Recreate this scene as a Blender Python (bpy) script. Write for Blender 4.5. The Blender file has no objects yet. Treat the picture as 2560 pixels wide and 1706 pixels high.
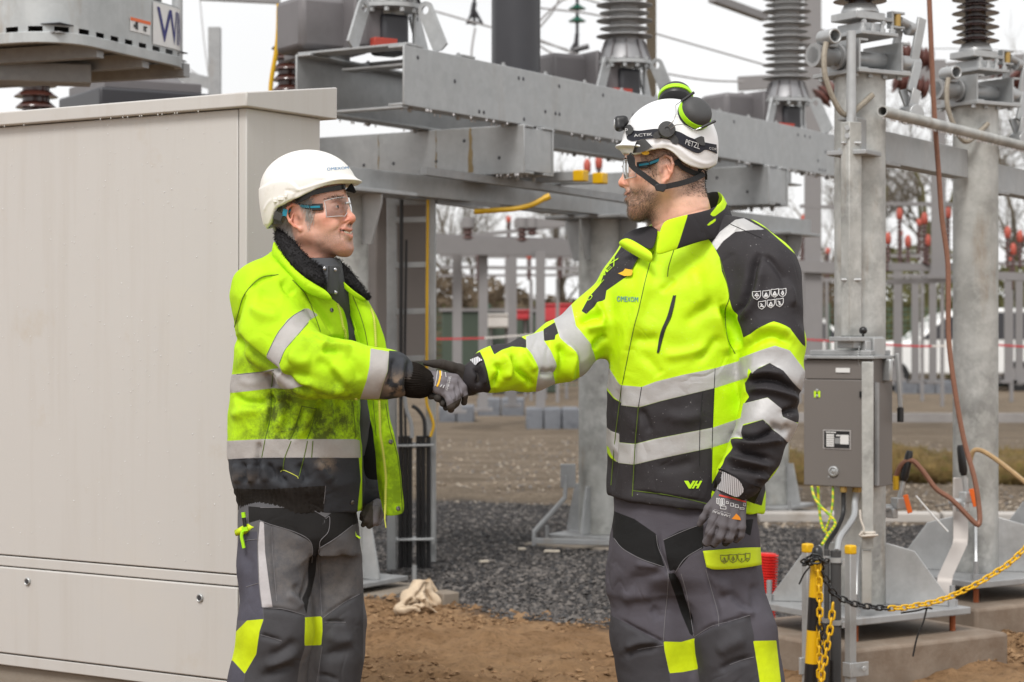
import bpy, math, random
import numpy as np
from mathutils import Vector, Matrix
from mathutils.bvhtree import BVHTree

SC = bpy.context.scene
COL = SC.collection
random.seed(7)
RNG = np.random.default_rng(11)

# ------------------------------------------------------------------ camera
F = 4978.0            # focal length in photograph pixels (70 mm on a 36 mm sensor)
CAMZ = 1.29
CX, HY = 1280.0, 829.0
cam_data = bpy.data.cameras.new('camera')
cam = bpy.data.objects.new('camera', cam_data)
COL.objects.link(cam)
cam.location = (0, 0, CAMZ)
cam.rotation_euler = (math.pi/2, 0, 0)
cam_data.sensor_width = 36.0
cam_data.lens = F/2560*36.0
cam_data.shift_y = -(853-HY)/2560
cam_data.clip_start = 0.1
cam_data.clip_end = 2000
cam_data.dof.use_dof = True
cam_data.dof.focus_distance = 4.85
cam_data.dof.aperture_fstop = 6.3
SC.camera = cam

# ------------------------------------------------------------------ sky and light: bright overcast
SUN_EL, SUN_AZ = math.radians(52), math.radians(200)
world = bpy.data.worlds.new('World'); SC.world = world
world.use_nodes = True
wn = world.node_tree; wn.nodes.clear()
w_out = wn.nodes.new('ShaderNodeOutputWorld')
w_bg = wn.nodes.new('ShaderNodeBackground')
w_sky = wn.nodes.new('ShaderNodeTexSky')
w_sky.sky_type = 'NISHITA'; w_sky.sun_disc = False
w_sky.sun_elevation = SUN_EL; w_sky.sun_rotation = SUN_AZ
w_sky.air_density = 1.0; w_sky.dust_density = 6.0; w_sky.ozone_density = 1.0
w_mix = wn.nodes.new('ShaderNodeMixRGB'); w_mix.inputs[0].default_value = 0.9
w_cl = wn.nodes.new('ShaderNodeTexNoise'); w_cl.inputs['Scale'].default_value = 2.6; w_cl.inputs['Detail'].default_value = 5      # the closed cloud layer
w_tc = wn.nodes.new('ShaderNodeTexCoord'); wn.links.new(w_tc.outputs['Generated'], w_cl.inputs['Vector'])
w_rm = wn.nodes.new('ShaderNodeMapRange'); w_rm.inputs[1].default_value = .3; w_rm.inputs[2].default_value = .7; w_rm.inputs[3].default_value = 8.9; w_rm.inputs[4].default_value = 10.6
wn.links.new(w_cl.outputs['Fac'], w_rm.inputs[0])
w_cc = wn.nodes.new('ShaderNodeCombineColor'); [wn.links.new(w_rm.outputs[0], w_cc.inputs[i]) for i in range(3)]; wn.links.new(w_cc.outputs[0], w_mix.inputs[2])
wn.links.new(w_sky.outputs[0], w_mix.inputs[1])
wn.links.new(w_mix.outputs[0], w_bg.inputs[0])
w_bg.inputs[1].default_value = 0.1
wn.links.new(w_bg.outputs[0], w_out.inputs[0])

sun_d = bpy.data.lights.new('sun', 'SUN'); sun = bpy.data.objects.new('sun', sun_d); COL.objects.link(sun)
sun_d.energy = 2.2; sun_d.angle = math.radians(20); sun_d.color = (1.0, 0.975, 0.94)
_sd = Vector((math.sin(SUN_AZ)*math.cos(SUN_EL), math.cos(SUN_AZ)*math.cos(SUN_EL), math.sin(SUN_EL)))
sun.rotation_euler = _sd.to_track_quat('Z', 'Y').to_euler()

SC.view_settings.view_transform = 'Standard'
SC.view_settings.look = 'None'
SC.view_settings.exposure = 0.18
SC.view_settings.gamma = 1.0
SC.view_settings.use_curve_mapping = False
SC.cycles.max_bounces = 6
SC.cycles.transparent_max_bounces = 12
SC.cycles.caustics_reflective = False
SC.cycles.caustics_refractive = False
# ------------------------------------------------------------------ measuring helpers
def P(px, py, Y):
    "the point of the place that lies at depth Y behind photograph pixel (px, py)"
    return Vector(((px-CX)/F*Y, Y, CAMZ-(py-HY)/F*Y))
def mpp(Y): return Y/F
def crop(x0, y0, s):
    return lambda *pts: [(x0+a*s, y0+b*s) for a, b in pts]
cA = crop(540, 340, .3189); cB = crop(540, 800, .3188); cC = crop(540, 1200, .3228)
cD = crop(1440, 200, .2934); cE = crop(1440, 480, .3316); cF = crop(1440, 900, .3316)
cG = crop(1480, 1300, .2589); cH = crop(860, 840, .2635); cHL = crop(640, 360, .1786)
cHR = crop(1530, 200, .1786); cHS = crop(1040, 880, .1084); cHD = crop(1740, 1160, .1531)
cW = crop(0, 0, 1.088)
U = Vector((0.5334, 0.8459, 0)); V = Vector((-0.8459, 0.5334, 0)); W = Vector((0, 0, 1))
SITE = Matrix((( 0.8459, 0.5334, 0), (-0.5334, 0.8459, 0), (0, 0, 1)))   # x: right and nearer, y: right and farther

# ------------------------------------------------------------------ things, parts, tags
def tag(o, label=None, cat=None, group=None, kind=None):
    if label: o['label'] = label
    if cat: o['category'] = cat
    if group: o['group'] = group
    if kind: o['kind'] = kind
    return o
def thing(name, label, cat, loc=(0, 0, 0), group=None):
    o = bpy.data.objects.new(name, None); COL.objects.link(o)
    o.location = loc; o.empty_display_size = .1
    return tag(o, label, cat, group)
def link(name, me, parent=None, mat=None):
    o = bpy.data.objects.new(name, me); COL.objects.link(o)
    if mat is not None and not me.materials:
        for m in (mat if isinstance(mat, (list, tuple)) else [mat]): me.materials.append(m)
    if parent is not None: adopt(o, parent)
    return o
def wloc(o):
    v = Vector((0, 0, 0))
    while o is not None:
        v = v+Vector(o.location); o = o.parent
    return v
def adopt(o, parent):
    "parents o while it stays where it is (no rotated parents are used)"
    o.parent = parent; o.location = Vector(o.location)-wloc(parent)
def copy_tree(o, parent=None, delta=None):
    c = o.copy(); COL.objects.link(c)
    if parent is not None: c.parent = parent
    elif delta is not None: c.location = Vector(o.location)+Vector(delta)
    for ch in list(o.children): copy_tree(ch, c)
    return c

class MB:
    "collects simple shapes and links them as one mesh object"
    def __init__(s): s.v = []; s.f = []; s.m = []
    def add(s, vs, fs, m=0):
        b = len(s.v); s.v += [tuple(v) for v in vs]
        s.f += [tuple(b+i for i in f) for f in fs]; s.m += [m]*len(fs)
    def hexa(s, p, m=0):
        s.add(p, [(0, 3, 2, 1), (4, 5, 6, 7), (0, 1, 5, 4), (1, 2, 6, 5), (2, 3, 7, 6), (3, 0, 4, 7)], m)
    def edges(s, o, a, b, c, m=0):
        o, a, b, c = map(Vector, (o, a, b, c))
        if a.cross(b).dot(c) < 0: a, b = b, a
        s.hexa([o, o+a, o+a+b, o+b, o+c, o+a+c, o+a+b+c, o+b+c], m)
    def box(s, c, d, R=None, m=0):
        c = Vector(c); R = R or Matrix.Identity(3)
        p = [c+R@Vector((x*d[0]/2, y*d[1]/2, z*d[2]/2)) for z in (-1, 1) for x, y in ((-1, -1), (1, -1), (1, 1), (-1, 1))]
        s.hexa(p, m)
    def bar(s, a, b, w, h, up=(0, 0, 1), m=0):
        a, b = Vector(a), Vector(b); d = (b-a); n = d.normalized(); up = Vector(up)
        sd = n.cross(up)
        if sd.length < 1e-4: sd = n.cross(Vector((1, 0, 0)))
        sd.normalize(); up = sd.cross(n)
        s.edges(a-sd*w/2-up*h/2, d, sd*w, up*h, m)
    def prism(s, poly, vec, m=0):
        poly = [Vector(p) for p in poly]; vec = Vector(vec); n = len(poly)
        nrm = Vector((0, 0, 0))
        for i in range(n): nrm += poly[i].cross(poly[(i+1) % n])
        if nrm.dot(vec) < 0: poly = poly[::-1]
        s.add(poly+[p+vec for p in poly], [tuple(range(n-1, -1, -1)), tuple(range(n, 2*n))]+[(i, (i+1) % n, n+(i+1) % n, n+i) for i in range(n)], m)
    def tube(s, pts, r, n=8, closed=False, m=0, caps=True):
        pts = [Vector(p) for p in pts]; k = len(pts)
        rr = list(r) if isinstance(r, (list, tuple, np.ndarray)) else [r]*k
        tan = []
        for i in range(k):
            a = pts[(i-1) % k] if closed or i > 0 else pts[i]
            b = pts[(i+1) % k] if closed or i < k-1 else pts[i]
            t = b-a; tan.append(t.normalized() if t.length > 1e-9 else Vector((0, 0, 1)))
        ref = Vector((0, 0, 1)) if abs(tan[0].z) < .9 else Vector((1, 0, 0))
        nx = tan[0].cross(ref).normalized(); vs = []
        for i in range(k):
            nx = nx-tan[i]*nx.dot(tan[i])
            if nx.length < 1e-6: nx = tan[i].orthogonal()
            nx.normalize(); ny = tan[i].cross(nx)
            for j in range(n):
                a = 2*math.pi*j/n
                vs.append(pts[i]+(nx*math.cos(a)+ny*math.sin(a))*rr[i])
        fs = []
        for i in range(k if closed else k-1):
            i2 = (i+1) % k
            for j in range(n):
                j2 = (j+1) % n
                fs.append((i*n+j, i*n+j2, i2*n+j2, i2*n+j))
        if caps and not closed:
            fs.append(tuple(range(n-1, -1, -1))); fs.append(tuple((k-1)*n+j for j in range(n)))
        s.add(vs, fs, m)
    def lathe(s, prof, base, axis=(0, 0, 1), n=24, m=0, caps=True):
        base = Vector(base); ax = Vector(axis).normalized()
        x = ax.orthogonal().normalized(); y = ax.cross(x); vs = []
        for r, z in prof:
            for j in range(n):
                a = 2*math.pi*j/n
                vs.append(base+ax*z+(x*math.cos(a)+y*math.sin(a))*max(r, 1e-4))
        fs = []
        for i in range(len(prof)-1):
            for j in range(n):
                j2 = (j+1) % n
                fs.append((i*n+j, i*n+j2, (i+1)*n+j2, (i+1)*n+j))
        if caps: fs.append(tuple(range(n-1, -1, -1))); fs.append(tuple((len(prof)-1)*n+j for j in range(n)))
        s.add(vs, fs, m)
    def cyl(s, a, b, r, n=16, m=0): s.tube([a, b], r, n, m=m)
    def obj(s, name, mat, parent=None, smooth=40, bevel=0, loc=None):
        org = Vector(loc) if loc is not None else Vector((0, 0, 0))
        me = bpy.data.meshes.new(name)
        me.from_pydata([tuple(Vector(v)-org) for v in s.v] if loc is not None else s.v, [], s.f)
        mats = mat if isinstance(mat, (list, tuple)) else [mat]
        for q in mats: me.materials.append(q)
        if len(mats) > 1: me.polygons.foreach_set('material_index', s.m)
        if smooth:
            me.shade_smooth(); me.set_sharp_from_angle(angle=math.radians(smooth))
        o = bpy.data.objects.new(name, me); COL.objects.link(o); o.location = org
        if bevel:
            b = o.modifiers.new('bevel', 'BEVEL'); b.width = bevel; b.segments = 2; b.limit_method = 'ANGLE'
            b.angle_limit = math.radians(45); b.harden_normals = False
        if parent is not None: adopt(o, parent)
        return o

def catmull(pts, n=6, closed=False):
    pts = [Vector(p) for p in pts]; k = len(pts); out = []
    rng = range(k) if closed else range(k-1)
    for i in rng:
        p0 = pts[(i-1) % k] if closed or i > 0 else pts[i]*2-pts[i+1]
        p1 = pts[i]; p2 = pts[(i+1) % k]
        p3 = pts[(i+2) % k] if closed or i+2 < k else p2*2-p1
        for j in range(n):
            t = j/n
            out.append(.5*((2*p1)+(p2-p0)*t+(2*p0-5*p1+4*p2-p3)*t*t+(3*p1-p0-3*p2+p3)*t**3))
    if not closed: out.append(pts[-1])
    return out
def smooth2(pts, n=5, closed=False):
    return [(q.x, q.y) for q in catmull([Vector((a, b, 0)) for a, b in pts], n, closed)]

# ------------------------------------------------------------------ materials
def _nt(name):
    m = bpy.data.materials.new(name); m.use_nodes = True
    nt = m.node_tree; nt.nodes.clear()
    out = nt.nodes.new('ShaderNodeOutputMaterial'); bs = nt.nodes.new('ShaderNodeBsdfPrincipled')
    nt.links.new(bs.outputs[0], out.inputs[0])
    return m, nt, bs, out
def nnode(nt, t, **kw):
    n = nt.nodes.new(t)
    for k, v in kw.items():
        if k in n.inputs: n.inputs[k].default_value = v
        else: setattr(n, k, v)
    return n
def rgba(c): return (c[0], c[1], c[2], 1)
def srgb(r, g, b):
    f = lambda u: (u/255/12.92) if u/255 <= .04045 else ((u/255+.055)/1.055)**2.4
    return (f(r), f(g), f(b))
def coords(nt, kind='Object'):
    return nnode(nt, 'ShaderNodeTexCoord').outputs[kind]
def mixc(nt, fac, a, b, mode='MIX'):
    n = nnode(nt, 'ShaderNodeMixRGB', blend_type=mode)
    for i, q in ((0, fac), (1, a), (2, b)):
        if isinstance(q, (int, float)): n.inputs[i].default_value = q
        elif isinstance(q, tuple): n.inputs[i].default_value = rgba(q)
        else: nt.links.new(q, n.inputs[i])
    return n.outputs[0]
def noise(nt, scale, detail=4, rough=.55, vec=None, stretch=None, ck='Object'):
    n = nnode(nt, 'ShaderNodeTexNoise'); n.inputs['Scale'].default_value = scale
    n.inputs['Detail'].default_value = detail; n.inputs['Roughness'].default_value = rough
    v = vec or coords(nt, ck)
    if stretch:
        mp = nnode(nt, 'ShaderNodeMapping'); mp.inputs['Scale'].default_value = stretch
        nt.links.new(v, mp.inputs[0]); v = mp.outputs[0]
    nt.links.new(v, n.inputs['Vector'])
    return n.outputs['Fac']
def ramp(nt, fac, stops):
    n = nnode(nt, 'ShaderNodeMapRange'); n.inputs[1].default_value = stops[0]; n.inputs[2].default_value = stops[1]
    n.inputs[3].default_value = stops[2] if len(stops) > 2 else 0; n.inputs[4].default_value = stops[3] if len(stops) > 2 else 1
    nt.links.new(fac, n.inputs[0]); return n.outputs[0]
def bump(nt, bs, h, strength=.3, dist=.01):
    b = nnode(nt, 'ShaderNodeBump'); b.inputs['Strength'].default_value = strength; b.inputs['Distance'].default_value = dist
    nt.links.new(h, b.inputs['Height']); nt.links.new(b.outputs[0], bs.inputs['Normal']); return b
def paint(name, col, rough=.45, metal=0, var=.12, scale=6, bmp=0, bscale=80, spec=.5, dirt=None, dscale=3, drange=(.52, .75)):
    m, nt, bs, _ = _nt(name)
    c2 = tuple(q*(1-var) for q in col); c1 = tuple(min(1, q*(1+var*.6)) for q in col)
    c = mixc(nt, noise(nt, scale), c2, c1)
    if dirt is not None:
        c = mixc(nt, ramp(nt, noise(nt, dscale, 7, .65), drange+(0, .85)), c, dirt)
    nt.links.new(c, bs.inputs['Base Color'])
    bs.inputs['Roughness'].default_value = rough; bs.inputs['Metallic'].default_value = metal
    bs.inputs['Specular IOR Level'].default_value = spec
    if bmp: bump(nt, bs, noise(nt, bscale, 5), bmp, .004)
    return m
def galv(name, col=(.42, .43, .435), metal=.35, rough=.48, stain=0.0, scl=1.0, mot=.45):
    "hot-dip galvanised steel: spangle patches, streaks and a little rust"
    m, nt, bs, _ = _nt(name)
    v = nnode(nt, 'ShaderNodeTexVoronoi'); v.inputs['Scale'].default_value = 26*scl
    nt.links.new(coords(nt), v.inputs['Vector'])
    sp = nnode(nt, 'ShaderNodeSeparateColor'); nt.links.new(v.outputs['Color'], sp.inputs[0])
    k = noise(nt, 5*scl, 6, .6)
    a = mixc(nt, ramp(nt, k, (.34, .66)), tuple(q*(1-.38*mot) for q in col), tuple(q*(1+.22*mot) for q in col))
    a = mixc(nt, ramp(nt, noise(nt, 17*scl, 7, .7), (.46, .66, 0, .55*mot)), a, tuple(q*1.5 for q in col))
    a = mixc(nt, ramp(nt, noise(nt, 2.1*scl, 4, .6), (.40, .66, 0, .38*mot)), a, (col[0]*.72, col[1]*.69, col[2]*.62))
    a = mixc(nt, ramp(nt, sp.outputs[0], (0, 1, 0, .22)), a, tuple(q*1.3 for q in col))
    st = noise(nt, 3, 5, .6, stretch=(5, 5, .5))
    a = mixc(nt, ramp(nt, st, (.5, .8, 0, .35)), a, (.3, .31, .32))
    if stain:
        a = mixc(nt, ramp(nt, noise(nt, 2.2, 6, .7, stretch=(3, 3, .7)), (.58, .78, 0, stain)), a, (.26, .16, .07))
    nt.links.new(a, bs.inputs['Base Color'])
    bs.inputs['Metallic'].default_value = metal
    r = ramp(nt, k, (.2, .8, rough-.1, rough+.14)); nt.links.new(r, bs.inputs['Roughness'])
    bump(nt, bs, noise(nt, 60, 3), .06, .003)
    return m

# ------------------------------------------------------------------ solid sculpting on a grid (garments, bodies, hands)
class Solid:
    def __init__(s, lo, hi, h):
        s.h = h; s.lo = np.array(lo, float)
        s.n = np.ceil((np.array(hi)-s.lo)/h).astype(int)+1
        s.ax = [(s.lo[i]+h*np.arange(s.n[i])).astype(np.float32) for i in range(3)]
        s.d = np.full(tuple(s.n), 1.0, np.float32)
    def _blk(s, lo, hi):
        a = np.clip(np.floor((np.array(lo)-s.lo)/s.h).astype(int), 0, s.n); b = np.clip(np.ceil((np.array(hi)-s.lo)/s.h).astype(int)+1, 0, s.n)
        return tuple(slice(a[i], b[i]) for i in range(3))
    def _xyz(s, sl):
        return s.ax[0][sl[0]][:, None, None], s.ax[1][sl[1]][None, :, None], s.ax[2][sl[2]][None, None, :]
    def put(s, fn, lo, hi, k=.01, op='u'):
        sl = s._blk(lo, hi)
        if any(q.stop <= q.start for q in sl): return
        e = fn(*s._xyz(sl)); d = s.d[sl]
        if op == 'u':
            if k > 0:
                hh = np.clip(.5+.5*(d-e)/k, 0, 1); s.d[sl] = d*(1-hh)+e*hh-k*hh*(1-hh)
            else: s.d[sl] = np.minimum(d, e)
        else:
            e = -e
            if k > 0:
                hh = np.clip(.5-.5*(d-e)/k, 0, 1); s.d[sl] = d*(1-hh)+e*hh+k*hh*(1-hh)
            else: s.d[sl] = np.maximum(d, e)
    def cone(s, a, b, ra, rb, k=.01, op='u'):
        a, b = np.array(a, float), np.array(b, float); R = max(ra, rb)+2*k+3*s.h
        ab = b-a; L2 = max(float(ab@ab), 1e-12)
        def fn(x, y, z):
            t = np.clip(((x-a[0])*ab[0]+(y-a[1])*ab[1]+(z-a[2])*ab[2])/L2, 0, 1)
            return np.sqrt((x-a[0]-t*ab[0])**2+(y-a[1]-t*ab[1])**2+(z-a[2]-t*ab[2])**2)-(ra+(rb-ra)*t)
        s.put(fn, np.minimum(a, b)-R, np.maximum(a, b)+R, k, op)
    def chain(s, pts, rs, k=.01):
        for i in range(len(pts)-1): s.cone(pts[i], pts[i+1], rs[i], rs[i+1], k)
    def ell(s, c, r, k=.01, op='u', R=None):
        c = np.array(c, float); r = np.array(r, float); M = np.array(R, float) if R is not None else np.eye(3)
        ext = np.sqrt(((M*r[None, :])**2).sum(1))+2*k+3*s.h
        def fn(x, y, z):
            q = [((x-c[0])*M[0, i]+(y-c[1])*M[1, i]+(z-c[2])*M[2, i]) for i in range(3)]
            k0 = np.sqrt(sum((q[i]/r[i])**2 for i in range(3)))
            k1 = np.sqrt(sum((q[i]/r[i]**2)**2 for i in range(3)))+1e-9
            return k0*(k0-1)/k1
        s.put(fn, c-ext, c+ext, k, op)
    def loft(s, secs, k=.01, p=2.0, op='u', cap=.0):
        "secs: (z, xl, xr, yc, ry[, tilt]) stacked ellipses, z rising"
        secs = sorted(secs); z = np.array([q[0] for q in secs])
        xl, xr, yc, ry = (np.array([q[i] for q in secs]) for i in (1, 2, 3, 4))
        M = 2*k+4*s.h
        lo = (xl.min()-M, (yc-ry).min()-M, z[0]-M); hi = (xr.max()+M, (yc+ry).max()+M, z[-1]+M)
        zz = np.linspace(z[0], z[-1], 200)
        def sm(v):
            w = np.interp(zz, z, v); ker = np.hanning(15); ker /= ker.sum()
            return np.convolve(np.pad(w, 7, mode='edge'), ker, 'valid')
        L, Rr, C, Q = sm(xl), sm(xr), sm(yc), sm(ry)
        def fn(x, y, zv):
            f = zv.ravel(); a = np.interp(f, zz, L)[None, None, :]; b = np.interp(f, zz, Rr)[None, None, :]
            c = np.interp(f, zz, C)[None, None, :]; q = np.interp(f, zz, Q)[None, None, :]
            xc = (a+b)/2; rx = np.maximum((b-a)/2, .005)
            e = (np.abs((x-xc)/rx)**p+np.abs((y-c)/q)**p)**(1/p)-1
            d = e*np.minimum(rx, q)
            return np.maximum(d, np.maximum(z[0]-zv, zv-z[-1])-cap)
        s.put(fn, lo, hi, k, op)
    def sheet(s, grid, th, k=.004):
        "a thick sheet through a list of rows of points (rows x cols)"
        for i in range(len(grid)):
            for j in range(len(grid[i])-1): s.cone(grid[i][j], grid[i][j+1], th, th, k)
    def mesh(s):
        d = s.d; sg = d < 0
        c = [sg[i:sg.shape[0]-1+i, j:sg.shape[1]-1+j, k:sg.shape[2]-1+k] for i in (0, 1) for j in (0, 1) for k in (0, 1)]
        tot = sum(q.astype(np.int8) for q in c)
        cells = np.argwhere((tot > 0) & (tot < 8))
        idx = -np.ones(tot.shape, np.int32); idx[tuple(cells.T)] = np.arange(len(cells))
        acc = np.zeros((len(cells), 3)); cnt = np.zeros(len(cells))
        cor = [np.array((i, j, k)) for i in (0, 1) for j in (0, 1) for k in (0, 1)]
        val = [d[tuple((cells+q).T)] for q in cor]
        for a in range(8):
            for b in range(a+1, 8):
                if np.abs(cor[a]-cor[b]).sum() != 1: continue
                va, vb = val[a], val[b]; m = (va < 0) != (vb < 0)
                t = np.where(m, va/np.where(m, va-vb, 1), 0)
                acc[m] += (cor[a]+(cor[b]-cor[a])*t[:, None])[m]; cnt[m] += 1
        v = (cells+acc/cnt[:, None])*s.h+s.lo
        quads = []
        for ax in range(3):
            o1, o2 = [(1, 2), (2, 0), (0, 1)][ax]
            s0 = [slice(1, -1)]*3; s0[ax] = slice(0, -1); s1 = [slice(1, -1)]*3; s1[ax] = slice(1, None)
            A = sg[tuple(s0)]; B = sg[tuple(s1)]
            e = np.argwhere(A != B); inside = A[tuple(e.T)]
            base = e.copy(); base += 1; base[:, ax] -= 1
            def at(d1, d2):
                q = base.copy(); q[:, o1] += d1; q[:, o2] += d2; return idx[tuple(q.T)]
            q = np.stack([at(-1, -1), at(0, -1), at(0, 0), at(-1, 0)], 1)
            q[~inside] = q[~inside][:, ::-1]; quads.append(q)
        q = np.concatenate(quads); q = q[(q >= 0).all(1)]
        return v, q

class Skin:
    "vertex work on a sculpted surface: normals, projected photograph position, relief, zones"
    def __init__(s, v, q, relax=2):
        s.v = v; s.q = q
        for _ in range(relax): s.relax(.5)
    def _nb(s):
        if not hasattr(s, 'ed'):
            e = np.concatenate([s.q[:, [0, 1]], s.q[:, [1, 2]], s.q[:, [2, 3]], s.q[:, [3, 0]]]); s.ed = e
        return s.ed
    def relax(s, f=.5):
        e = s._nb(); n = len(s.v); acc = np.zeros((n, 3)); c = np.bincount(e[:, 0], minlength=n)+np.bincount(e[:, 1], minlength=n)
        for i in range(3):
            acc[:, i] = np.bincount(e[:, 0], s.v[e[:, 1], i], n)+np.bincount(e[:, 1], s.v[e[:, 0], i], n)
        s.v = s.v*(1-f)+f*acc/np.maximum(c, 1)[:, None]
    def blur(s, a, it=3):
        e = s._nb(); n = len(s.v); c = np.bincount(e[:, 0], minlength=n)+np.bincount(e[:, 1], minlength=n)
        for _ in range(it): a = .5*a+.5*(np.bincount(e[:, 0], a[e[:, 1]], n)+np.bincount(e[:, 1], a[e[:, 0]], n))/np.maximum(c, 1)
        return a
    def normals(s):
        p = s.v[s.q]; fn = np.cross(p[:, 2]-p[:, 0], p[:, 3]-p[:, 1]); n = np.zeros_like(s.v)
        for k in range(4):
            for i in range(3): n[:, i] += np.bincount(s.q[:, k], fn[:, i], len(s.v))
        return n/np.maximum(np.linalg.norm(n, axis=1), 1e-12)[:, None]
    def px(s):
        Y = s.v[:, 1]; return CX+s.v[:, 0]/Y*F, HY-(s.v[:, 2]-CAMZ)/Y*F
    def push(s, disp): s.v = s.v+s.normals()*disp[:, None]
    def mesh(s, name, attrs=None):
        me = bpy.data.meshes.new(name); n = len(s.v); m = len(s.q)
        me.vertices.add(n); me.vertices.foreach_set('co', s.v.astype(np.float32).ravel())
        me.loops.add(4*m); me.loops.foreach_set('vertex_index', s.q.astype(np.int32).ravel())
        me.polygons.add(m); me.polygons.foreach_set('loop_start', np.arange(0, 4*m, 4, dtype=np.int32))
        me.update(calc_edges=True); me.validate()
        me.shade_smooth()
        for k, a in (attrs or {}).items():
            at = me.attributes.new(k, 'FLOAT', 'POINT'); at.data.foreach_set('value', np.asarray(a, np.float32))
        return me

def seg_dist(px, py, pts):
    "distance to an open polyline and the running share along it"
    best = np.full(px.shape, 1e9); par = np.zeros(px.shape); L = len(pts)-1
    for i in range(L):
        (ax, ay), (bx, by) = pts[i], pts[i+1]; dx, dy = bx-ax, by-ay
        t = np.clip(((px-ax)*dx+(py-ay)*dy)/max(dx*dx+dy*dy, 1e-9), 0, 1)
        q = np.hypot(px-ax-t*dx, py-ay-t*dy); m = q < best
        best = np.where(m, q, best); par = np.where(m, (i+t)/L, par)
    return best, par
def poly_sd(px, py, pts):
    "positive inside"
    n = len(pts); d = np.full(px.shape, 1e9); ins = np.zeros(px.shape, bool)
    for i in range(n):
        (ax, ay), (bx, by) = pts[i], pts[(i+1) % n]; dx, dy = bx-ax, by-ay
        t = np.clip(((px-ax)*dx+(py-ay)*dy)/max(dx*dx+dy*dy, 1e-9), 0, 1)
        d = np.minimum(d, np.hypot(px-ax-t*dx, py-ay-t*dy))
        c = (ay > py) != (by > py)
        with np.errstate(divide='ignore', invalid='ignore'):
            xi = (bx-ax)*(py-ay)/np.where(by == ay, 1e-9, by-ay)+ax
        ins ^= c & (px < xi)
    return np.where(ins, d, -d)
def folds(px, py, lst):
    "lst: (points, width px, depth px): raised (+) or sunk (-) creases, fading out at their ends"
    tot = np.zeros(px.shape)
    for pts, w, a in lst:
        pts = smooth2(pts, 4) if len(pts) > 2 else pts
        d, t = seg_dist(px, py, pts)
        tot += a*np.exp(-(d/w)**2)*np.clip(np.sin(np.pi*np.clip(t, 0, 1))*1.6, 0.15, 1)
    return tot
def wave_noise(v, scale, seed, octaves=3):
    "cheap smooth 3-D noise for cloth relief"
    r = np.random.default_rng(seed); tot = np.zeros(len(v)); amp = 1.0; norm = 0
    for o in range(octaves):
        for _ in range(5):
            k = r.normal(size=3); k = k/np.linalg.norm(k)*scale*(2**o)*r.uniform(.7, 1.3)
            k2 = r.normal(size=3)*scale*.35
            tot += amp*np.sin(v@k+r.uniform(0, 6.28)+1.3*np.sin(v@k2+r.uniform(0, 6.28)))
        norm += amp*2.2; amp *= .5
    return tot/norm
def ridged(v, scale, seed):
    return 1-np.abs(wave_noise(v, scale, seed, 2))*2.4
class Caster:
    "finds the point of a surface that shows at a photograph pixel, to lay prints, seams and zips on it"
    def __init__(s, *objs):
        vs, fs = [], []
        for o in objs:
            me = o.data; n = len(me.vertices); co = np.empty(n*3, np.float32); me.vertices.foreach_get('co', co)
            b = len(vs); off = np.array(wloc(o)); vs += [tuple(c) for c in (co.reshape(-1, 3)+off)]
            fs += [tuple(b+i for i in p.vertices) for p in me.polygons]
        s.t = BVHTree.FromPolygons(vs, fs)
    def at(s, px, py, lift=.0015):
        o = Vector((0, 0, CAMZ)); d = (P(px, py, 1)-o).normalized()
        h, n, i, q = s.t.ray_cast(o, d)
        if h is None: return None, None
        if n.dot(d) > 0: n = -n
        return h+n*lift, n
    def line(s, pts, lift=.001, n=5, sm=True):
        out = []
        q = smooth2(pts, n) if sm and len(pts) > 2 else [(pts[i][0]+(pts[i+1][0]-pts[i][0])*t/12, pts[i][1]+(pts[i+1][1]-pts[i][1])*t/12) for i in range(len(pts)-1) for t in range(12)]+[pts[-1]]
        for a, b in q:
            h, _ = s.at(a, b, lift)
            if h is not None and (not out or (h-out[-1]).length < .12): out.append(h)
        return out
def text_outline(txt, size=1.0):
    "vertices and faces of flat lettering, x to the right, y up, left bottom at the origin"
    cu = bpy.data.curves.new('lettering', 'FONT'); cu.body = txt; cu.size = size; cu.resolution_u = 2
    o = bpy.data.objects.new('lettering', cu); COL.objects.link(o)
    dg = bpy.context.evaluated_depsgraph_get(); me = bpy.data.meshes.new_from_object(o.evaluated_get(dg))
    vs = [v.co.copy() for v in me.vertices]; fs = [tuple(p.vertices) for p in me.polygons]
    bpy.data.objects.remove(o); bpy.data.curves.remove(cu); bpy.data.meshes.remove(me)
    return vs, fs
def print_on(caster, mb, shapes, fit, m=0, lift=.0018):
    "lays flat shapes (vertices, faces in a unit frame) on a surface; fit maps (x, y) to photograph pixels"
    vs, fs = shapes; out = []; ok = []
    for v in vs:
        h, _ = caster.at(*fit(v[0], v[1]), lift); ok.append(h is not None); out.append(h or Vector((0, 0, 0)))
    mb.add(out, [f for f in fs if all(ok[i] for i in f)], m)
def quad_fit(p00, p10, p01, p11, w=1.0, h=1.0):
    def fit(x, y):
        u, v = x/w, y/h
        return tuple(p00[i]*(1-u)*(1-v)+p10[i]*u*(1-v)+p01[i]*(1-u)*v+p11[i]*u*v for i in (0, 1))
    return fit
def text_quad(caster, mb, txt, p00, p10, p01, p11, m=0, lift=.0018):
    vs, fs = text_outline(txt)
    if not vs: return
    x0 = min(v[0] for v in vs); x1 = max(v[0] for v in vs); y0 = min(v[1] for v in vs); y1 = max(v[1] for v in vs)
    vs = [((v[0]-x0)/(x1-x0), (v[1]-y0)/max(y1-y0, 1e-6)) for v in vs]
    print_on(caster, mb, (vs, fs), quad_fit(p00, p10, p01, p11), m, lift)
# ------------------------------------------------------------------ clothing helpers
YP = 4.9                                  # the two men stand about here
S = YP/F                                  # one photograph pixel at that distance
LIME = (.56, .86, .004); YEL = (.60, .74, .004); BLACK = (.030, .027, .030); SILV = (.47, .465, .465)

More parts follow.
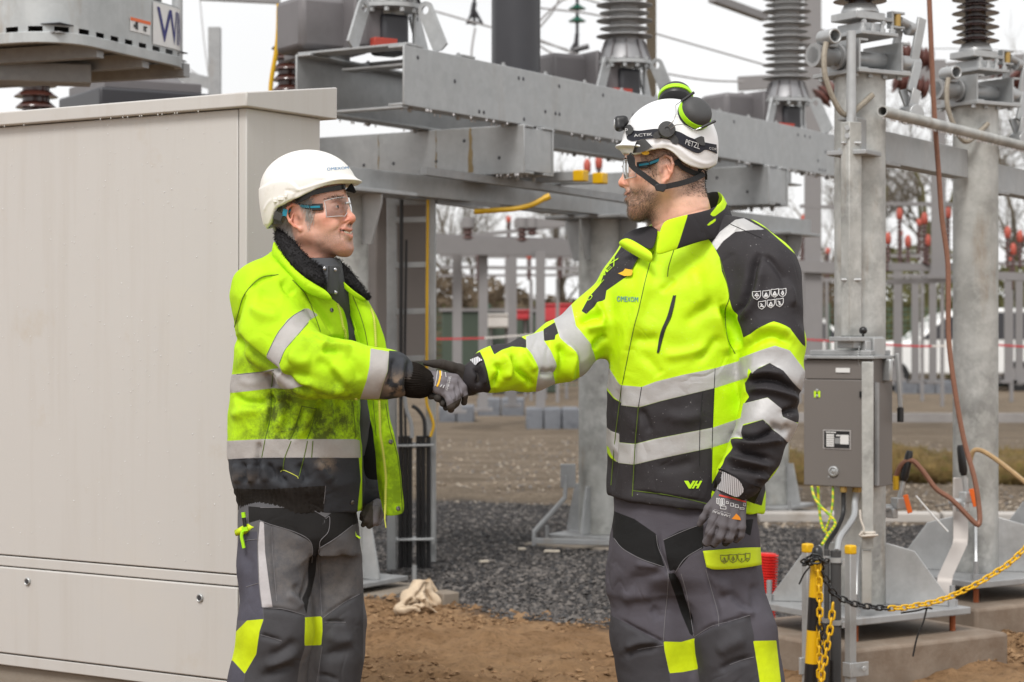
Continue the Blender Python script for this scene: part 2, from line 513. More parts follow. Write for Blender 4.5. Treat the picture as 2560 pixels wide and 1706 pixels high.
def zones(name, base, zl, rough=.75, weave=900, wstr=.08, grime=None, wear=.12, wetspeck=False):
    "cloth whose panels are told apart by attributes holding the distance inside each panel's edge"
    m, nt, bs, _ = _nt(name)
    n1 = noise(nt, 9, 4)
    c = mixc(nt, ramp(nt, n1, (.3, .7)), tuple(q*(1-wear) for q in base), base)
    if grime is not None:
        at = nnode(nt, 'ShaderNodeAttribute', attribute_name='grime')
        g = nnode(nt, 'ShaderNodeMath', operation='MULTIPLY'); nt.links.new(at.outputs['Fac'], g.inputs[0])
        gn = ramp(nt, noise(nt, 20, 9, .75), (.40, .58)); nt.links.new(gn, g.inputs[1])
        c = mixc(nt, g.outputs[0], c, grime)
    rg = None
    for attr, col, r, mt in zl:
        at = nnode(nt, 'ShaderNodeAttribute', attribute_name=attr)
        k = ramp(nt, at.outputs['Fac'], (-.7, .7))
        cc = mixc(nt, ramp(nt, noise(nt, 14, 6, .65), (.3, .7)), tuple(q*(1-wear) for q in col), tuple(min(1, q*1.06) for q in col))
        c = mixc(nt, k, c, cc)
        q = nnode(nt, 'ShaderNodeMixRGB'); nt.links.new(k, q.inputs[0])
        if rg is None: q.inputs[1].default_value = (rough, 0, 0, 1)
        else: nt.links.new(rg, q.inputs[1])
        q.inputs[2].default_value = (r, mt, 0, 1); rg = q.outputs[0]
    if wetspeck:
        c = mixc(nt, ramp(nt, noise(nt, 210, 2, .5), (.71, .77, 0, .32)), c, (.7, .7, .7))
    nt.links.new(c, bs.inputs['Base Color'])
    if rg is not None:
        sp = nnode(nt, 'ShaderNodeSeparateColor'); nt.links.new(rg, sp.inputs[0])
        nt.links.new(sp.outputs[0], bs.inputs['Roughness']); nt.links.new(sp.outputs[1], bs.inputs['Metallic'])
    else: bs.inputs['Roughness'].default_value = rough
    bs.inputs['Specular IOR Level'].default_value = .3
    wv = noise(nt, weave, 2); fl = noise(nt, 38, 5, .6)
    ad = nnode(nt, 'ShaderNodeMath', operation='MULTIPLY_ADD'); nt.links.new(fl, ad.inputs[0]); ad.inputs[1].default_value = 2.2; nt.links.new(wv, ad.inputs[2])
    b1 = bump(nt, bs, ad.outputs[0], wstr*2.2, .004)
    wn_ = nnode(nt, 'ShaderNodeTexNoise'); wn_.inputs['Scale'].default_value = 7; wn_.inputs['Detail'].default_value = 1.5; wn_.inputs['Distortion'].default_value = .8; nt.links.new(coords(nt), wn_.inputs['Vector'])
    sb = nnode(nt, 'ShaderNodeMath', operation='SUBTRACT'); nt.links.new(wn_.outputs['Fac'], sb.inputs[0]); sb.inputs[1].default_value = .5
    ab = nnode(nt, 'ShaderNodeMath', operation='ABSOLUTE'); nt.links.new(sb.outputs[0], ab.inputs[0]); cr = ramp(nt, ab.outputs[0], (0, .06)); cr = mixc(nt, ramp(nt, noise(nt, 5, 2), (.45, .6)), (1., 1., 1.), cr)
    b2 = nnode(nt, 'ShaderNodeBump'); b2.inputs['Strength'].default_value = .38; b2.inputs['Distance'].default_value = .004; nt.links.new(cr, b2.inputs['Height']); nt.links.new(b2.outputs[0], b1.inputs['Normal'])
    return m
def zone(px, py, *polys):
    d = np.full(px.shape, -50.0)
    for p in polys: d = np.maximum(d, poly_sd(px, py, p))
    return np.clip(d, -50, 50)

def sheet_obj(name, rows, mat, parent, th=.004, sub=2, offset=0):
    "rows of (px, py, Y) points; a smooth thick sheet"
    n = len(rows[0]); mb = MB()
    vs = [P(*q) for r in rows for q in r]
    fs = [(i*n+j, i*n+j+1, (i+1)*n+j+1, (i+1)*n+j) for i in range(len(rows)-1) for j in range(n-1)]
    mb.add(vs, fs); o = mb.obj(name, mat, parent, smooth=180)
    if th:
        so = o.modifiers.new('thickness', 'SOLIDIFY'); so.thickness = th; so.offset = offset
    if sub:
        su = o.modifiers.new('smooth', 'SUBSURF'); su.levels = sub; su.render_levels = sub
    return o
def baked(o):
    "applies the modifiers so that prints and fibres can be laid on the surface"
    dg = bpy.context.evaluated_depsgraph_get(); me = bpy.data.meshes.new_from_object(o.evaluated_get(dg))
    o.modifiers.clear(); o.data = me; return o
def seam(name, caster, lines, mat, parent, r=.0012, lift=.0005, sm=True):
    mb = MB()
    for pts in lines:
        q = caster.line(pts, lift, sm=sm)
        if len(q) > 1: mb.tube(q, r, 5)
    return mb.obj(name, mat, parent) if mb.v else None
def teeth_zip(name, caster, pts, mat, parent, pitch=5.5, r=.0022, lift=.002):
    "a zip: a row of small raised teeth along a tape"
    q = caster.line(pts, lift, n=8); mb = MB()
    if len(q) < 2: return
    mb.tube(q, r*.8, 5); acc = 0
    for a, b in zip(q[:-1], q[1:]):
        L = (b-a).length; step = pitch*S; t = step-acc
        while t < L:
            p = a+(b-a)*(t/L); d = (b-a).normalized(); sd = d.cross(Vector((0, -1, 0))).normalized()
            mb.bar(p-sd*r*1.5, p+sd*r*1.5, step*.5, r*1.6, up=(0, -1, 0)); t += step
        acc = (acc+L) % step
    return mb.obj(name, mat, parent)
def fibres(mb, pts, nrm, length, r, curl=.5, lean=(0, 0, 0), rng=None, seg=3):
    rng = rng or RNG
    for p, n in zip(pts, nrm):
        p = Vector(p); d = (Vector(n)+Vector(lean)+Vector(rng.normal(size=3)*curl)).normalized(); q = [p-Vector(n)*.001]
        for i in range(seg):
            q.append(q[-1]+d*length*rng.uniform(.6, 1.2)/seg); d = (d+Vector(rng.normal(size=3)*curl*.8)+Vector(lean)*.4).normalized()
        mb.tube(q, [r*(1-.7*i/seg) for i in range(seg+1)], 3, caps=False)
def chain_px(s, pts, k=.01):
    "pts: (px, py, Y, radius px)"
    s.chain([P(a, b, c) for a, b, c, _ in pts], [r*mpp(c) for _, _, c, r in pts], k)
def disc_on(mb, h, n, r, t=.002, m=0, k=12): mb.lathe([(r, 0), (r, t*.6), (r*.8, t)], h, n, k, m)

M_LIMEC = paint('lime fabric', LIME, .7, var=.1, scale=12, bmp=.1, bscale=300)
M_BLACKC = paint('black fabric', BLACK, .75, var=.2, scale=12, bmp=.15, bscale=200, spec=.3)
M_DGREY = paint('grey fabric', (.075, .078, .085), .8, var=.2, scale=14, bmp=.2, bscale=260, spec=.3)
M_LINING = paint('black lining', (.008, .008, .009), .9, var=.2, spec=.2)
M_SEAM = paint('dark thread', (.10, .16, .01), .8)
M_SEAMK = paint('black thread', (.012, .012, .013), .8)
M_SEAMG = paint('grey thread', (.16, .155, .165), .8)
M_ZIPY = paint('yellow zip', (.62, .66, .10), .5)
M_ZIPK = paint('black zip', (.01, .01, .011), .5)
M_STUD = paint('press stud', (.20, .19, .18), .35, .8)
M_SILV = paint('silver tape', SILV, .4, .25, var=.06)
M_PRINTW = paint('white print', (.62, .62, .62), .6)
M_PRINTG = paint('grey print', (.28, .30, .05), .6)
M_PRINTO = paint('orange print', (.75, .25, .01), .6)
M_PRINTR = paint('red print', (.62, .05, .03), .6)
M_PRINTY = paint('yellow print', (.75, .42, .01), .6)
M_BLUE = paint('blue print', (.005, .16, .38), .6)
M_LIMEP = paint('lime print', (.48, .80, .004), .6)
M_PLASTK = paint('black plastic', (.014, .014, .015), .42, var=.2)
M_PLASTG = paint('grey plastic', (.055, .055, .056), .6, var=.2, bmp=.2, bscale=260)
# ================================================================== the place: ground
M_GALV = galv('galvanised steel', (.38, .39, .395), .4, .42, .25, 1.0, .35); M_GALVD = galv('weathered galvanised steel', (.33, .335, .34), .3, .5, .35); M_GALVN = galv('bright galvanised steel', (.43, .44, .445), .45, .38)
M_GALVP = galv('galvanised tube', (.42, .425, .41), .25, .5, .55, .9, 1.15)
M_CONC = paint('concrete', (.27, .235, .195), .85, var=.25, scale=8, bmp=.5, bscale=60, spec=.2, dirt=(.16, .12, .085), dscale=4, drange=(.45, .75))
M_CONCB = paint('grey concrete', (.17, .18, .20), .85, var=.3, scale=9, bmp=.4, bscale=50, dirt=(.07, .075, .09), dscale=5)
M_PORC = paint('brown glazed porcelain', (.060, .022, .016), .15, var=.2, spec=.7)
M_PORCK = paint('dark glazed porcelain', (.035, .016, .014), .12, var=.2, spec=.8)
M_SILI = paint('grey silicone', (.40, .40, .40), .5, var=.08)
M_CAST = paint('grey enclosure', (.16, .15, .155), .45, var=.12, bmp=.08, bscale=90, dirt=(.10, .095, .095), dscale=2)
M_DARK = paint('anthracite tube', (.040, .040, .046), .4, var=.15)
M_RUST = paint('rusty bolt', (.35, .09, .025), .7, var=.4, scale=40)
M_RED = paint('red plastic', (.75, .020, .014), .45, var=.12)
M_REDB = paint('faded red cap', (.46, .095, .065), .6)
M_ORNG = paint('orange tag', (.80, .14, .01), .5)
M_CHY = paint('yellow plastic', (.72, .42, .004), .38, var=.1)
M_CHK = paint('black chain plastic', (.012, .012, .013), .35, var=.2)
M_CABK = paint('black cable', (.014, .014, .015), .5); M_CABG = paint('grey cable', (.36, .37, .38), .5); M_CABY = paint('yellow cable', (.68, .40, .01), .5)
M_COPP = paint('copper rope', (.25, .115, .072), .5, .25, var=.25, scale=70, bmp=.4, bscale=260)
M_ALU = paint('aluminium strap', (.50, .46, .43), .35, .5, var=.1)
M_BRASS = paint('brass bush', (.45, .30, .10), .4, .6)

def nz(x, y, sc, sd):
    r = np.random.default_rng(sd); t = np.zeros_like(x)
    for o in range(4):
        for _ in range(4):
            a = r.uniform(0, 6.28); k = sc*2**o*r.uniform(.7, 1.3); t += .55**o*np.sin((x*math.cos(a)+y*math.sin(a))*k+r.uniform(0, 6.28))
    return t/4
def edge_sand(x): return np.interp(x, [-3, -.75, -.3, .25, .75, 1.4, 3, 5], [9.6, 9.4, 9.2, 8.7, 8.55, 8.5, 8.9, 9.5])     # sand reaches this far
def edge_gravel(x): return np.interp(x, [-4, -.6, 1, 1.5, 2.2, 5], [15.4, 15.1, 14.6, 13.2, 13.0, 13.6])
def ground_z(x, y):
    sand = np.clip((edge_sand(x)+.25*nz(x, y, 3, 4)-y)/.35, 0, 1)
    z = .022*nz(x, y, 3.0, 1)*sand+.022*np.clip(nz(x, y, 9, 2), -.4, 1)*sand+.010*nz(x, y, 24, 3)*sand+.030*np.clip(nz(x, y, 14, 15)-.1, 0, 1)*sand+.012*np.abs(nz(x, y, 34, 16))*sand+.010*nz(x, y, 48, 17)*sand
    z += .010*nz(x, y, 2.5, 6)*(1-sand)+.05*np.clip((y-edge_gravel(x))/.5, 0, 1)*np.clip(1-(y-edge_gravel(x)-.6)/.8, 0, 1)*(.6+nz(x, y, 5, 9))*(x < 1.0)
    z -= .05*np.exp(-((y-edge_gravel(x)-1.6)/.25)**2)*(x < 1)
    z += .035*np.clip(1-np.abs(y-edge_sand(x)-.05)/.3, 0, 1)*(.5+nz(x, y, 6, 12))
    return z
def build_ground():
    xs = np.arange(-4.2, 6.2, .03); ys = np.concatenate([np.arange(3.5, 6.5, .06), np.arange(6.5, 9.9, .02), np.arange(9.9, 19, .06)]); X, Y = np.meshgrid(xs, ys); Z = ground_z(X, Y)
    fade = np.clip(np.minimum.reduce([(X+4.2)/.4, (6.16-X)/.4, (Y-3.5)/.4, (18.95-Y)/.8]), 0, 1); Z = Z*fade
    n, m = X.shape; v = np.stack([X.ravel(), Y.ravel(), Z.ravel()], 1)
    i = np.arange(n-1)[:, None]*m+np.arange(m-1)[None, :]; q = np.stack([i, i+1, i+m+1, i+m], -1).reshape(-1, 4)
    b = len(v); far = [(-150, -6, 0), (-4.2, -6, 0), (6.16, -6, 0), (160, -6, 0), (-150, 3.5, 0), (160, 3.5, 0), (-150, ys[-1], 0), (160, ys[-1], 0), (-150, 700, 0), (-4.2, 700, 0), (xs[-1], 700, 0), (160, 700, 0)]
    far = [(x, y, 0) for x, y, _ in far]
    c00, c10, c01, c11 = 0, m-1, (n-1)*m, n*m-1
    v = np.concatenate([v, np.array(far)])
    F_ = [(b, b+1, c00, b+4), (b+1, b+2, c10, c00), (b+2, b+3, b+5, c10), (b+4, c00, c01, b+6), (c10, b+5, b+7, c11), (b+6, c01, b+9, b+8), (c01, c11, b+10, b+9), (c11, b+7, b+11, b+10)]
    me = bpy.data.meshes.new('ground'); me.from_pydata(v.tolist(), [], q.tolist()+F_); me.shade_smooth()
    x, y = v[:, 0], v[:, 1]
    a = me.attributes.new('sand', 'FLOAT', 'POINT'); a.data.foreach_set('value', (edge_sand(x)-y).astype(np.float32))
    a = me.attributes.new('soil', 'FLOAT', 'POINT'); a.data.foreach_set('value', np.clip(y-edge_gravel(x), -5, 5).astype(np.float32))
    m_, nt, bs, _ = _nt('site ground')
    at = lambda k: nnode(nt, 'ShaderNodeAttribute', attribute_name=k).outputs['Fac']
    def warped(k, sc, amp):
        q = nnode(nt, 'ShaderNodeMath', operation='MULTIPLY_ADD'); nt.links.new(noise(nt, sc, 6, .7), q.inputs[0]); q.inputs[1].default_value = amp
        s2 = nnode(nt, 'ShaderNodeMath', operation='SUBTRACT'); nt.links.new(at(k), s2.inputs[0]); s2.inputs[1].default_value = amp/2; nt.links.new(s2.outputs[0], q.inputs[2]); return q.outputs[0]
    sand = mixc(nt, ramp(nt, noise(nt, 5, 8, .7), (.3, .7)), (.26, .145, .066), (.58, .355, .19))
    sand = mixc(nt, ramp(nt, noise(nt, 38, 6, .7), (.50, .66, 0, .75)), sand, (.13, .072, .036))
    sand = mixc(nt, ramp(nt, noise(nt, 1.4, 3, .6), (.40, .62, 0, .5)), sand, (.62, .40, .225))
    grav = mixc(nt, ramp(nt, noise(nt, 22, 6, .7), (.35, .65)), (.040, .037, .037), (.10, .093, .09))
    soil = mixc(nt, ramp(nt, noise(nt, 2.5, 8, .7, stretch=(.35, 1, 1)), (.35, .65)), (.155, .118, .082), (.33, .265, .195))
    soil = mixc(nt, ramp(nt, noise(nt, 30, 5, .7), (.44, .64, 0, .7)), soil, (.10, .075, .055))
    c = mixc(nt, ramp(nt, warped('soil', 1.6, .9), (-.1, .25)), grav, soil)
    c = mixc(nt, ramp(nt, warped('sand', 2.2, .7), (-.07, .10)), c, sand)
    nt.links.new(c, bs.inputs['Base Color']); bs.inputs['Roughness'].default_value = .92; bs.inputs['Specular IOR Level'].default_value = .15
    bump(nt, bs, noise(nt, 22, 10, .78), 1.0, .055)
    return tag(link('ground', me, None, m_), kind='structure')
build_ground()

def pebble_field(name, pts, sizes, mats, lab=None, flat=.6, seed=1):
    "many small irregular stones in one mesh"
    r = np.random.default_rng(seed); n = len(pts)
    base = np.array([(1, 0, 0), (-1, 0, 0), (0, 1, 0), (0, -1, 0), (0, 0, 1), (0, 0, -1)], float)
    fc = np.array([(0, 2, 4), (2, 1, 4), (1, 3, 4), (3, 0, 4), (2, 0, 5), (1, 2, 5), (3, 1, 5), (0, 3, 5)])
    a = r.uniform(0, 6.28, n); ca, sa = np.cos(a), np.sin(a); t = r.normal(size=(n, 6, 1))*.18+1
    v = base[None]*t*np.stack([r.uniform(.7, 1.3, n), r.uniform(.7, 1.3, n), np.full(n, flat)*r.uniform(.7, 1.2, n)], 1)[:, None, :]
    v += r.normal(size=v.shape)*.16
    x = v[..., 0]*ca[:, None]-v[..., 1]*sa[:, None]; y = v[..., 0]*sa[:, None]+v[..., 1]*ca[:, None]
    v = np.stack([x, y, v[..., 2]], -1)*np.asarray(sizes)[:, None, None]+np.asarray(pts)[:, None, :]
    f = (fc[None]+6*np.arange(n)[:, None, None]).reshape(-1, 3)
    me = bpy.data.meshes.new(name); me.from_pydata(v.reshape(-1, 3).tolist(), [], f.tolist())
    for q in mats: me.materials.append(q)
    me.polygons.foreach_set('material_index', np.repeat(r.integers(0, len(mats), n), 8).astype(np.int32))
    return tag(link(name, me), kind='stuff', label=lab)
def scatter(n, x0, x1, y0, y1, keep, seed, dens=1.0):
    r = np.random.default_rng(seed); u = r.random(n); Y = 1/(1/y0+(1/y1-1/y0)*u); X = r.uniform(-1, 1, n)*.275*Y
    k = keep(X, Y) & (X > x0) & (X < x1); return X[k], Y[k], r
GST = [paint('dark gravel stone', (.050, .044, .041), .7, var=.3, scale=30), paint('grey gravel stone', (.092, .082, .076), .7, var=.3, scale=30), paint('pale gravel stone', (.155, .138, .125), .7, var=.3, scale=30), paint('black gravel stone', (.030, .028, .029), .6, var=.3, scale=30)]
X, Y, r = scatter(60000, -4, 6, 8.3, 15.6, lambda x, y: (y > edge_sand(x)+.12*nz(x, y, 7, 3)) & (y < edge_gravel(x)+.2*nz(x, y, 4, 5)), 5)
sz = r.uniform(.006, .0165, len(X)); pebble_field('gravel', np.stack([X, Y, ground_z(X, Y)+sz*.25], 1), sz, GST, 'dark wet gravel of broken stone', seed=2)
CLD = [paint('soil clod', (.25, .155, .085), .95, var=.3, scale=30, spec=.1), paint('dark soil clod', (.16, .095, .05), .95, var=.3, scale=30, spec=.1), paint('dry soil clod', (.30, .19, .105), .95, var=.2, scale=30, spec=.1)]
X, Y, r = scatter(26000, -4, 6, 6.8, 9.8, lambda x, y: (y < edge_sand(x)+.25) & (nz(x, y, 2.2, 21)+.5*(y-edge_sand(x)+.5) > -.05), 6)
sz = r.uniform(.004, .012, len(X))*(1+1.8*(r.random(len(X)) > .95)); pebble_field('soil_crumbs', np.stack([X, Y, ground_z(X, Y)+sz*.2], 1), sz, CLD, 'loose crumbs of brown sandy soil', seed=3)
X, Y, r = scatter(3500, -4, 6, 6.8, 9.4, lambda x, y: (y < edge_sand(x)+.1) & (nz(x, y, 3.2, 27) > -.1), 8)
sz = r.uniform(.007, .019, len(X)); pebble_field('soil_clods', np.stack([X, Y, ground_z(X, Y)+sz*.05], 1), sz, CLD, 'larger clods lying on the brown sandy soil', flat=.62, seed=9)
X, Y, r = scatter(9000, -4, 6, 13, 24, lambda x, y: (y > edge_gravel(x)-.1), 7)
sz = r.uniform(.008, .022, len(X)); pebble_field('grit', np.stack([X, Y, sz*.1], 1), sz, [paint('brown stone', (.20, .155, .115), .9), paint('pale brown stone', (.31, .25, .19), .9), GST[2], paint('buff stone', (.36, .31, .25), .9)], 'coarse brown grit on the dry soil', seed=4)

# kerb strip and dug soil beyond the gravel
mb = MB()
for k in range(14):
    a = P(1700+0*k, 1310, 13.35); x0 = 1.05+k*.62; y0 = 13.55-.02*k
    mb.box((x0+.3, y0, .03), (.60, .16, .07), Matrix.Rotation(-.03+.01*math.sin(k*3), 3, 'Z'))
tag(mb.obj('kerb', paint('pale kerb concrete', (.46, .43, .40), .85, var=.15, bmp=.4, bscale=60, dirt=(.26, .22, .18), dscale=3), bevel=.012), kind='structure')
mb = MB(); mb.box((8.5, 28.2, .06), (14, .16, .14), Matrix.Rotation(-.035, 3, 'Z')); tag(mb.obj('kerb', paint('grey kerb concrete', (.34, .32, .31), .85, var=.2, bmp=.3)), kind='structure')
M_MOSS, nt, bs, _ = _nt('mossy earth')
c = mixc(nt, ramp(nt, noise(nt, 6, 8, .7), (.3, .7)), (.11, .07, .025), (.30, .20, .065)); c = mixc(nt, ramp(nt, noise(nt, 14, 5, .7), (.52, .66, 0, .7)), c, (.16, .15, .025))
nt.links.new(c, bs.inputs['Base Color']); bs.inputs['Roughness'].default_value = .95; bump(nt, bs, noise(nt, 30, 8, .8), 1, .04)
def heap(cx, cy, rx, ry, h, seed, lab):
    g = Solid((cx-rx-.2, cy-ry-.2, -.12), (cx+rx+.2, cy+ry+.2, h+.2), .035); r = np.random.default_rng(seed)
    for _ in range(16):
        a, b = r.uniform(-1, 1), r.uniform(-.7, .7); q = r.uniform(.10, .2); g.ell((cx+a*rx*.8, cy+b*ry, h*(1-a*a)*.45*r.uniform(.5, 1.1)), (q*1.7, q, q*.8), .06)
    v, f = g.mesh(); s = Skin(v, f, 1); s.push(.025*wave_noise(s.v, 26, seed, 3)); o = link('soil_heap', s.mesh('soil_heap'), None, M_MOSS); n = s.normals(); rg = np.random.default_rng(seed)
    o['label'] = lab; o['category'] = 'soil heap'; o['group'] = 'heaps of dug mossy soil'
    k = rg.choice(len(s.v), 1500); mb = MB(); fibres(mb, s.v[k], n[k], .05, .003, .7, (0, 0, .2), rg, 2); t = mb.obj('dry_grass', paint('dry grass', (.20, .15, .05), .9, var=.4, scale=30), o); t['kind'] = 'stuff'
heap(3.45, 17.2, .75, .4, .36, 3, 'mossy brown soil heap between the drive box and the copper rope pole')
heap(2.30, 17.0, .6, .35, .30, 5, 'low mossy soil heap behind the hanging sleeve of the right man')
heap(4.55, 17.0, .7, .4, .44, 7, 'mossy brown soil heap right of the copper rope pole')
# ================================================================== beige cabinet on its concrete plinth
M_BEIGE = paint('beige powder coat', (.508, .492, .472), .42, var=.03, scale=2, bmp=.04, bscale=300, spec=.4, dirt=(.55, .51, .45), dscale=1.2, drange=(.55, .9))
M_GAP = paint('dark joint', (.05, .045, .04), .8)
_n = M_BEIGE.node_tree; _b = [q for q in _n.nodes if q.type == 'BSDF_PRINCIPLED'][0]; _c = _b.inputs['Base Color'].links[0].from_socket
_c = mixc(_n, ramp(_n, noise(_n, 3, 6, .65, stretch=(6, 6, .35)), (.50, .78, 0, .30)), _c, (.40, .36, .31))
_c = mixc(_n, ramp(_n, noise(_n, 5, 7, .7), (.60, .74, 0, .35)), _c, (.42, .35, .26))
_n.links.new(_c, _b.inputs['Base Color'])
K = Vector(P(616, 829, 5.5)); K.z = 0
def sq(o, a, b, z): return Vector((o.x, o.y, 0))+U*a+V*b+W*z
def sbox(mb, o, a0, a1, b0, b1, z0, z1, m=0): mb.edges(sq(o, a0, b0, z0), U*(a1-a0), V*(b1-b0), W*(z1-z0), m)
cab = thing('cabinet', 'tall beige metal cabinet with a sloping roof and two round locks, behind the left man', 'cabinet', K)
mb = MB(); sbox(mb, K, .006, .33, .006, 1.62, .286, 1.90); mb.obj('body', M_GAP, cab)
mb = MB(); sbox(mb, K, 0, .331, -.0005, .0275, .284, .6145); sbox(mb, K, 0, .331, -.0005, .0275, .6165, 1.9075); mb.obj('corner_post', M_BEIGE, cab, bevel=.003)
mb = MB(); sbox(mb, K, -.001, .02, .0300, 1.60, .6170, 1.9060); mb.obj('door', M_BEIGE, cab, bevel=.003)
mb = MB(); sbox(mb, K, -.0005, .02, .0300, 1.60, .5835, .6135); mb.obj('rail', M_BEIGE, cab, bevel=.003)
mb = MB(); sbox(mb, K, -.004, .02, .0300, 1.60, .3215, .5805); mb.obj('lower_panel', M_BEIGE, cab, bevel=.004)
mb = MB(); sbox(mb, K, -.0005, .02, .0300, 1.60, .284, .3180); mb.obj('base_rail', M_BEIGE, cab, bevel=.003)
mb = MB()
r0, r1 = 1.9080, 1.948
pf = [sq(K, -.025, -.022, r0), sq(K, .385, -.022, r0), sq(K, .385, -.022, 2.003), sq(K, -.025, -.022, r1)]
mb.prism(pf, V*1.66); mb.obj('roof', M_BEIGE, cab, bevel=.004)
for px, py in ((70, 1454), (501, 1495)):
    # where the sight line meets the lower panel's face
    d = P(px, py, 1)-Vector((0, 0, CAMZ)); t = (sq(K, -.004, 0, 0)-Vector((0, 0, CAMZ))).dot(U)/d.dot(U); q = Vector((0, 0, CAMZ))+d*t
    lk = MB(); lk.lathe([(.011, 0), (.0115, .004), (.0095, .0065), (.008, .005)], q, -U, 20); l = lk.obj('lock', M_GALVN, cab)
    lk = MB(); lk.lathe([(.0075, .0045), (.007, .0058), (.003, .0058)], q, -U, 16); lk.obj('lock_core', M_DARK, l)
mb = MB(); r = np.random.default_rng(8)
for _ in range(14):
    b, z = r.uniform(.05, 1.05), 1.9079
    q = sq(K, -.020, b, z-.002); mb.lathe([(.0012, -.003), (.0022, -.001), (.001, .002)], q, (0, 0, 1), 6)
for _ in range(240):
    q = sq(K, -.0016, r.uniform(.04, 1.0), r.uniform(.62, 1.9)); mb.lathe([(.0022*r.uniform(.4, 1), 0), (.0015, .0008), (.0005, .0011)], q, -U, 6)
for _ in range(60):
    q = sq(K, r.uniform(.02, .31), -.001, r.uniform(.7, 1.9)); mb.lathe([(.0022*r.uniform(.5, 1), 0), (.0015, .0008), (.0005, .0011)], q, -V, 6)
o = mb.obj('rain_drops', paint('water drop', (.75, .75, .75), .05, spec=.9), cab); o['kind'] = 'stuff'
pl = MB(); sbox(pl, K, .02, .33, .02, 1.6, -.05, .2835); o = pl.obj('cabinet_plinth', M_CONC, None, bevel=.006, loc=K); tag(o, 'dirty concrete plinth under the beige cabinet', 'plinth')
# ================================================================== galvanised steel frame with the three switchgear poles
O = Vector((-.515, 9.5, 0))
A_ = lambda a, b, z: sq(O, a, b, z)
frame = thing('steel_support', 'galvanised steel frame of channels and beams on round columns', 'steel frame', A_(0, 0, 0))
def channel(a0, a1, b, inward, z0, z1, fl=.095, t=.011):
    mb = MB(); s = 1 if inward > 0 else -1
    sbox(mb, O, a0, a1, min(b, b+s*t), max(b, b+s*t), z0, z1)
    for z in (z0, z1-t*1.2): sbox(mb, O, a0, a1, min(b+s*t, b+s*fl), max(b+s*t, b+s*fl), z, z+t*1.2)
    return mb
channel(0, 5.9, 0, 1, 2.37, 2.66).obj('channel_beam', M_GALV, frame, bevel=.004)
channel(0, 5.9, .66, -1, 2.37, 2.66).obj('channel_beam', M_GALV, frame, bevel=.004)
def ibeam_v(a0, a1, b0, b1, z0, z1, t=.016, webt=.010):
    mb = MB(); sbox(mb, O, a0, a1, b0, b1, z0, z0+t); sbox(mb, O, a0, a1, b0, b1, z1-t, z1); sbox(mb, O, (a0+a1)/2-webt/2, (a0+a1)/2+webt/2, b0, b1, z0+t, z1-t)
    sbox(mb, O, a0+.004, a1-.004, b0+.02, b0+.032, z0+t, z1-t); return mb
def channel_v(a, s, b0, b1, z0, z1, fl=.10, t=.012):
    mb = MB(); sbox(mb, O, min(a, a+s*t), max(a, a+s*t), b0, b1, z0, z1)
    for z in (z0, z1-t): sbox(mb, O, min(a+s*t, a+s*fl), max(a+s*t, a+s*fl), b0, b1, z, z+t)
    return mb
for a in (1.03, 4.03):
    channel_v(a, 1, -.035, 1.75, 2.113, 2.368).obj('cross_beam', M_GALV, frame, bevel=.004)
    channel_v(a+.30, -1, -.035, 1.75, 2.113, 2.368).obj('cross_beam', M_GALV, frame, bevel=.004)
    mb = MB(); sbox(mb, O, a+.013, a+.287, -.028, -.018, 2.127, 2.354); sbox(mb, O, a+.02, a+.28, .25, .75, 2.098, 2.112); mb.obj('tie_plate', M_GALV, frame, bevel=.003)
mb = MB(); sbox(mb, O, .02, .16, .0, .66, 2.661, 2.673); sbox(mb, O, .5, .62, .0, .66, 2.661, 2.673); sbox(mb, O, .0, .05, .012, .648, 2.358, 2.3695); mb.obj('end_plate', M_GALV, frame, bevel=.002)
mb = MB(); rh = np.random.default_rng(12)
for a in list(rh.uniform(.1, 5.3, 26)): mb.lathe([(.011, 0), (.0095, .001), (.002, .0012)], A_(a, -.0004, rh.choice([2.40, 2.46, 2.53, 2.61])), -V, 10)
for a in (1.03, 4.03):
    for b in (.12, .34, .52, .8, 1.0): mb.lathe([(.010, 0), (.009, .001), (.002, .0012)], A_(a-.0004, b, rh.choice([2.2, 2.3])), -U, 10)
mb.obj('hole', M_DARK, frame)['kind'] = 'stuff'
mb = MB(); sbox(mb, O, .25, .35, .1, .56, 2.60, 2.612); mb.obj('inner_plate', M_GALV, frame, bevel=.002)
M_RUN = paint('rust run', (.27, .20, .10), .8, var=.3, scale=30)
mb = MB()
for b, w in ((.30, .034), (.52, .007), (.9, .006)):
    n = 9; mb.add([q for i in range(n+1) for q in (A_(1.0285, b-w*(.35+.65*i/n)/2+.004*math.sin(i*2.1), 2.365-.235*i/n), A_(1.0285, b+w*(.35+.65*i/n)/2+.003*math.sin(i*1.3), 2.365-.235*i/n))], [(2*i, 2*i+1, 2*i+3, 2*i+2) for i in range(n)])
mb.obj('rust_run', M_RUN, frame)['kind'] = 'stuff'
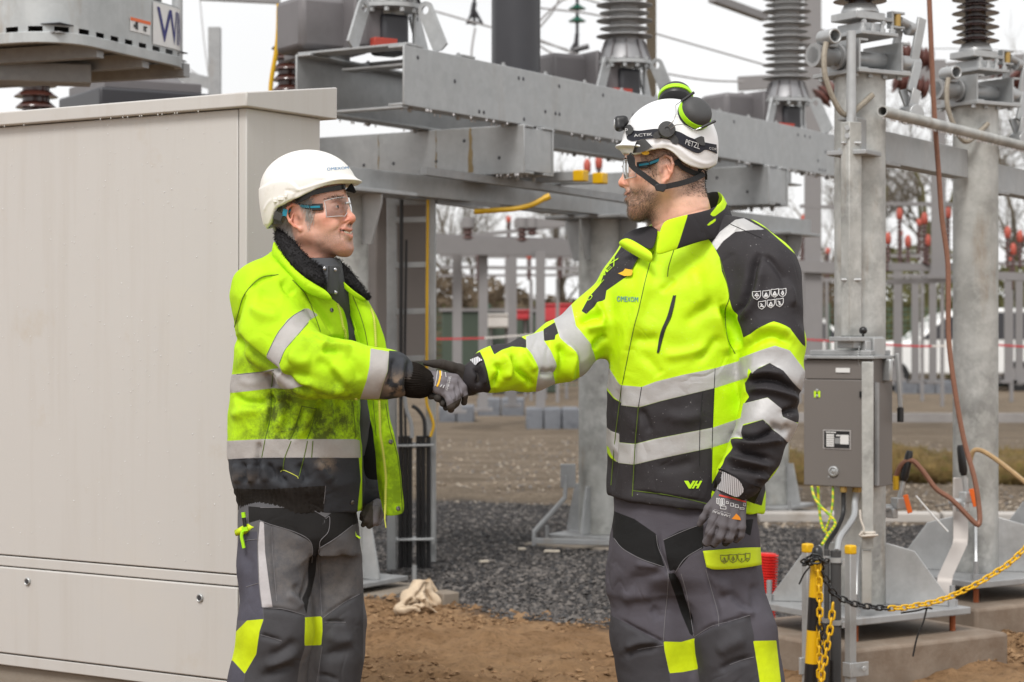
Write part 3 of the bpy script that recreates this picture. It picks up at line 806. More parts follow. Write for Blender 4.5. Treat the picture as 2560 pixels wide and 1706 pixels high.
# lower longitudinal girders over the columns
for b in (.36, .58):
    s = 1 if b < .5 else -1; mb = MB(); t = .01
    sbox(mb, O, -.1, 5.6, min(b, b+s*t), max(b, b+s*t), 1.985, 2.096); sbox(mb, O, -.1, 5.6, min(b+s*t, b+s*.06), max(b+s*t, b+s*.06), 1.985, 1.995); sbox(mb, O, -.1, 5.6, min(b+s*t, b+s*.06), max(b+s*t, b+s*.06), 2.086, 2.096)
    mb.obj('girder', M_GALV, frame, bevel=.003)
for a in (.15, 2.755, 5.17):
    mb = MB(); mb.cyl(A_(a, .49, .07), A_(a, .49, 1.965), .135, 40); mb.obj('column', M_GALVP, frame)
    mb = MB(); sbox(mb, O, a-.26, a+.26, .21, .73, 1.965, 1.984); mb.obj('head_plate', M_GALV, frame, bevel=.003)
    mb = MB(); sbox(mb, O, a-.24, a+.24, .25, .73, .045, .068); mb.obj('base_plate', M_GALVD, frame, bevel=.003)
    for da, db in ((1, 0), (-1, 0), (0, 1), (0, -1)):
        d = U*da+V*db; n = V*da-U*db; c = A_(a, .49, 0)
        g = MB(); g.prism([c+d*.136+W*.073-n*.006, c+d*.235+W*.073-n*.006, c+d*.235+W*.10-n*.006, c+d*.18+W*.36-n*.006, c+d*.136+W*.36-n*.006], n*.012); g.obj('gusset', M_GALVN, frame)
        g = MB(); g.prism([c+d*.136+W*1.964-n*.006, c+d*.25+W*1.964-n*.006, c+d*.25+W*1.92-n*.006, c+d*.19+W*1.72-n*.006, c+d*.136+W*1.72-n*.006], n*.012); g.obj('gusset', M_GALVN, frame)
    mb = MB()
    for da in (-.25, .25):
        for db in (.22, .72): mb.cyl(A_(a+da, db, -.05), A_(a+da, db, .12), .012, 10)
    mb.obj('anchor_bolt', M_GALVD, frame)['kind'] = 'stuff'
    mb = MB(); sbox(mb, O, a-.34, a+.34, .15, .83, -.25, .018); o = mb.obj('foundation', M_CONC, None, bevel=.01, loc=A_(a, .47, 0)); tag(o, {'0.15': 'concrete foundation under the first frame column beside the beige sack', '2.755': 'concrete foundation of the round frame column between the two men', '5.17': 'concrete foundation of the frame column behind the right man'}[str(a)], 'foundation', 'foundations under the frame columns')
# bolts and drips
mb = MB(); r = np.random.default_rng(4)
for a in np.arange(.12, 5.6, .42):
    for b in (.05, .61): mb.lathe([(.016, 0), (.016, .012), (.009, .013), (.009, .025)], A_(a, b, 2.661), W, 6); mb.lathe([(.014, 0), (.014, -.012), (.008, -.02)], A_(a, b, 2.369), W, 6)
for a in (1.1, 1.26, 4.1, 4.26):
    for b in (.05, .2, .5, .61): mb.lathe([(.014, 0), (.014, -.012), (.008, -.03)], A_(a, b, 2.112), W, 6)
mb.obj('bolts', M_GALVD, frame)['kind'] = 'stuff'
mb = MB()
for _ in range(170): mb.lathe([(.0025, -.012), (.005, -.006), (.003, 0)], A_(r.uniform(0, 5.4), r.choice([.001, .09, .655]), 2.369), W, 6)
for _ in range(120): mb.lathe([(.0025, -.012), (.005, -.006), (.003, 0)], A_(1.03+r.choice([0, .09]), r.uniform(0, 1.5), 2.1125), W, 6)
o = mb.obj('hanging_drops', paint('hanging water drop', (.8, .8, .82), .05, spec=1), frame); o['kind'] = 'stuff'
for a in (1.47, 1.68):
    mb = MB(); sbox(mb, O, a-.028, a+.028, -.10, .62, 2.098, 2.150); mb.obj('square_tube', M_GALV, frame, bevel=.003)
    mb = MB(); sbox(mb, O, a-.032, a+.032, -.150, -.085, 2.094, 2.154); mb.obj('yellow_cap', M_CHY, frame, bevel=.006)
mb = MB(); mb.bar(A_(.5, .25, 2.10), A_(3.6, -.05, 1.99), .05, .008, up=(0, 0, 1)); mb.bar(A_(.45, .2, 2.095), A_(2.6, .12, 2.06), .04, .04); mb.obj('flat_bar', M_GALVD, frame)

def plate_hole(c, d, n, w, L, th, hr, hp):
    "a plate with rounded end and a round hole: c foot centre, d along, n normal"
    d = d.normalized(); s = d.cross(n).normalized(); N = 32; hc = c+d*hp; out = []; inn = []
    for i in range(N):
        a = 2*math.pi*i/N; u, v = math.cos(a), math.sin(a)
        if u >= 0: out.append(hc+d*(w/2*u)+s*(w/2*v))
        else:
            k = min(hp/max(-u, 1e-6), (w/2)/max(abs(v), 1e-6)); out.append(hc+d*(k*u)+s*(k*v))
        inn.append(hc+d*(hr*u)+s*(hr*v))
    mb = MB(); m = N; vs = out+inn+[q+n*th for q in out+inn]; fs = []
    for i in range(N):
        j = (i+1) % N
        fs += [(i, j, m+j, m+i), (2*m+j, 2*m+i, 3*m+i, 3*m+j), (j, i, 2*m+i, 2*m+j), (m+i, m+j, 3*m+j, 3*m+i)]
    mb.add(vs, fs); return mb
def sheds(z0, z1, core, big, small, pitch, tip=.35):
    prof = [(core, z0)]; z = z0+pitch*.3; k = 0
    while z < z1-pitch*.4:
        R = big if k % 2 == 0 else small
        prof += [(core, z), (core+(R-core)*.5, z+pitch*.02), (R, z+pitch*.05), (R, z+pitch*.11), (core+(R-core)*.35, z+pitch*tip), (core, z+pitch*(tip+.12))]; z += pitch; k += 1
    return prof+[(core, z1)]
def breaker(a, lab, top):
    c = A_(a, .33, 2.66); t = thing('switchgear_pole', lab, 'insulator', c, 'switchgear poles standing on the frame')
    for i, an in enumerate((math.pi*.5, math.pi*1.5, 0, math.pi)):
        d = (V if i < 2 else U)*(1 if i % 2 == 0 else -1); foot = c+d*.315+W*.014
        lean = (W*.26-d*.120).normalized(); n = (U if i < 2 else V)
        plate_hole(foot-n*.007, lean, n, .085, .3, .014, .021, .225).obj('lug_plate', M_GALVN, t, bevel=0)
    mb = MB(); mb.lathe([(.09, .234), (.165, .236), (.165, .258), (.09, .26)], c, W, 40); mb.obj('ring_flange', M_GALVN, t)
    mb = MB()
    for i in range(12):
        q = c+(U*math.cos(i*.5236)+V*math.sin(i*.5236))*.148; mb.lathe([(.013, .212), (.013, .233)], q, W, 6); mb.lathe([(.013, .261), (.013, .275)], q, W, 6)
    mb.obj('flange_bolts', M_GALVN, t)['kind'] = 'stuff'
    mb = MB(); mb.lathe([(.155, .262), (.15, .275), (.115, .37), (.118, .385), (.105, .39)], c, W, 32); mb.obj('housing', paint('cast aluminium', (.30, .30, .31), .5, .4), t)
    mb = MB()
    for i in range(10):
        d = U*math.cos(i*.628)+V*math.sin(i*.628); mb.prism([c+d*.154+W*.265, c+d*.165+W*.265, c+d*.125+W*.38, c+d*.115+W*.38], d.cross(W)*.008)
    mb.obj('housing_rib', M_CAST, t)['kind'] = 'stuff'
    mb = MB(); mb.lathe(sheds(.39, top, .085, .170, .150, .047), c, W, 40); mb.obj('shed_insulator', M_SILI, t, smooth=50)
    mb = MB(); mb.box(c+W*.11, (.15, .15, .2), SITE.transposed()); mb.obj('mechanism', M_DARK, t, bevel=.02)
    mb = MB(); mb.box(c+W*.06-U*.09-V*.03, (.13, .05, .045), SITE.transposed()); mb.obj('red_block', paint('dull red lacquer', (.42, .05, .03), .5), t, bevel=.004)
    mb = MB(); mb.cyl(c+U*.09-V*.09+W*.02, c+U*.09-V*.09+W*.23, .012, 10); mb.obj('drive_rod', M_GALVN, t)
    # drive housing to the left and behind, on the far channel
    h = thing('drive_housing', lab.split(' on ')[0].replace('switchgear pole', 'drive housing')+{'0.34': ' above the near end of the frame', '2.76': ' beside the tall dark tube', '5.11': ' behind the right helmet'}[str(a)], 'housing', A_(a, .72, 2.66), 'grey drive housings on the frame')
    q = A_(a-.06, .70, 2.66); R = SITE.transposed()
    mb = MB(); mb.box(q+W*.17, (.40, .30, .27), R); mb.obj('case', M_CAST, h, bevel=.03)
    mb = MB()
    for k in (-.15, -.05, .12): mb.box(q-V*k+W*.17, (.03, .330, .296), R)
    mb.obj('case_rib', M_CAST, h, bevel=.012)['kind'] = 'stuff'
    mb = MB(); mb.box(q-V*.255+W*.16, (.11, .24, .24), R); mb.obj('coupling_case', M_CAST, h, bevel=.02)
    mb = MB(); mb.box(q+W*.015, (.2, .2, .03), R); mb.obj('foot', M_GALVD, h)
    return t, h
breaker(.34, 'lug footed switchgear pole on the near end of the frame, cut by the picture top', .42)
breaker(2.76, 'grey shed switchgear pole on the middle of the frame, left of the right helmet', 1.9)
breaker(5.11, 'grey shed switchgear pole on the far end of the frame, left of the drive pole', 1.9)
# housing cone over the first pole and its side pipe
q = A_(.34, .33, 2.66); mb = MB(); mb.cyl(q+W*.33-V*.1, q+W*.33-V*.30, .05, 24); o = mb.obj('side_pipe', M_CAST, None, loc=q+W*.33); adopt(o, [x for x in bpy.data.objects if x.name == 'switchgear_pole'][0])

# tall dark tubes on pyramid feet
def dark_tube(c, r, z0, z1, lab, legs=True):
    t = thing('dark_column', lab, 'column', (c.x, c.y, 0), 'tall dark columns behind the frame')
    R = SITE.transposed(); b = Vector((c.x, c.y, 0))
    mb = MB(); mb.cyl(b+W*(z0+(.12 if legs else .02)), b+W*z1, r, 40); mb.obj('tube', M_DARK, t)
    if legs:
        mb = MB(); mb.lathe([(r*1.9, z0+.02), (r*1.7, z0+.05), (r*1.05, z0+.15), (r*1.02, z0+.2)], b, W, 8); mb.obj('pyramid_foot', M_CAST, t)
        mb = MB(); mb.box(b+W*(z0-.01), (r*3.8, r*3.8, .06), R); mb.obj('foot_plate', M_CAST, t, bevel=.008)
        mb = MB(); mb.box(b+W*(z0-.13), (r*4.4, r*4.4, .18), R); mb.obj('foot_box', M_DARK, t, bevel=.015)
    else:
        mb = MB(); mb.lathe([(r*1.25, z0), (r*1.25, z0+.02), (r, z0+.03)], b, W, 32); mb.obj('foot_flange', M_CAST, t)
    for sx in (-1, 1) if legs else ():
        mb = MB(); mb.bar(b+U*sx*.25+W*0, b+U*sx*.25+W*(z0-.22), .12, .12); mb.obj('leg', M_GALVD, t)
        plate_hole(b+U*sx*r*1.7-V*.05+W*(z0+.02), W, U*1.0, .09, .1, .012, .022, .05).obj('lifting_eye', M_GALVN, t)
    return t
dark_tube(P(337, 0, 11.6), .155, 2.70, 6.2, 'dark column on a pyramid foot under the lift platform, above the cabinet')
dark_tube(A_(1.88, .55, 0), .14, 2.662, 6.2, 'dark column rising behind the frame beam, left of the green insulator string', False)
# brown post insulators on pedestals
def brown_post(c, z0, z1, R, lab, grp='brown post insulators near the cabinet'):
    t = thing('post_insulator', lab, 'insulator', (c.x, c.y, 0), grp); b = Vector((c.x, c.y, 0))
    mb = MB(); mb.lathe(sheds(z0, z1, R*.62, R, R*.93, .058, .5), b, W, 32); mb.obj('sheds', M_PORC, t, smooth=50)
    mb = MB(); mb.lathe([(R*.75, z1), (R*.75, z1+.04), (R*.5, z1+.05)], b, W, 24); mb.lathe([(R*.75, z0-.05), (R*.75, z0)], b, W, 24); mb.obj('cap', M_GALVD, t)
    mb = MB(); mb.bar(b, b+W*(z0-.05), .1, .1); mb.obj('pedestal', M_GALVD, t); return t
brown_post(P(90, 0, 10.6), 2.40, 2.85, .115, 'short brown ribbed insulator above the left end of the cabinet')
brown_post(P(722, 0, 10.9), 2.35, 2.90, .095, 'brown ribbed insulator beside the yellow earth cable')
mb = MB(); mb.tube(catmull([P(697, 10, 10.6), P(695, 80, 10.6), P(690, 130, 10.6), P(680, 190, 10.6), P(676, 240, 10.6), P(672, 420, 10.6)], 5), .012, 8); o = mb.obj('earth_cable', M_CABY, None, loc=P(676, 240, 10.6)); tag(o, 'yellow earth cable hanging left of the brown insulator', 'cable')
mb = MB(); mb.bar(P(537, 1200, 17), P(537, 70, 17)*1, .10, .10); mb.bar(P(300, 150, 17.5), P(537, 212, 17.0), .07, .10)
t = thing('steel_post', 'grey steel post with a cross arm rising behind the cabinet roof', 'post', P(537, 1207, 17)*1); mb.obj('shaft', M_GALVD, t)

# cable ladder with pipes and control cabinet under the frame
lad = thing('cable_ladder', 'galvanised cable ladder with black pipes behind the open jacket', 'cable ladder', P(1028, 1420, 10.75))
YL = 10.6; r_ = lambda px, py, Y=YL: P(px, py, Y)
for x in (979, 1077):
    mb = MB(); a, b = r_(x, 487), r_(x, 1425 if x < 1000 else 1405); mb.bar(a, b, .05, .018, up=(0, 1, 0)); mb.bar(a+Vector((.02, .03, 0)), b+Vector((.02, .03, 0)), .012, .06, up=(0, 1, 0)); mb.obj('rail', M_GALV, lad, bevel=.003)
for y in (507, 551, 664, 780, 898, 1115, 1350):
    mb = MB(); mb.bar(r_(990, y), r_(1072, y-2), .035, .03); mb.obj('rung', M_GALV, lad, bevel=.002)
mb = MB(); mb.bar(r_(1066, 486), r_(1092, 486), .06, .025); mb.obj('end_cap', M_CHY, lad)
for x in (1001, 1013, 1025, 1046, 1058, 1071):
    mb = MB(); mb.cyl(r_(x, 1090, YL-.035), r_(x, 1420, YL-.02), .0125, 12); mb.obj('pipe', M_CHK, lad)
mb = MB()
for y in (1115, 1350): mb.bar(r_(992, y, YL-.06), r_(1084, y-2, YL-.06), .04, .012, up=(0, 0, 1))
mb.obj('pipe_clamp', M_GALVN, lad, bevel=.003)
for pts, m, rr in (([(1004, 480), (1003, 700), (1002, 1000), (1003, 1095)], M_CABK, .010), ([(1016, 600), (1012, 900), (1012, 1000), (1014, 1095)], M_CABK, .007), ([(1030, 1095), (1028, 1060), (1015, 1020), (1010, 960), (1008, 900)], M_CABG, .011), ([(1062, 1095), (1060, 1050), (1045, 1025), (1030, 1015)], M_CABK, .010), ([(1070, 500), (1068, 700), (1067, 900), (1066, 1000), (1078, 1040), (1084, 1065), (1076, 1092)], M_CABY, .008)):
    mb = MB(); mb.tube(catmull([r_(a, b, YL-.05) for a, b in pts], 5), rr, 8); mb.obj('cable', m, lad)
M_TAUPE = paint('taupe enclosure', (.21, .185, .17), .5, var=.08, dirt=(.16, .14, .13), dscale=2)
cb = thing('control_cabinet', 'taupe control cabinet hanging behind the cable ladder', 'cabinet', P(985, 905, 11.2))
mb = MB(); q = P(985, 690, 11.25); mb.box(q, (.36, .25, .98), SITE.transposed()); mb.obj('case', M_TAUPE, cb, bevel=.008)
mb = MB(); mb.box(P(930, 690, 11.12), (.02, .02, 1.0)); mb.obj('door_edge', M_DARK, cb)
mb = MB(); mb.tube(catmull([P(1185, 530, 10.5), P(1240, 526, 10.5), P(1290, 522, 10.5), P(1330, 512, 10.5), P(1362, 496, 10.5)], 5), .014, 8); mb.tube([P(1360, 497, 10.5), P(1375, 490, 10.5)], .017, 8); o = mb.obj('yellow_cable', M_CABY, None, loc=P(1290, 522, 10.5)); tag(o, 'yellow cable curving under the frame left of the right man', 'cable')
mb = MB(); mb.bar(P(1092, 508, 10.6), P(1250, 528, 10.7), .06, .008); mb.bar(P(1092, 500, 10.6), P(1250, 515, 10.7), .004, .03); o = mb.obj('cable_tray', M_GALVD, None, loc=P(1170, 515, 10.6)); tag(o, 'narrow cable tray under the frame above the handshake', 'cable tray')
# footrest bracket at the middle column
mb = MB(); q = [P(1415, 1190, 11.9), P(1412, 1245, 11.9), P(1335, 1330, 11.8), P(1335, 1365, 11.8), P(1550, 1372, 11.9)]; mb.tube(q[:4], .014, 8); mb.bar(P(1340, 1352, 11.6), P(1560, 1358, 11.8), .03, .03); mb.box(P(1420, 1190, 12.0), (.09, .06, .14)); t = thing('bent_bracket', 'bent tube bracket at the foot of the round column between the men', 'bracket', P(1412, 1360, 11.9)); mb.obj('tube', M_GALVD, t, bevel=.002)
# sack, block, paper scraps
g = Solid((P(960, 0, 9.2).x-.05, 8.85, -.05), (P(1125, 0, 9.2).x+.05, 9.6, .27), .006)
for a, b in (((1000, 1524, 9.05, 20), (1050, 1478, 9.2, 30)), ((1050, 1478, 9.2, 26), (1074, 1442, 9.25, 5)), ((1020, 1500, 9.25, 24), (1088, 1505, 9.2, 20)), ((1060, 1500, 9.02, 14), (1098, 1538, 8.98, 9)), ((1000, 1525, 9.0, 12), (1045, 1520, 8.98, 13)), ((1074, 1446, 9.25, 5), (1096, 1480, 9.25, 12))): chain_px(g, [a, b], .02)
v, q = g.mesh(); s = Skin(v, q, 1); s.push(.009*ridged(s.v, 26, 5)-.004+.004*wave_noise(s.v, 60, 6)); px, py = s.px()
s.push(folds(px, py, [([(1072, 1444), (1050, 1480), (1010, 1515)], 4, -10), ([(1074, 1446), (1070, 1490), (1090, 1530)], 4, -10), ([(1010, 1500), (1050, 1495), (1095, 1520)], 4, 9), ([(995, 1520), (1030, 1512), (1070, 1535)], 4, -9), ([(1045, 1470), (1060, 1500), (1050, 1530)], 4, 7)])*S*2)
o = link('sack', s.mesh('sack'), None, paint('beige cloth', (.58, .46, .33), .9, var=.2, scale=14, bmp=.4, bscale=120, dirt=(.30, .19, .10), dscale=9)); tag(o, 'crumpled beige cloth sack lying on the soil edge', 'sack')
mb = MB(); mb.box(P(1112, 1500, 9.25)-W*.01, (.09, .12, .10), SITE.transposed()); o = mb.obj('concrete_block', M_CONC, None, bevel=.008); tag(o, 'small concrete block beside the beige sack', 'block')
for px, py, w, lab in ((1210, 1414, .05, 'white paper scrap on the dark gravel'), (1380, 1388, .09, 'pale wood chip on gravel near the bent bracket'), (1305, 1382, .04, 'small pale stone chip left of the wood chip')):
    Yg = F*CAMZ/(py-HY); mb = MB(); mb.box(P(px, py, Yg)+W*.022, (w, .03, .012), Matrix.Rotation(.4 if w < .06 else -.1, 3, 'Z')); o = mb.obj('scrap', paint('pale scrap', (.62, .55, .45), .9), None, bevel=.003); tag(o, lab, 'scrap')
# ================================================================== lift platform over the cabinet
EX = Vector((.385, .923, 0)).normalized(); EY = Vector((-.923, .385, 0)).normalized()
PC = P(150, 829, 8.0); PC.z = 0
def pl_(a, b, z): return PC+EX*a+EY*b+W*z
def rrect(x0, x1, y0, y1, r, n=8):
    out = []
    for cx, cy, a0 in ((x1-r, y1-r, 0), (x0+r, y1-r, 90), (x0+r, y0+r, 180), (x1-r, y0+r, 270)):
        for i in range(n+1): a = math.radians(a0+90*i/n); out.append((cx+r*math.cos(a), cy+r*math.sin(a)))
    return out
plat = thing('lift_platform', 'galvanised work platform of a lift with a warning sticker, over the cabinet', 'work platform', pl_(.5, .6, 2.3))
L1, L2 = 1.0, 1.45
ring = rrect(-.02, L1, -.02, L2, .2)
def band(pts, z0, z1, th, out=0):
    mb = MB(); n = len(pts); cx = sum(p[0] for p in pts)/n; cy = sum(p[1] for p in pts)/n; vs = []
    for z in (z0, z1):
        for k in (0, 1):
            for i, (x, y) in enumerate(pts):
                xa, ya = pts[i-1]; xb, yb = pts[(i+1) % n]; tx, ty = xb-xa, yb-ya; l = math.hypot(tx, ty) or 1; nx, ny = ty/l, -tx/l
                d = out-(th if k else 0); vs.append(pl_(x+nx*d, y+ny*d, z))
    fs = []
    for i in range(n):
        j = (i+1) % n; fs += [(i, j, 2*n+j, 2*n+i), (n+j, n+i, 3*n+i, 3*n+j), (j, i, n+i, n+j), (2*n+i, 2*n+j, 3*n+j, 3*n+i)]
    mb.add(vs, fs); return mb
M_PLAT = galv('stained galvanised sheet', (.44, .46, .465), .25, .5, .55, .5)
band(ring, 2.523, 2.72, .004).obj('kick_panel', M_PLAT, plat)
band(ring, 2.455, 2.500, .030, .012).obj('edge_rail', M_PLAT, plat, bevel=.003)
# webs between the slots above the rail
mb = MB(); n = len(ring); acc = 0
pts = [(Vector((a, b, 0))) for a, b in ring]; per = [(pts[(i+1) % n]-pts[i]).length for i in range(n)]; tot = sum(per); s_ = 0
k = 0
while s_ < tot:
    def at_(s):
        i = 0
        while s > per[i]: s -= per[i]; i = (i+1) % n
        return pts[i].lerp(pts[(i+1) % n], s/per[i])
    a, b = at_(s_ % tot), at_((s_+.045) % tot)
    mb.bar(pl_(a.x, a.y, 2.5115), pl_(b.x, b.y, 2.5115), .004, .023); s_ += .105
mb.obj('slot_web', M_PLAT, plat)['kind'] = 'stuff'
mb = MB()
for x in np.arange(.02, L1-.03, .032): mb.bar(pl_(x, .01, 2.498), pl_(x, L2-.03, 2.498), .020, .003)
for y in np.arange(.02, L2-.03, .032): mb.bar(pl_(.01, y, 2.4945), pl_(L1-.03, y, 2.4945), .020, .003)
mb.obj('floor_mesh', M_GALVD, plat)['kind'] = 'stuff'
mb = MB(); mb.edges(pl_(0, 0, 2.529), EX*(L1-.04), EY*(L2-.04), W*.004); mb.obj('slot_backing', M_DARK, plat)  # added dark sheet, blocks the bright sky so the slots look shaded inside
mb = MB()
for x in (.28, .62, .95): mb.bar(pl_(x, .0, 2.455), pl_(x, L2-.04, 2.455), .05, .06)
mb.obj('floor_beam', M_GALVD, plat)['kind'] = 'stuff'
mb = MB(); mb.bar(pl_(-.05, 1.2, 2.405), pl_(.62, .28, 2.405), .14, .085); mb.obj('support_arm', M_GALVD, plat, bevel=.006)
mb = MB(); mb.cyl(pl_(-.3, 1.3, 2.345), pl_(.3, .75, 2.35), .035, 16); mb.obj('support_arm', M_DARK, plat)
for x in (.92,):
    mb = MB(); mb.cyl(pl_(x, .03, 2.5), pl_(x, .03, 3.6), .024, 14); mb.obj('rail_post', M_GALV, plat)
def plaque(x0, x1, z0, z1, mat, name, lift=.002):
    mb = MB(); mb.edges(pl_(x0, -.020-lift-.0015, z0), EX*(x1-x0), EY*.0015, W*(z1-z0)); return mb.obj(name, mat, plat)
M_STW = paint('white sticker', (.72, .72, .71), .4); M_STO = paint('orange sticker', (.75, .13, .015), .4); M_STK = paint('black print', (.015, .015, .016), .5); M_NAVY = paint('navy lettering', (.018, .020, .16), .5)
def xat(px):
    d = P(px, 829, 1)-Vector((0, 0, CAMZ)); q0 = pl_(0, -.02, 0); t = q0.dot(EY)/d.dot(EY); return (Vector((0, 0, 0))+Vector((d.x, d.y, 0))*t-PC).dot(EX), t
def zat(px, py): x, t = xat(px); return CAMZ-(py-HY)/F*t
xa, xb = xat(324)[0], xat(374)[0]
zt, zb = zat(349, 49), zat(349, 83)
plaque(xa, xb, zb, zt, M_STW, 'warning_sticker'); plaque(xa, xb, zt-.014, zt, M_STO, 'warning_stripe', .004)
mb = MB()
for u, w, h, dz in ((.28, .012, .030, .012), (.20, .012, .012, .018), (.34, .006, .034, .010), (.74, .008, .020, .010), (.74, .030, .005, .028), (.66, .005, .014, .012)):
    x = xa+(xb-xa)*u; mb.edges(pl_(x-w/2, -.0265, zb+dz), EX*w, EY*.001, W*h)
mb.obj('pictogram', M_STK, plat)
# curved name plate round the right-hand corner of the panel
cv = [(x, y) for x, y in rrect(-.02, L1, -.02, L2, .16, 12)[39:52]]
cpts = [(L1-.2-.16, -.02), (L1-.2-.08, -.02)]+[(L1-.2+.2*math.sin(a), -.02+.2-.2*math.cos(a)) for a in np.linspace(0, 1.0, 8)]
def curve_at(s):
    s *= len(cpts)-1; i = min(int(s), len(cpts)-2); f = s-i
    (a, b), (c, d) = cpts[i], cpts[i+1]; return a+(c-a)*f, b+(d-b)*f
mb = MB(); vs = []
for i in range(17):
    x, y = curve_at(i/16); nx, ny = (x-(L1-.4)), (y-.3); l = math.hypot(nx, ny); nx, ny = nx/l, ny/l
    for z in (2.530, 2.712): vs.append(pl_(x+nx*.004, y+ny*.004, z))
mb.add(vs, [(2*i, 2*i+2, 2*i+3, 2*i+1) for i in range(16)]); mb.obj('name_sticker', M_STW, plat, smooth=180)
tv, tf = text_outline('WIN'); x0, x1 = min(v[0] for v in tv), max(v[0] for v in tv); y1 = max(v[1] for v in tv)
mb = MB(); vs = []
for v in tv:
    x, y = curve_at(.04+.56*(v[0]-x0)/(x1-x0)); nx, ny = (x-(L1-.4)), (y-.3); l = math.hypot(nx, ny); vs.append(pl_(x+nx/l*.007, y+ny/l*.007, 2.550+.145*v[1]/y1))
mb.add(vs, tf); mb.obj('lettering', M_NAVY, plat)
# ================================================================== disconnector poles on the right
D1 = Vector((1.363, 7.8, 0)); D2 = Vector((2.065, 8.87, 0)); D3 = Vector((2.77, 9.95, 0))
RS = SITE.transposed()          # rotates x to -V (right, nearer), y to U
M_CONC2 = paint('wet concrete', (.25, .20, .155), .7, var=.25, scale=7, bmp=.5, bscale=50, dirt=(.15, .10, .065), dscale=5, drange=(.42, .7))
def disconnector(c, lab, front=True, core_m=M_PORC):
    t = thing('disconnector_pole', lab, 'pole', c, 'disconnector poles in a row')
    s = lambda x, y, z: c+RS@Vector((x, y, 0))+W*z      # x right-near, y right-away
    if not front:
        pass
    mb = MB(); mb.cyl(s(0, 0, .225), s(0, 0, 2.285), .0995, 40); mb.obj('column', M_GALVP, t)
    mb = MB(); mb.box(s(0, 0, .210), (.60, .60, .028), RS); mb.obj('base_plate', M_GALVD, t, bevel=.004)
    for k in range(4):
        d = RS@Vector((math.cos(k*math.pi/2+math.pi/4), math.sin(k*math.pi/2+math.pi/4), 0)); n = Vector((-d.y, d.x, 0)); b = s(0, 0, .225)
        g = MB(); g.prism([b+d*.098-n*.006, b+d*.34-n*.006, b+d*.34+W*.03-n*.006, b+d*.21+W*.21-n*.006, b+d*.098+W*.24-n*.006], n*.012); g.obj('gusset', M_GALVN, t, bevel=.002)
    for x, y in ((.25, .25), (-.25, .25), (.25, -.25), (-.25, -.25)):
        mb = MB(); mb.cyl(s(x, y, .12), s(x, y, .195), .012, 10, m=0); mb.cyl(s(x, y, .224), s(x, y, .305), .011, 10, m=1); mb.lathe([(.021, .224), (.021, .25)], s(x, y, 0), W, 6, 1); mb.obj('anchor_bolt', [M_RUST, M_GALVD], t)
    z = 2.285
    mb = MB(); mb.box(s(.01, 0, z+.008), (.27, .27, .016), RS); mb.obj('top_plate', M_GALV, t, bevel=.002)
    mb = MB()
    for x in (-.10, .12):
        mb.box(s(x, 0, z+.075), (.008, .22, .115), RS); mb.box(s(x+.02, 0, z+.020), (.045, .22, .008), RS); mb.box(s(x+.02, 0, z+.130), (.045, .22, .008), RS)
    mb.obj('bearing_bracket', M_GALV, t)
    mb = MB(); mb.cyl(s(-.24, 0, z+.07), s(.30, 0, z+.07), .032, 24); mb.obj('shaft', M_GALV, t)
    for pr, x in (([(.046, 0), (.046, .05), (.040, .055), (.040, .085)], -.24), ([(.050, 0), (.050, .012)], -.125), ([(.052, 0), (.052, .014)], .150), ([(.044, 0), (.044, .012)], .185)):
        mb = MB(); mb.lathe(pr, s(x, 0, z+.07), RS@Vector((1, 0, 0)), 24); mb.obj('bearing', M_GALVD, t)
    mb = MB(); mb.box(s(0, 0, z+.158), (.19, .23, .014), RS); mb.box(s(0, 0, z+.185), (.11, .14, .04), RS); mb.obj('upper_plate', M_GALV, t, bevel=.002)
    mb = MB(); mb.box(s(-.01, -.0, z+.232), (.15, .15, .030), RS); mb.lathe([(.075, z+.248), (.072, z+.262), (.060, z+.285)], s(0, 0, 0), W, 28); mb.obj('rotating_head', M_GALVN, t, bevel=.003)
    mb = MB()
    for x in (-.075, -.025, .025, .075):
        for y in (-.1, .1): mb.lathe([(.012, 0), (.012, .014), (.007, .016), (.007, .03)], s(x, y, z+.165), W, 6); mb.lathe([(.011, 0), (.011, -.014)], s(x*1.5, y, z), W, 6)
    for x in (-.05, .05): mb.lathe([(.010, 0), (.010, .012)], s(x, -.072, z+.205), RS@Vector((0, -1, 0)), 6)
    mb.obj('bolts', M_GALVN, t)['kind'] = 'stuff'
    mb = MB(); mb.lathe(sheds(z+.285, z+1.2, .046, .104, .084, .031, .5), s(0, 0, 0), W, 36); mb.obj('sheds', M_PORCK, t, smooth=45)
    # fork, brass bush and crank lever
    h = z+.245
    mb = MB(); mb.bar(s(.08, 0, h-.01), s(.16, 0, h-.01), .035, .016); mb.bar(s(.155, 0, h+.022), s(.225, 0, h+.022), .03, .010); mb.bar(s(.155, 0, h-.035), s(.225, 0, h-.035), .03, .010); mb.bar(s(.160, 0, h-.04), s(.160, 0, h+.026), .03, .012, up=RS@Vector((1, 0, 0))); mb.obj('fork', M_GALV, t, bevel=.002)
    mb = MB(); mb.cyl(s(.195, 0, h-.030), s(.195, 0, h+.017), .016, 16); mb.obj('bush', M_BRASS, t)
    mb = MB(); mb.cyl(s(.21, 0, h-.006), s(.29, .0, h-.03), .018, 14); mb.lathe([(.026, 0), (.026, .03)], s(.25, 0, h-.034), RS@Vector((1, 0, 0)), 20); mb.obj('link_rod', M_GALVD, t)
    mb = MB()
    a, b, e = s(.31, -.02, h+.01), s(.265, -.02, z+.07), s(.215, -.055, z-.05)
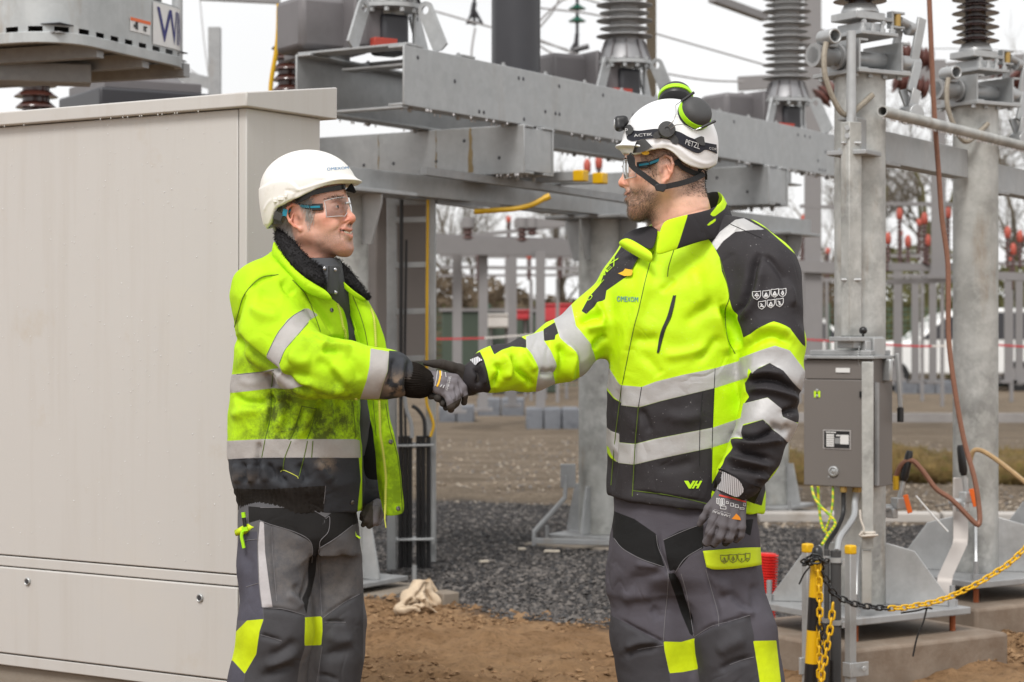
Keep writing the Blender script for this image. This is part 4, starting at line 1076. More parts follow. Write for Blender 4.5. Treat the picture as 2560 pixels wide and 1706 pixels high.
    mb.bar(a, b, .014, .042, up=RS@Vector((1, 0, 0))); mb.bar(b+RS@Vector((.012, -.01, 0)), e, .014, .040, up=RS@Vector((1, 0, 0))); mb.bar(s(.235, .03, h-.035), s(.20, .03, z+.07), .014, .036, up=RS@Vector((1, 0, 0))); mb.obj('lever', M_GALV, t, bevel=.003)
    mb = MB(); mb.bar(s(.23, -.075, z-.04), s(.205, -.075, z-.115), .012, .045, up=RS@Vector((1, 0, 0))); mb.bar(s(.19, -.035, z-.04), s(.205, -.06, z-.115), .012, .04, up=RS@Vector((1, 0, 0))); mb.lathe([(.038, -.035), (.038, .035)], s(.205, -.07, z-.140), RS@Vector((0, 1, 0)), 24); mb.obj('rod_clamp', M_GALVN, t, bevel=.003)
    # braided strap on the far end of the shaft
    mb = MB(); mb.lathe([(.0215, .045), (.0215, -.045), (.030, -.045), (.030, .045), (.0215, .045)], s(-.205, -.05, z+.135), RS@Vector((.1, 1, 0)), 22, caps=False); mb.box(s(-.17, -.02, z+.125), (.05, .04, .05), RS); mb.obj('pipe_clamp', M_GALVN, t, bevel=.003)
    mb = MB(); mb.tube(catmull([s(-.235, -.07, z+.11), s(-.25, -.075, z+.05), s(-.245, -.08, z-.03), s(-.20, -.09, z-.13), s(-.15, -.095, z-.165), s(-.08, -.10, z-.12), s(-.03, -.105, z-.08)], 6), .011, 8); mb.obj('braided_strap', paint('braided tin rope', (.36, .32, .26), .6, .3, var=.4, scale=90, bmp=.6, bscale=300), t)
    f = MB(); f.box(s(0, 0, .030), (.80, .80, .20), RS); o = f.obj('foundation', M_CONC2, None, bevel=.014, loc=s(0, 0, 0)); tag(o, lab.split(' on ')[0].replace('disconnector pole', 'concrete foundation under the disconnector pole'), 'foundation', 'foundations under the disconnector poles')
    return t
dp1 = disconnector(D1, 'disconnector pole carrying the grey drive box', core_m=None)
dp2 = disconnector(D2, 'disconnector pole beside the hanging copper rope')
dp3 = disconnector(D3, 'disconnector pole cut by the right picture edge')
# coupling tube and the cross channels between the poles
cp = thing('coupling_tube', 'long steel coupling tube slanting between the disconnector poles', 'tube', P(2200, 277, 7.55))
a = P(2206, 278, 7.50); dU = U*3.2
mb = MB(); n = 24; ring_ = []
mb.tube([a, a+dU], .0215, 22, caps=False); mb.tube([a+U*.004, a+U*.3], .0165, 18, caps=False); mb.tube([a, a+U*.0001], [.0215, .0165], 22, caps=False); mb.obj('tube', M_GALVP, cp, smooth=60)
mb = MB(); r = np.random.default_rng(6)
for _ in range(130): q = a+U*r.uniform(0, 2)-W*.0215; mb.lathe([(.0015, -.008), (.003, -.004), (.002, .001)], q, W, 6)
o = mb.obj('hanging_drops', paint('tube water drop', (.8, .8, .82), .05, spec=1), cp); o['kind'] = 'stuff'
def c_beam(p, L, lab, h=.125, w=.07):
    t = thing('tie_channel', lab, 'channel', p, 'channels tying the disconnector poles')
    mb = MB(); mb.edges(p, U*L, V*.008, W*h); mb.edges(p+V*.0082, U*L, V*w, W*.009); mb.edges(p+V*.0082+W*(h-.009), U*L, V*w, W*.009); mb.obj('channel', M_GALV, t, bevel=.002)
    mb = MB(); mb.edges(p-V*.05-W*.020-U*.03, U*.16, V*.16, W*.018); mb.obj('bracket', M_GALVD, t, bevel=.003)
c_beam(D1-U*.18-V*.06+W*1.985, .10, 'short channel stub on the left side of the drive pole')
c_beam(D1+U*.10-V*.03+W*1.965, 1.06, 'dark channel between the drive pole and the copper rope pole')
c_beam(D2+U*.10-V*.03+W*1.925, 1.1, 'dark channel between the copper rope pole and the right picture edge')

# vertical drive rod, square tube and the drive box
FB = lambda px, py, Y: P(px, py, Y)
rod = thing('drive_rod', 'vertical drive tube in front of the pole above the grey drive box', 'drive rod', P(2128, 860, 7.62))
mb = MB(); mb.cyl(P(2128, 306, 7.62), P(2128, 78, 7.62), .0185, 16); mb.obj('rod', M_GALVN, rod)
mb = MB(); q0, q1 = P(2128, 842, 7.62), P(2128, 306, 7.62); mb.box((q0+q1)/2, (.064, .05, (q1-q0).length), RS); mb.obj('square_tube', M_GALVP, rod, bevel=.004)
mb = MB()
for dx, dy in ((-11, 320), (-11, 340)): mb.lathe([(.010, 0), (.010, .008)], P(2128+dx, dy, 7.585), (0, -1, 0), 8)
for y in (358, 700): mb.cyl(P(2103, y, 7.60), P(2152, y, 7.60), .006, 8)
mb.obj('bolts', M_GALVN, rod)['kind'] = 'stuff'
mb = MB(); mb.box(P(2140, 848, 7.62), (.17, .12, .018), RS); mb.box(P(2135, 861, 7.62), (.09, .09, .03), RS); mb.box(P(2190, 868, 7.60), (.06, .04, .07), RS); mb.box(P(2165, 872, 7.58), (.03, .03, .06), RS); mb.obj('coupling', M_GALV, rod, bevel=.003)
mb = MB(); mb.lathe([(.004, -.02), (.004, .0), (.013, .004), (.016, .014), (.013, .024), (.004, .029)], P(2158, 836, 7.57), W, 18); mb.obj('ball_knob', M_CHK, rod, smooth=70)
mb = MB()
pts = catmull([P(2148, 868, 7.55), P(2146, 900, 7.55), P(2150, 915, 7.55), P(2156, 922, 7.55), P(2162, 912, 7.55), P(2163, 875, 7.55)], 6)
for i, q in enumerate(pts): mb.lathe([(.001, -.003), (.004, 0), (.001, .003)], q, W, 6)
o = mb.obj('bead_chain', M_GALVN, rod); o['kind'] = 'stuff'
M_BOX = paint('grey box paint', (.165, .150, .140), .48, var=.05, bmp=.06, bscale=250)
KB = P(2181, 829, 7.52); KB.z = 0
def bx(a0, a1, b0, b1, z0, z1): 
    mb = MB(); sbox(mb, KB, a0, a1, b0, b1, z0, z1); return mb
ZB, ZT = CAMZ-(1222-HY)/F*7.52, CAMZ-(898-HY)/F*7.52
box = thing('drive_box', 'grey motor drive box with a rating plate on the first disconnector pole', 'control box', KB+W*ZB)
bx(.012, .215, .004, .276, ZB, ZT).obj('case', M_BOX, box, bevel=.004)
bx(-.002, .0115, .0, .280, ZB+.002, ZT-.080).obj('door', M_BOX, box, bevel=.003)
bx(.0, .0115, .0, .280, ZT-.0775, ZT-.004).obj('hood_front', M_BOX, box, bevel=.002)
bx(-.018, .235, -.012, .292, ZT, ZT+.012).obj('roof', M_GALV, box, bevel=.002); bx(.01, .21, .01, .26, ZT+.0122, ZT+.032).obj('roof_frame', M_GALVD, box, bevel=.003)
bx(.03, .05, -.008, .003, ZB+.01, ZT-.09).obj('side_joint', M_GALVD, box)
mb = MB(); q = sq(KB, .12, -.012, ZT-.045); mb.box(q, (.02, .05, .09), RS); mb.obj('side_handle', M_GALVN, box, bevel=.008)
mb = MB(); mb.bar(sq(KB, .20, -.02, ZT+.02), sq(KB, .21, -.03, ZT-.19), .016, .016, up=U); mb.obj('crank_handle', M_GALVD, box, bevel=.004); mb = MB(); mb.cyl(sq(KB, .21, -.03, ZT-.19), sq(KB, .21, -.03, ZT-.245), .013, 12); mb.obj('crank_grip', M_CHK, box)
cbx = lambda px, py: (lambda d: Vector((0, 0, CAMZ))+d*((KB-U*.002).dot(U)/d.dot(U)))(P(px, py, 1)-Vector((0, 0, CAMZ)))
def on_door(px0, py0, px1, py1, name, mat, th=.002, parent=None, lift=0):
    a, b = cbx(px0, (py0+py1)/2), cbx(px1, (py0+py1)/2); z0 = cbx((px0+px1)/2, py1).z; z1 = cbx((px0+px1)/2, py0).z
    mb = MB(); mb.edges(Vector((a.x, a.y, z0))-U*(th+lift), b-a-W*(b.z-a.z), U*th, W*(z1-z0)); return mb.obj(name, mat, parent or box)
z6 = lambda x, y: (1900+x/3.136, 840+y/3.136)
def od(x0, y0, x1, y1, *k, **kw): return on_door(*z6(x0, y0), *z6(x1, y1), *k, **kw)
od(595, 252, 706, 288, 'name_strip', M_STW)
od(497, 738, 713, 888, 'rating_plate', paint('plate metal', (.55, .53, .52), .35, .3), .0025)
mbp = od(505, 746, 705, 880, 'plate_black', M_STK, .001, lift=.003)
od(524, 770, 584, 868, 'plate_field', M_STW, .001, lift=.0045); od(632, 776, 700, 850, 'plate_field', M_STW, .001, lift=.0045); od(590, 800, 628, 845, 'plate_field', M_GALV, .001, lift=.0045); od(600, 776, 640, 786, 'plate_field', M_STW, .001, lift=.0045); od(520, 752, 600, 760, 'plate_title', M_STW, .001, lift=.0045)
for k in range(5): od(524, 785+k*17, 584, 787+k*17, 'plate_line', M_STK, .0008, lift=.0056)
od(425, 432, 472, 482, 'green_label', M_LIMEC, .0015); od(442, 445, 455, 470, 'label_mark', M_STK, .001, lift=.002)
for y in (427, 470):
    mb = MB(); q = cbx(*z6(450, y)); mb.lathe([(.006, 0), (.005, .003), (.002, .004)], q-U*.002, -U, 12); mb.obj('label_screw', M_GALVN, box)
mb = MB(); q = cbx(*z6(578, 1062)); mb.lathe([(.020, 0), (.020, .006), (.015, .008), (.013, .004), (.010, .004), (.006, .007)], q, -U, 24); mb.obj('door_lock', M_GALVN, box)
od(783, 435, 800, 482, 'hinge', M_CHK, .006)
mb = MB(); q = cbx(*z6(540, 1105)); mb.lathe([(.0045, 0), (.004, .002)], q, -U, 10); mb.obj('screw', M_GALVN, box)
# mounting rail in front of the box, cables below it
mb = MB(); a, b = P(2169, 905, 7.40), P(2169, 1372, 7.40); mb.bar(a, b, .043, .008, up=(0, 1, .0)); mb.bar(a+RS@Vector((.022, .02, 0)), b+RS@Vector((.022, .02, 0)), .006, .04, up=(0, 1, 0)); mb.bar(P(2167, 1375, 7.41), P(2167, 1520, 7.43), .036, .008, up=(0, 1, 0)); o = mb.obj('mounting_rail', M_GALVP, None, bevel=.002, loc=b); tag(o, 'narrow upright steel rail in front of the grey drive box', 'rail')
mb = MB(); 
for k in range(3): mb.lathe([(.026, 0), (.030, .005), (.026, .010)], P(2170, 1335+k*4, 7.40), W, 16)
mb.tube(catmull([P(2150, 1275, 7.38), P(2152, 1300, 7.37), P(2160, 1325, 7.36), P(2150, 1340, 7.36), P(2195, 1338, 7.37)], 5), .004, 6); o = mb.obj('string_tie', paint('dirty string', (.55, .5, .44), .9), None, loc=P(2170, 1335, 7.4)); tag(o, 'knotted pale string round the upright rail', 'string'); o['kind'] = 'thing'
def wire(name, pts, rr, mat, lab, cat='cable', grp=None, n=8, s3=6):
    mb = MB(); mb.tube(catmull([P(*q) for q in pts], s3), rr, n); o = mb.obj(name, mat, None, loc=P(*pts[0])); return tag(o, lab, cat, grp)
M_EARTH, nt, bs, _ = _nt('green yellow wire'); _w = nnode(nt, 'ShaderNodeTexWave'); _w.inputs['Scale'].default_value = 16; _w.bands_direction = 'DIAGONAL'; nt.links.new(coords(nt), _w.inputs['Vector']); nt.links.new(mixc(nt, ramp(nt, _w.outputs['Fac'], (.45, .55)), (.62, .52, .01), (.20, .42, .02)), bs.inputs['Base Color']); bs.inputs['Roughness'].default_value = .45
z7 = lambda x, y: (1840+x/3.268, 1250+y/3.268)
G_ = 'cables hanging from the grey drive box'
wire('earth_wire', [z6(405, 1180)+(7.6,), z6(425, 1260)+(7.58,), z6(470, 1330)+(7.55,), z6(560, 1420)+(7.5,), z6(590, 1475)+(7.46,), z6(540, 1550)+(7.4,), z7(700, 370)+(7.35,)], .0055, M_EARTH, 'green and yellow wire bending right below the drive box', grp=G_)
wire('earth_wire', [z6(455, 1180)+(7.62,), z6(460, 1300)+(7.62,), z6(475, 1440)+(7.58,), z6(500, 1520)+(7.52,), z7(745, 270)+(7.46,)], .0055, M_EARTH, 'green and yellow wire nearest the left edge of the drive box', grp=G_)
wire('earth_wire', [z6(572, 1180)+(7.62,), z6(570, 1300)+(7.60,), z6(550, 1420)+(7.58,), z6(515, 1520)+(7.5,)], .0045, M_EARTH, 'thin green and yellow wire under the lock of the drive box', grp=G_)
wire('black_cable', [z6(655, 1195)+(7.6,), z6(655, 1290)+(7.6,), z6(650, 1400)+(7.58,), z6(600, 1520)+(7.5,), z7(745, 360)+(7.38,), z7(740, 420)+(7.34,)], .0085, M_CABK, 'black cable from the drive box into the black pipe', grp=G_)
wire('grey_cable', [z6(762, 1200)+(7.6,), z6(745, 1300)+(7.6,), z6(740, 1400)+(7.56,), z6(700, 1480)+(7.5,), z7(850, 310)+(7.4,), z7(825, 420)+(7.34,)], .012, M_CABG, 'thick grey cable from the drive box into the black pipe', grp=G_)
for x, r0 in ((655, .014), (762, .019)):
    mb = MB(); q = P(*z6(x, 1200), 7.6); mb.lathe([(r0, -.012), (r0, .012)], q, W, 8); adopt(mb.obj('cable_gland', M_BRASS, None), box)

# copper rope, earthing clamps, straps
cop = wire('copper_rope', [(2322, -30, 8.05), (2326, 65, 8.05), (2335, 270, 8.05), (2347, 435, 8.05), (2355, 545, 8.05), (2369, 650, 8.04), (2371, 740, 8.03), (2372, 850, 8.02), (2388, 980, 8.0), (2410, 1100, 7.98), (2437, 1200, 7.95), (2449, 1285, 7.93), (2445, 1312, 7.92), (2425, 1296, 7.92), (2380, 1250, 7.93), (2340, 1222, 7.94), (2307, 1178, 7.95), (2280, 1152, 7.96), (2254, 1162, 7.97), (2240, 1195, 7.98), (2240, 1222, 7.98)], .0105, M_COPP, 'brown copper earthing rope hanging down and looping back up', 'rope', s3=8)
mb = MB(); mb.tube(catmull([P(2240, 1190, 7.98), P(2240, 1225, 7.98)], 2), .0125, 10); adopt(mb.obj('end_sleeve', M_CABY, None), cop)
wire('clear_earthing_cable', [(2424, 1160, 8.25), (2432, 1130, 8.24), (2450, 1126, 8.23), (2480, 1142, 8.2), (2520, 1172, 8.16), (2570, 1212, 8.1)], .0105, paint('clear sleeved copper', (.42, .28, .14), .35, .1, var=.3, scale=30), 'clear sleeved earthing cable arching off at the right edge')
def clamp(c, lean, lab):
    t = thing('earthing_clamp', lab, 'clamp', c, 'earthing clamps at the pole feet')
    d = Vector((lean, 0, 1)).normalized()
    mb = MB(); mb.tube([c+d*.06, c+d*.08, c+d*.17, c+d*.185], [.012, .0175, .0155, .011], 14); mb.obj('handle', M_CHK, t, smooth=60)
    mb = MB(); mb.cyl(c-d*.02, c+d*.07, .010, 10); mb.box(c-d*.03, (.05, .04, .045), RS); mb.box(c-d*.07+Vector((-.02, 0, 0)), (.03, .05, .04), RS); mb.lathe([(.010, -.03), (.016, -.02), (.016, .02), (.010, .03)], c-d*.05+Vector((-.045, 0, 0)), (1, 0, 0), 14); mb.obj('jaw', M_GALVN, t, bevel=.004)
    mb = MB(); mb.box(c+Vector((.025, -.03, -.03)), (.020, .004, .075), Matrix.Rotation(-.25, 3, 'Y')); mb.obj('tag', M_ORNG, t, bevel=.002)
clamp(P(2250, 1240, 7.97), .22, 'black handled earthing clamp beside the drive box')
clamp(P(2414, 1225, 8.15), -.12, 'black handled earthing clamp with an orange tag by the copper rope')
wire('cord', [(2290, 1240, 7.9), (2320, 1275, 7.9), (2370, 1330, 7.9)], .0035, M_STW, 'thin white cord trailing from the earthing clamp', 'cord')
mb = MB(); sp = [P(2402, 1195, 8.22), P(2402, 1345, 8.20), P(2400, 1362, 8.18), P(2364, 1440, 8.02), P(2361, 1458, 8.0), P(2360, 1525, 8.0)]; hw = Vector((.031, 0, 0)); th = Vector((0, .006, 0))
vs = [q for p in sp for q in (p-hw, p+hw, p-hw+th, p+hw+th)]
mb.add(vs, [f for k in range(len(sp)-1) for f in ((4*k, 4*k+1, 4*k+5, 4*k+4), (4*k+3, 4*k+2, 4*k+6, 4*k+7), (4*k+1, 4*k+3, 4*k+7, 4*k+5), (4*k+2, 4*k, 4*k+4, 4*k+6))]+[(0, 2, 3, 1), (4*len(sp)-4, 4*len(sp)-3, 4*len(sp)-1, 4*len(sp)-2)])
o = mb.obj('earth_strap', M_ALU, None, bevel=.002, loc=P(2360, 1525, 8.02)); tag(o, 'bent aluminium earth strap at the foot of the copper rope pole', 'strap')
# red corrugated pipe
q = P(1910, 1548, 8.25); mb = MB(); prof = []
for k in range(29): z = k*.0115; prof += [(.044, z), (.044, z+.0045), (.034, z+.006), (.034, z+.010)]
tl = Vector((.05, 0, 1)).normalized()
mb.lathe(prof, q-W*.06, tl, 28); o = mb.obj('corrugated_pipe', M_RED, None, smooth=30, loc=q); tag(o, 'red corrugated pipe standing behind the right man', 'pipe')

# barrier post, capped posts, black pipes
YB = 6.85; B_ = lambda x, y, Y=YB: P(*z7(x, y), Y)
bp = thing('barrier_post', 'yellow and black striped barrier post with a round black cap', 'post', B_(650, 1560))
segs = [(520, 795, M_CHY), (795, 1065, M_CHK), (1065, 1335, M_CHY), (1335, 1760, M_CHK)]
for a, b, m in segs:
    mb = MB(); mb.cyl(B_(664-.055*(b-520), b), B_(664-.055*(a-520), a), .0235, 24); mb.obj('band', m, bp)
mb = MB(); mb.lathe([(.0235, 0), (.0205, .002), (.0205, .035), (.017, .052), (.009, .060), (.001, .062)], B_(665, 520), W, 24); mb.obj('cap', M_CHK, bp, smooth=60)
for x, y0, Y, lab in ((585, 365, 6.98, 'square steel post with a yellow cap left of the striped barrier post'), (936, 378, 6.98, 'square steel post with a yellow cap right of the black pipes')):
    t = thing('capped_post', lab, 'post', B_(x, 1500, Y), 'steel posts with yellow caps')
    mb = MB(); a, b = B_(x, 1900, Y), B_(x, y0+55, Y); mb.box((a+b)/2, (.030, .030, (b-a).length), RS); mb.obj('shaft', M_GALV, t, bevel=.003)
    mb = MB(); a = B_(x, y0+30, Y); mb.box(a, (.033, .033, .034), RS); mb.obj('cap', M_CHY, t, bevel=.006)
    if x > 900:
        mb = MB(); mb.box(B_(1015, 1385, Y), (.075, .006, .05), RS); mb.box(B_(936, 1385, Y), (.04, .04, .05), RS); mb.lathe([(.010, 0), (.010, .01)], B_(1045, 1378, Y-.01), (0, -1, 0), 6); mb.obj('wall_bracket', M_GALVN, t, bevel=.002)
    else:
        mb = MB(); mb.box(B_(555, 1355, Y), (.04, .01, .06), RS); mb.obj('wall_bracket', M_GALVN, t, bevel=.002)
for x, y0, rr, lab in ((742, 408, .0105, 'slim black pipe beside the striped barrier post'), (815, 415, .0195, 'thick black pipe behind the striped barrier post')):
    mb = MB(); a, b = B_(x, 1900, 7.12), B_(x, y0, 7.12); mb.tube([a, b], rr, 20, caps=False); mb.tube([b, b+W*.0005, b-W*.03], [rr, rr*.82, rr*.82], 20, caps=False)
    o = mb.obj('black_pipe', M_PLASTG if 'M_PLASTG' in globals() else M_CHK, None, loc=a); tag(o, lab, 'pipe', 'black pipes at the drive pole')
    if rr > .015:
        cl = MB()
        for y in (490, 1000): cl.lathe([(rr+.001, -.009), (rr+.004, -.009), (rr+.004, .009), (rr+.001, .009)], B_(x, y, 7.12), W, 24); cl.box(B_(x+65, y+20, 7.12), (.03, .02, .02), RS); cl.box(B_(x-70, y-15, 7.12), (.03, .02, .016), RS)
        adopt(cl.obj('pipe_clamp', M_GALVN, None), o)
        cr = MB(); pr = []
        for k in range(14): z = -k*.008; pr += [(rr*.92, z), (rr*.92, z-.004), (rr*.84, z-.005), (rr*.84, z-.0075)]
        cr.lathe(pr, B_(x-8, 1310, 7.12), W, 20); adopt(cr.obj('corrugation', M_CHK, None, smooth=30), o)
# chains of plastic links
def link_mesh(L, w, r):
    mb = MB(); pts = []
    for i in range(9): a = math.pi*i/8-math.pi/2; pts.append(Vector((L/2-w/2+w/2*math.cos(a), w/2*math.sin(a), 0)))
    for i in range(9): a = math.pi*i/8+math.pi/2; pts.append(Vector((-(L/2-w/2)+w/2*math.cos(a), w/2*math.sin(a), 0)))
    mb.tube(pts, r, 6, closed=True); return mb
LM = {}
for nm, m in (('yellow', M_CHY), ('black', M_CHK)):
    o = link_mesh(.0335, .0185, .0036).obj('link_source', m, None, smooth=180); LM[nm] = o.data; bpy.data.objects.remove(o)
def lay_chain(t, pts, colour, pitch=.0262, flip=0):
    pts = catmull(pts, 14); d = [0]
    for a, b in zip(pts[:-1], pts[1:]): d.append(d[-1]+(b-a).length)
    n = int(d[-1]/pitch); k = 0
    for i in range(n+1):
        s = i*pitch
        while k < len(pts)-2 and d[k+1] < s: k += 1
        f = (s-d[k])/max(d[k+1]-d[k], 1e-9); q = pts[k].lerp(pts[k+1], f); x = (pts[min(k+2, len(pts)-1)]-pts[max(k-1, 0)]).normalized()
        ref = Vector((0, -1, 0)); y = ref.cross(x).normalized(); z = x.cross(y); ang = math.radians(20+(90 if (i+flip) % 2 else 0)); y2 = y*math.cos(ang)+z*math.sin(ang); z2 = x.cross(y2)
        o = bpy.data.objects.new('link', LM[colour(i/max(n, 1))]); COL.objects.link(o); o.parent = t
        M = Matrix((x, y2, z2)).transposed().to_4x4(); M.translation = q-wloc(t); o.matrix_local = M
chn = thing('barrier_chain', 'plastic chain, black then yellow, sagging from the barrier post to the right', 'chain', B_(700, 560))
YC = lambda x: YB-.02+(x-700)*.00022
lay_chain(chn, [B_(x, y, YC(x)) for x, y in ((690, 540), (730, 640), (790, 750), (860, 805), (970, 850), (1110, 875), (1260, 886), (1380, 880), (1480, 862), (1600, 840), (1720, 802), (1850, 745), (1980, 680), (2110, 600), (2230, 520), (2353, 405), (2440, 320))], lambda t: 'black' if t < .335 else 'yellow')
ch2 = thing('hanging_chain', 'yellow plastic chain hanging in a long loop down the striped post', 'chain', B_(680, 560, 6.8))
lay_chain(ch2, [B_(x, y, 6.805) for x, y in ((668, 545), (678, 650), (684, 800), (686, 950), (686, 1100), (684, 1250), (684, 1400), (690, 1500), (700, 1600))], lambda t: 'yellow')
lay_chain(ch2, [B_(x, y, 6.79) for x, y in ((790, 880), (782, 960), (770, 1050), (752, 1150), (735, 1250), (720, 1340), (700, 1450), (706, 1560), (716, 1640))], lambda t: 'yellow', flip=1)
ch3 = thing('knotted_chain', 'black plastic chain knotted round the cap of the barrier post', 'chain', B_(650, 500, 6.8))
lay_chain(ch3, [B_(x, y, Y) for x, y, Y in ((560, 500, 6.83), (590, 480, 6.81), (640, 465, 6.80), (690, 480, 6.80), (730, 500, 6.82), (760, 500, 6.84))], lambda t: 'black')
lay_chain(ch3, [B_(x, y, Y) for x, y, Y in ((570, 520, 6.84), (610, 515, 6.81), (660, 510, 6.80), (700, 520, 6.81))], lambda t: 'black', flip=1)
lay_chain(ch3, [B_(x, y, 6.80) for x, y in ((690, 1040), (700, 1110), (712, 1180), (722, 1240))], lambda t: 'black')
for pts, lab in (([(1345, 925), (1480, 905), (1560, 885), (1605, 890)], 'black cable tie lying along the yellow chain'), ([(1560, 880), (1530, 1000), (1480, 1120), (1445, 1280)], 'long black cable tie dangling from the yellow chain'), ([(620, 530), (560, 600), (515, 690)], 'black cable tie hanging left of the barrier post')):
    mb = MB(); q = catmull([B_(x, y, 6.9) for x, y in pts], 4)
    for a, b in zip(q[:-1], q[1:]): mb.bar(a, b, .006, .002, up=(0, 1, 0))
    o = mb.obj('cable_tie', M_CHK, None, loc=q[0]); tag(o, lab, 'cable tie', 'black cable ties on the chains')
# ================================================================== far yard, trees, wires
M_FARG = paint('far galvanised steel', (.235, .225, .225), .6, .1, var=.1)
M_FARB = paint('far brown insulator', (.075, .03, .024), .4, var=.2)
def support(px, pt, pb, Y, w, lab, grp='steel supports in the far yard'):
    t = thing('support_post', lab, 'post', P(px, pb, Y), grp)
    mb = MB(); a, b = P(px, pb, Y), P(px, pt, Y); mb.bar(a, b, w, w*.25, up=(0, 1, 0)); mb.bar(a+Vector((0, w*.4, 0)), b+Vector((0, w*.4, 0)), w*.3, w*.6, up=(0, 1, 0)); mb.obj('shaft', M_FARG, t)
    mb = MB(); mb.box(a+W*.03, (w*2, w*2, .04)); mb.obj('foot_plate', M_FARG, t); return t
def far_block(x0, x1, y0, y1, lab, Y=None, n=2):
    Y = Y or F*CAMZ/(y1-HY)
    a, b = P(x0, y1, Y), P(x1, y1, Y); h = (y1-y0)/F*Y
    t = thing('far_foundation', lab, 'foundation', (a+b)/2, 'concrete block foundations in the far yard')
    w = (b-a).length/n
    for i in range(n):
        mb = MB(); mb.box(a+(b-a)*((i+.5)/n)+Vector((0, .35, h/2-.02)), (w-.012, .7, h)); mb.obj('block', M_CONCB, t, bevel=.02)
for i, (x, yb, lab) in enumerate(((1143, 1035, 'slim steel support just right of the cable ladder'), (1208, 1030, 'slim steel support between the ladder and the thin far crossbar'), (1281, 1020, 'steel support above the handshake thumb'), (1351, 1060, 'steel support just left of the large round column'))):
    support(x, 628, yb, 26.5 if i != 2 else 28, .125, lab)
far_block(1096, 1186, 1012, 1056, 'far concrete block right of the cable ladder', n=2); far_block(1192, 1312, 994, 1040, 'far concrete block beyond the handshake', n=2); far_block(1314, 1450, 1018, 1073, 'far concrete block beside the large round column', n=3)
def crossbar(pts, w, h, lab, mat=M_FARG):
    t = thing('far_crossbar', lab, 'beam', P(*pts[0]), 'crossbars of the far supports'); mb = MB()
    for a, b in zip(pts[:-1], pts[1:]): mb.bar(P(*a), P(*b), w, h)
    mb.obj('bar', mat, t)
crossbar([(1060, 615, 26), (1450, 622, 27)], .15, .22, 'crossbar on the supports right of the cable ladder'); crossbar([(1060, 590, 26), (1450, 604, 27)], .1, .06, 'thin upper crossbar right of the cable ladder')
crossbar([(1285, 560, 24), (1450, 556, 24)], .1, .10, 'short far crossbar left of the round column'); crossbar([(1095, 690, 40), (1450, 688, 40)], .08, .05, 'thin distant rail right of the ladder')
def far_insulator(px, pt, pb, Y, cap, lab, R=.030):
    t = thing('far_insulator', lab, 'insulator', P(px, pb, Y), 'red capped insulators in the far yard')
    z0, z1 = P(px, pb, Y).z, P(px, pt, Y).z; b = P(px, pb, Y); b.z = 0
    mb = MB(); mb.lathe(sheds(z0, z1-.08, R*.65, R*1.25, R*1.15, .055, .5), b, W, 14); mb.obj('sheds', M_FARB, t, smooth=50)
    mb = MB()
    if cap: mb.lathe([(R*.9, z1-.13), (R*1.3, z1-.12), (R*1.4, z1-.04), (R*1.0, z1), (R*.4, z1+.02)], b, W, 14)
    else: mb.lathe([(R*1.3, z1-.12), (R*1.3, z1)], b, W, 14)
    mb.obj('cap', M_REDB if cap else M_FARG, t, smooth=60)
YI = 25
for x, pt, pb, lab in ((1913, 545, 700, 'red capped insulator just right of the silver shoulder patch'), (1981, 550, 690, 'red capped insulator right of the silver shoulder patch, under the far post'), (2010, 540, 600, 'small red capped insulator left of the drive pole'), (2249, 523, 650, 'tall red capped insulator right of the drive pole'), (2311, 535, 660, 'tall red capped insulator midway between the two big poles'), (2370, 520, 650, 'tall red capped insulator behind the copper rope'), (2220, 585, 680, 'short red capped insulator at the edge of the drive pole'), (2270, 592, 670, 'short red capped insulator between the two tall ones'),
       (2319, 590, 665, 'short red capped insulator touching the copper rope'), (2519, 570, 670, 'red capped insulator right of the copper rope pole'), (2533, 612, 690, 'low red capped insulator right of the copper rope pole'), (2550, 580, 670, 'red capped insulator at the right picture edge'), (1468, 402, 450, 'red insulator cap under the beam, left of the red cube'), (1497, 392, 455, 'red insulator cap under the frame beam by the goggles')):
    far_insulator(x, pt, pb, YI if pt > 500 else 22, True, lab)
for x, pt, pb, lab in ((1170, 545, 600, 'grey capped insulator under the cable tray'), (1305, 545, 605, 'grey capped insulator left of the round column'), (1330, 545, 590, 'second grey capped insulator left of the round column')):
    far_insulator(x, pt, pb, 24, False, lab, .06)
for x, pt, pb, lab in ((2243, 660, 955, 'slim far support left of the white van'), (2288, 690, 960, 'slim far support in front of the white van'), (2332, 670, 962, 'far support by the copper rope'), (2520, 690, 960, 'slim far support right of the copper rope pole'), (2548, 690, 960, 'far support at the right picture edge'), (2010, 680, 980, 'far support behind the drive box, nearest the sleeve'), (2048, 690, 980, 'far support just left of the drive pole')):
    support(x, pt, pb, 27, .10, lab)
support(2032, -20, 985, 24, .20, 'tall grey post rising behind the left side of the drive pole'); support(2346, 150, 700, 24, .17, 'tall grey post behind the copper rope')
crossbar([(2218, 668, 25), (2390, 668, 25.2)], .2, .10, 'crossbar under the tall red capped insulators'); crossbar([(2218, 705, 25.5), (2400, 700, 25.5)], .15, .07, 'lower crossbar right of the drive pole'); crossbar([(1965, 665, 24), (2130, 672, 24)], .2, .14, 'crossbar left of the drive pole'); crossbar([(2490, 690, 25), (2580, 694, 25)], .2, .10, 'crossbar right of the copper rope pole')
crossbar([(2000, 516, 22), (2130, 520, 22)], .04, .04, 'thin busbar left of the drive pole'); crossbar([(2215, 510, 25), (2400, 512, 25)], .05, .05, 'thin busbar joining the tall red capped insulators')
far_block(2252, 2383, 950, 985, 'far concrete block right of the drive box', n=3); far_block(2505, 2580, 928, 965, 'far concrete block at the right picture edge', n=2)
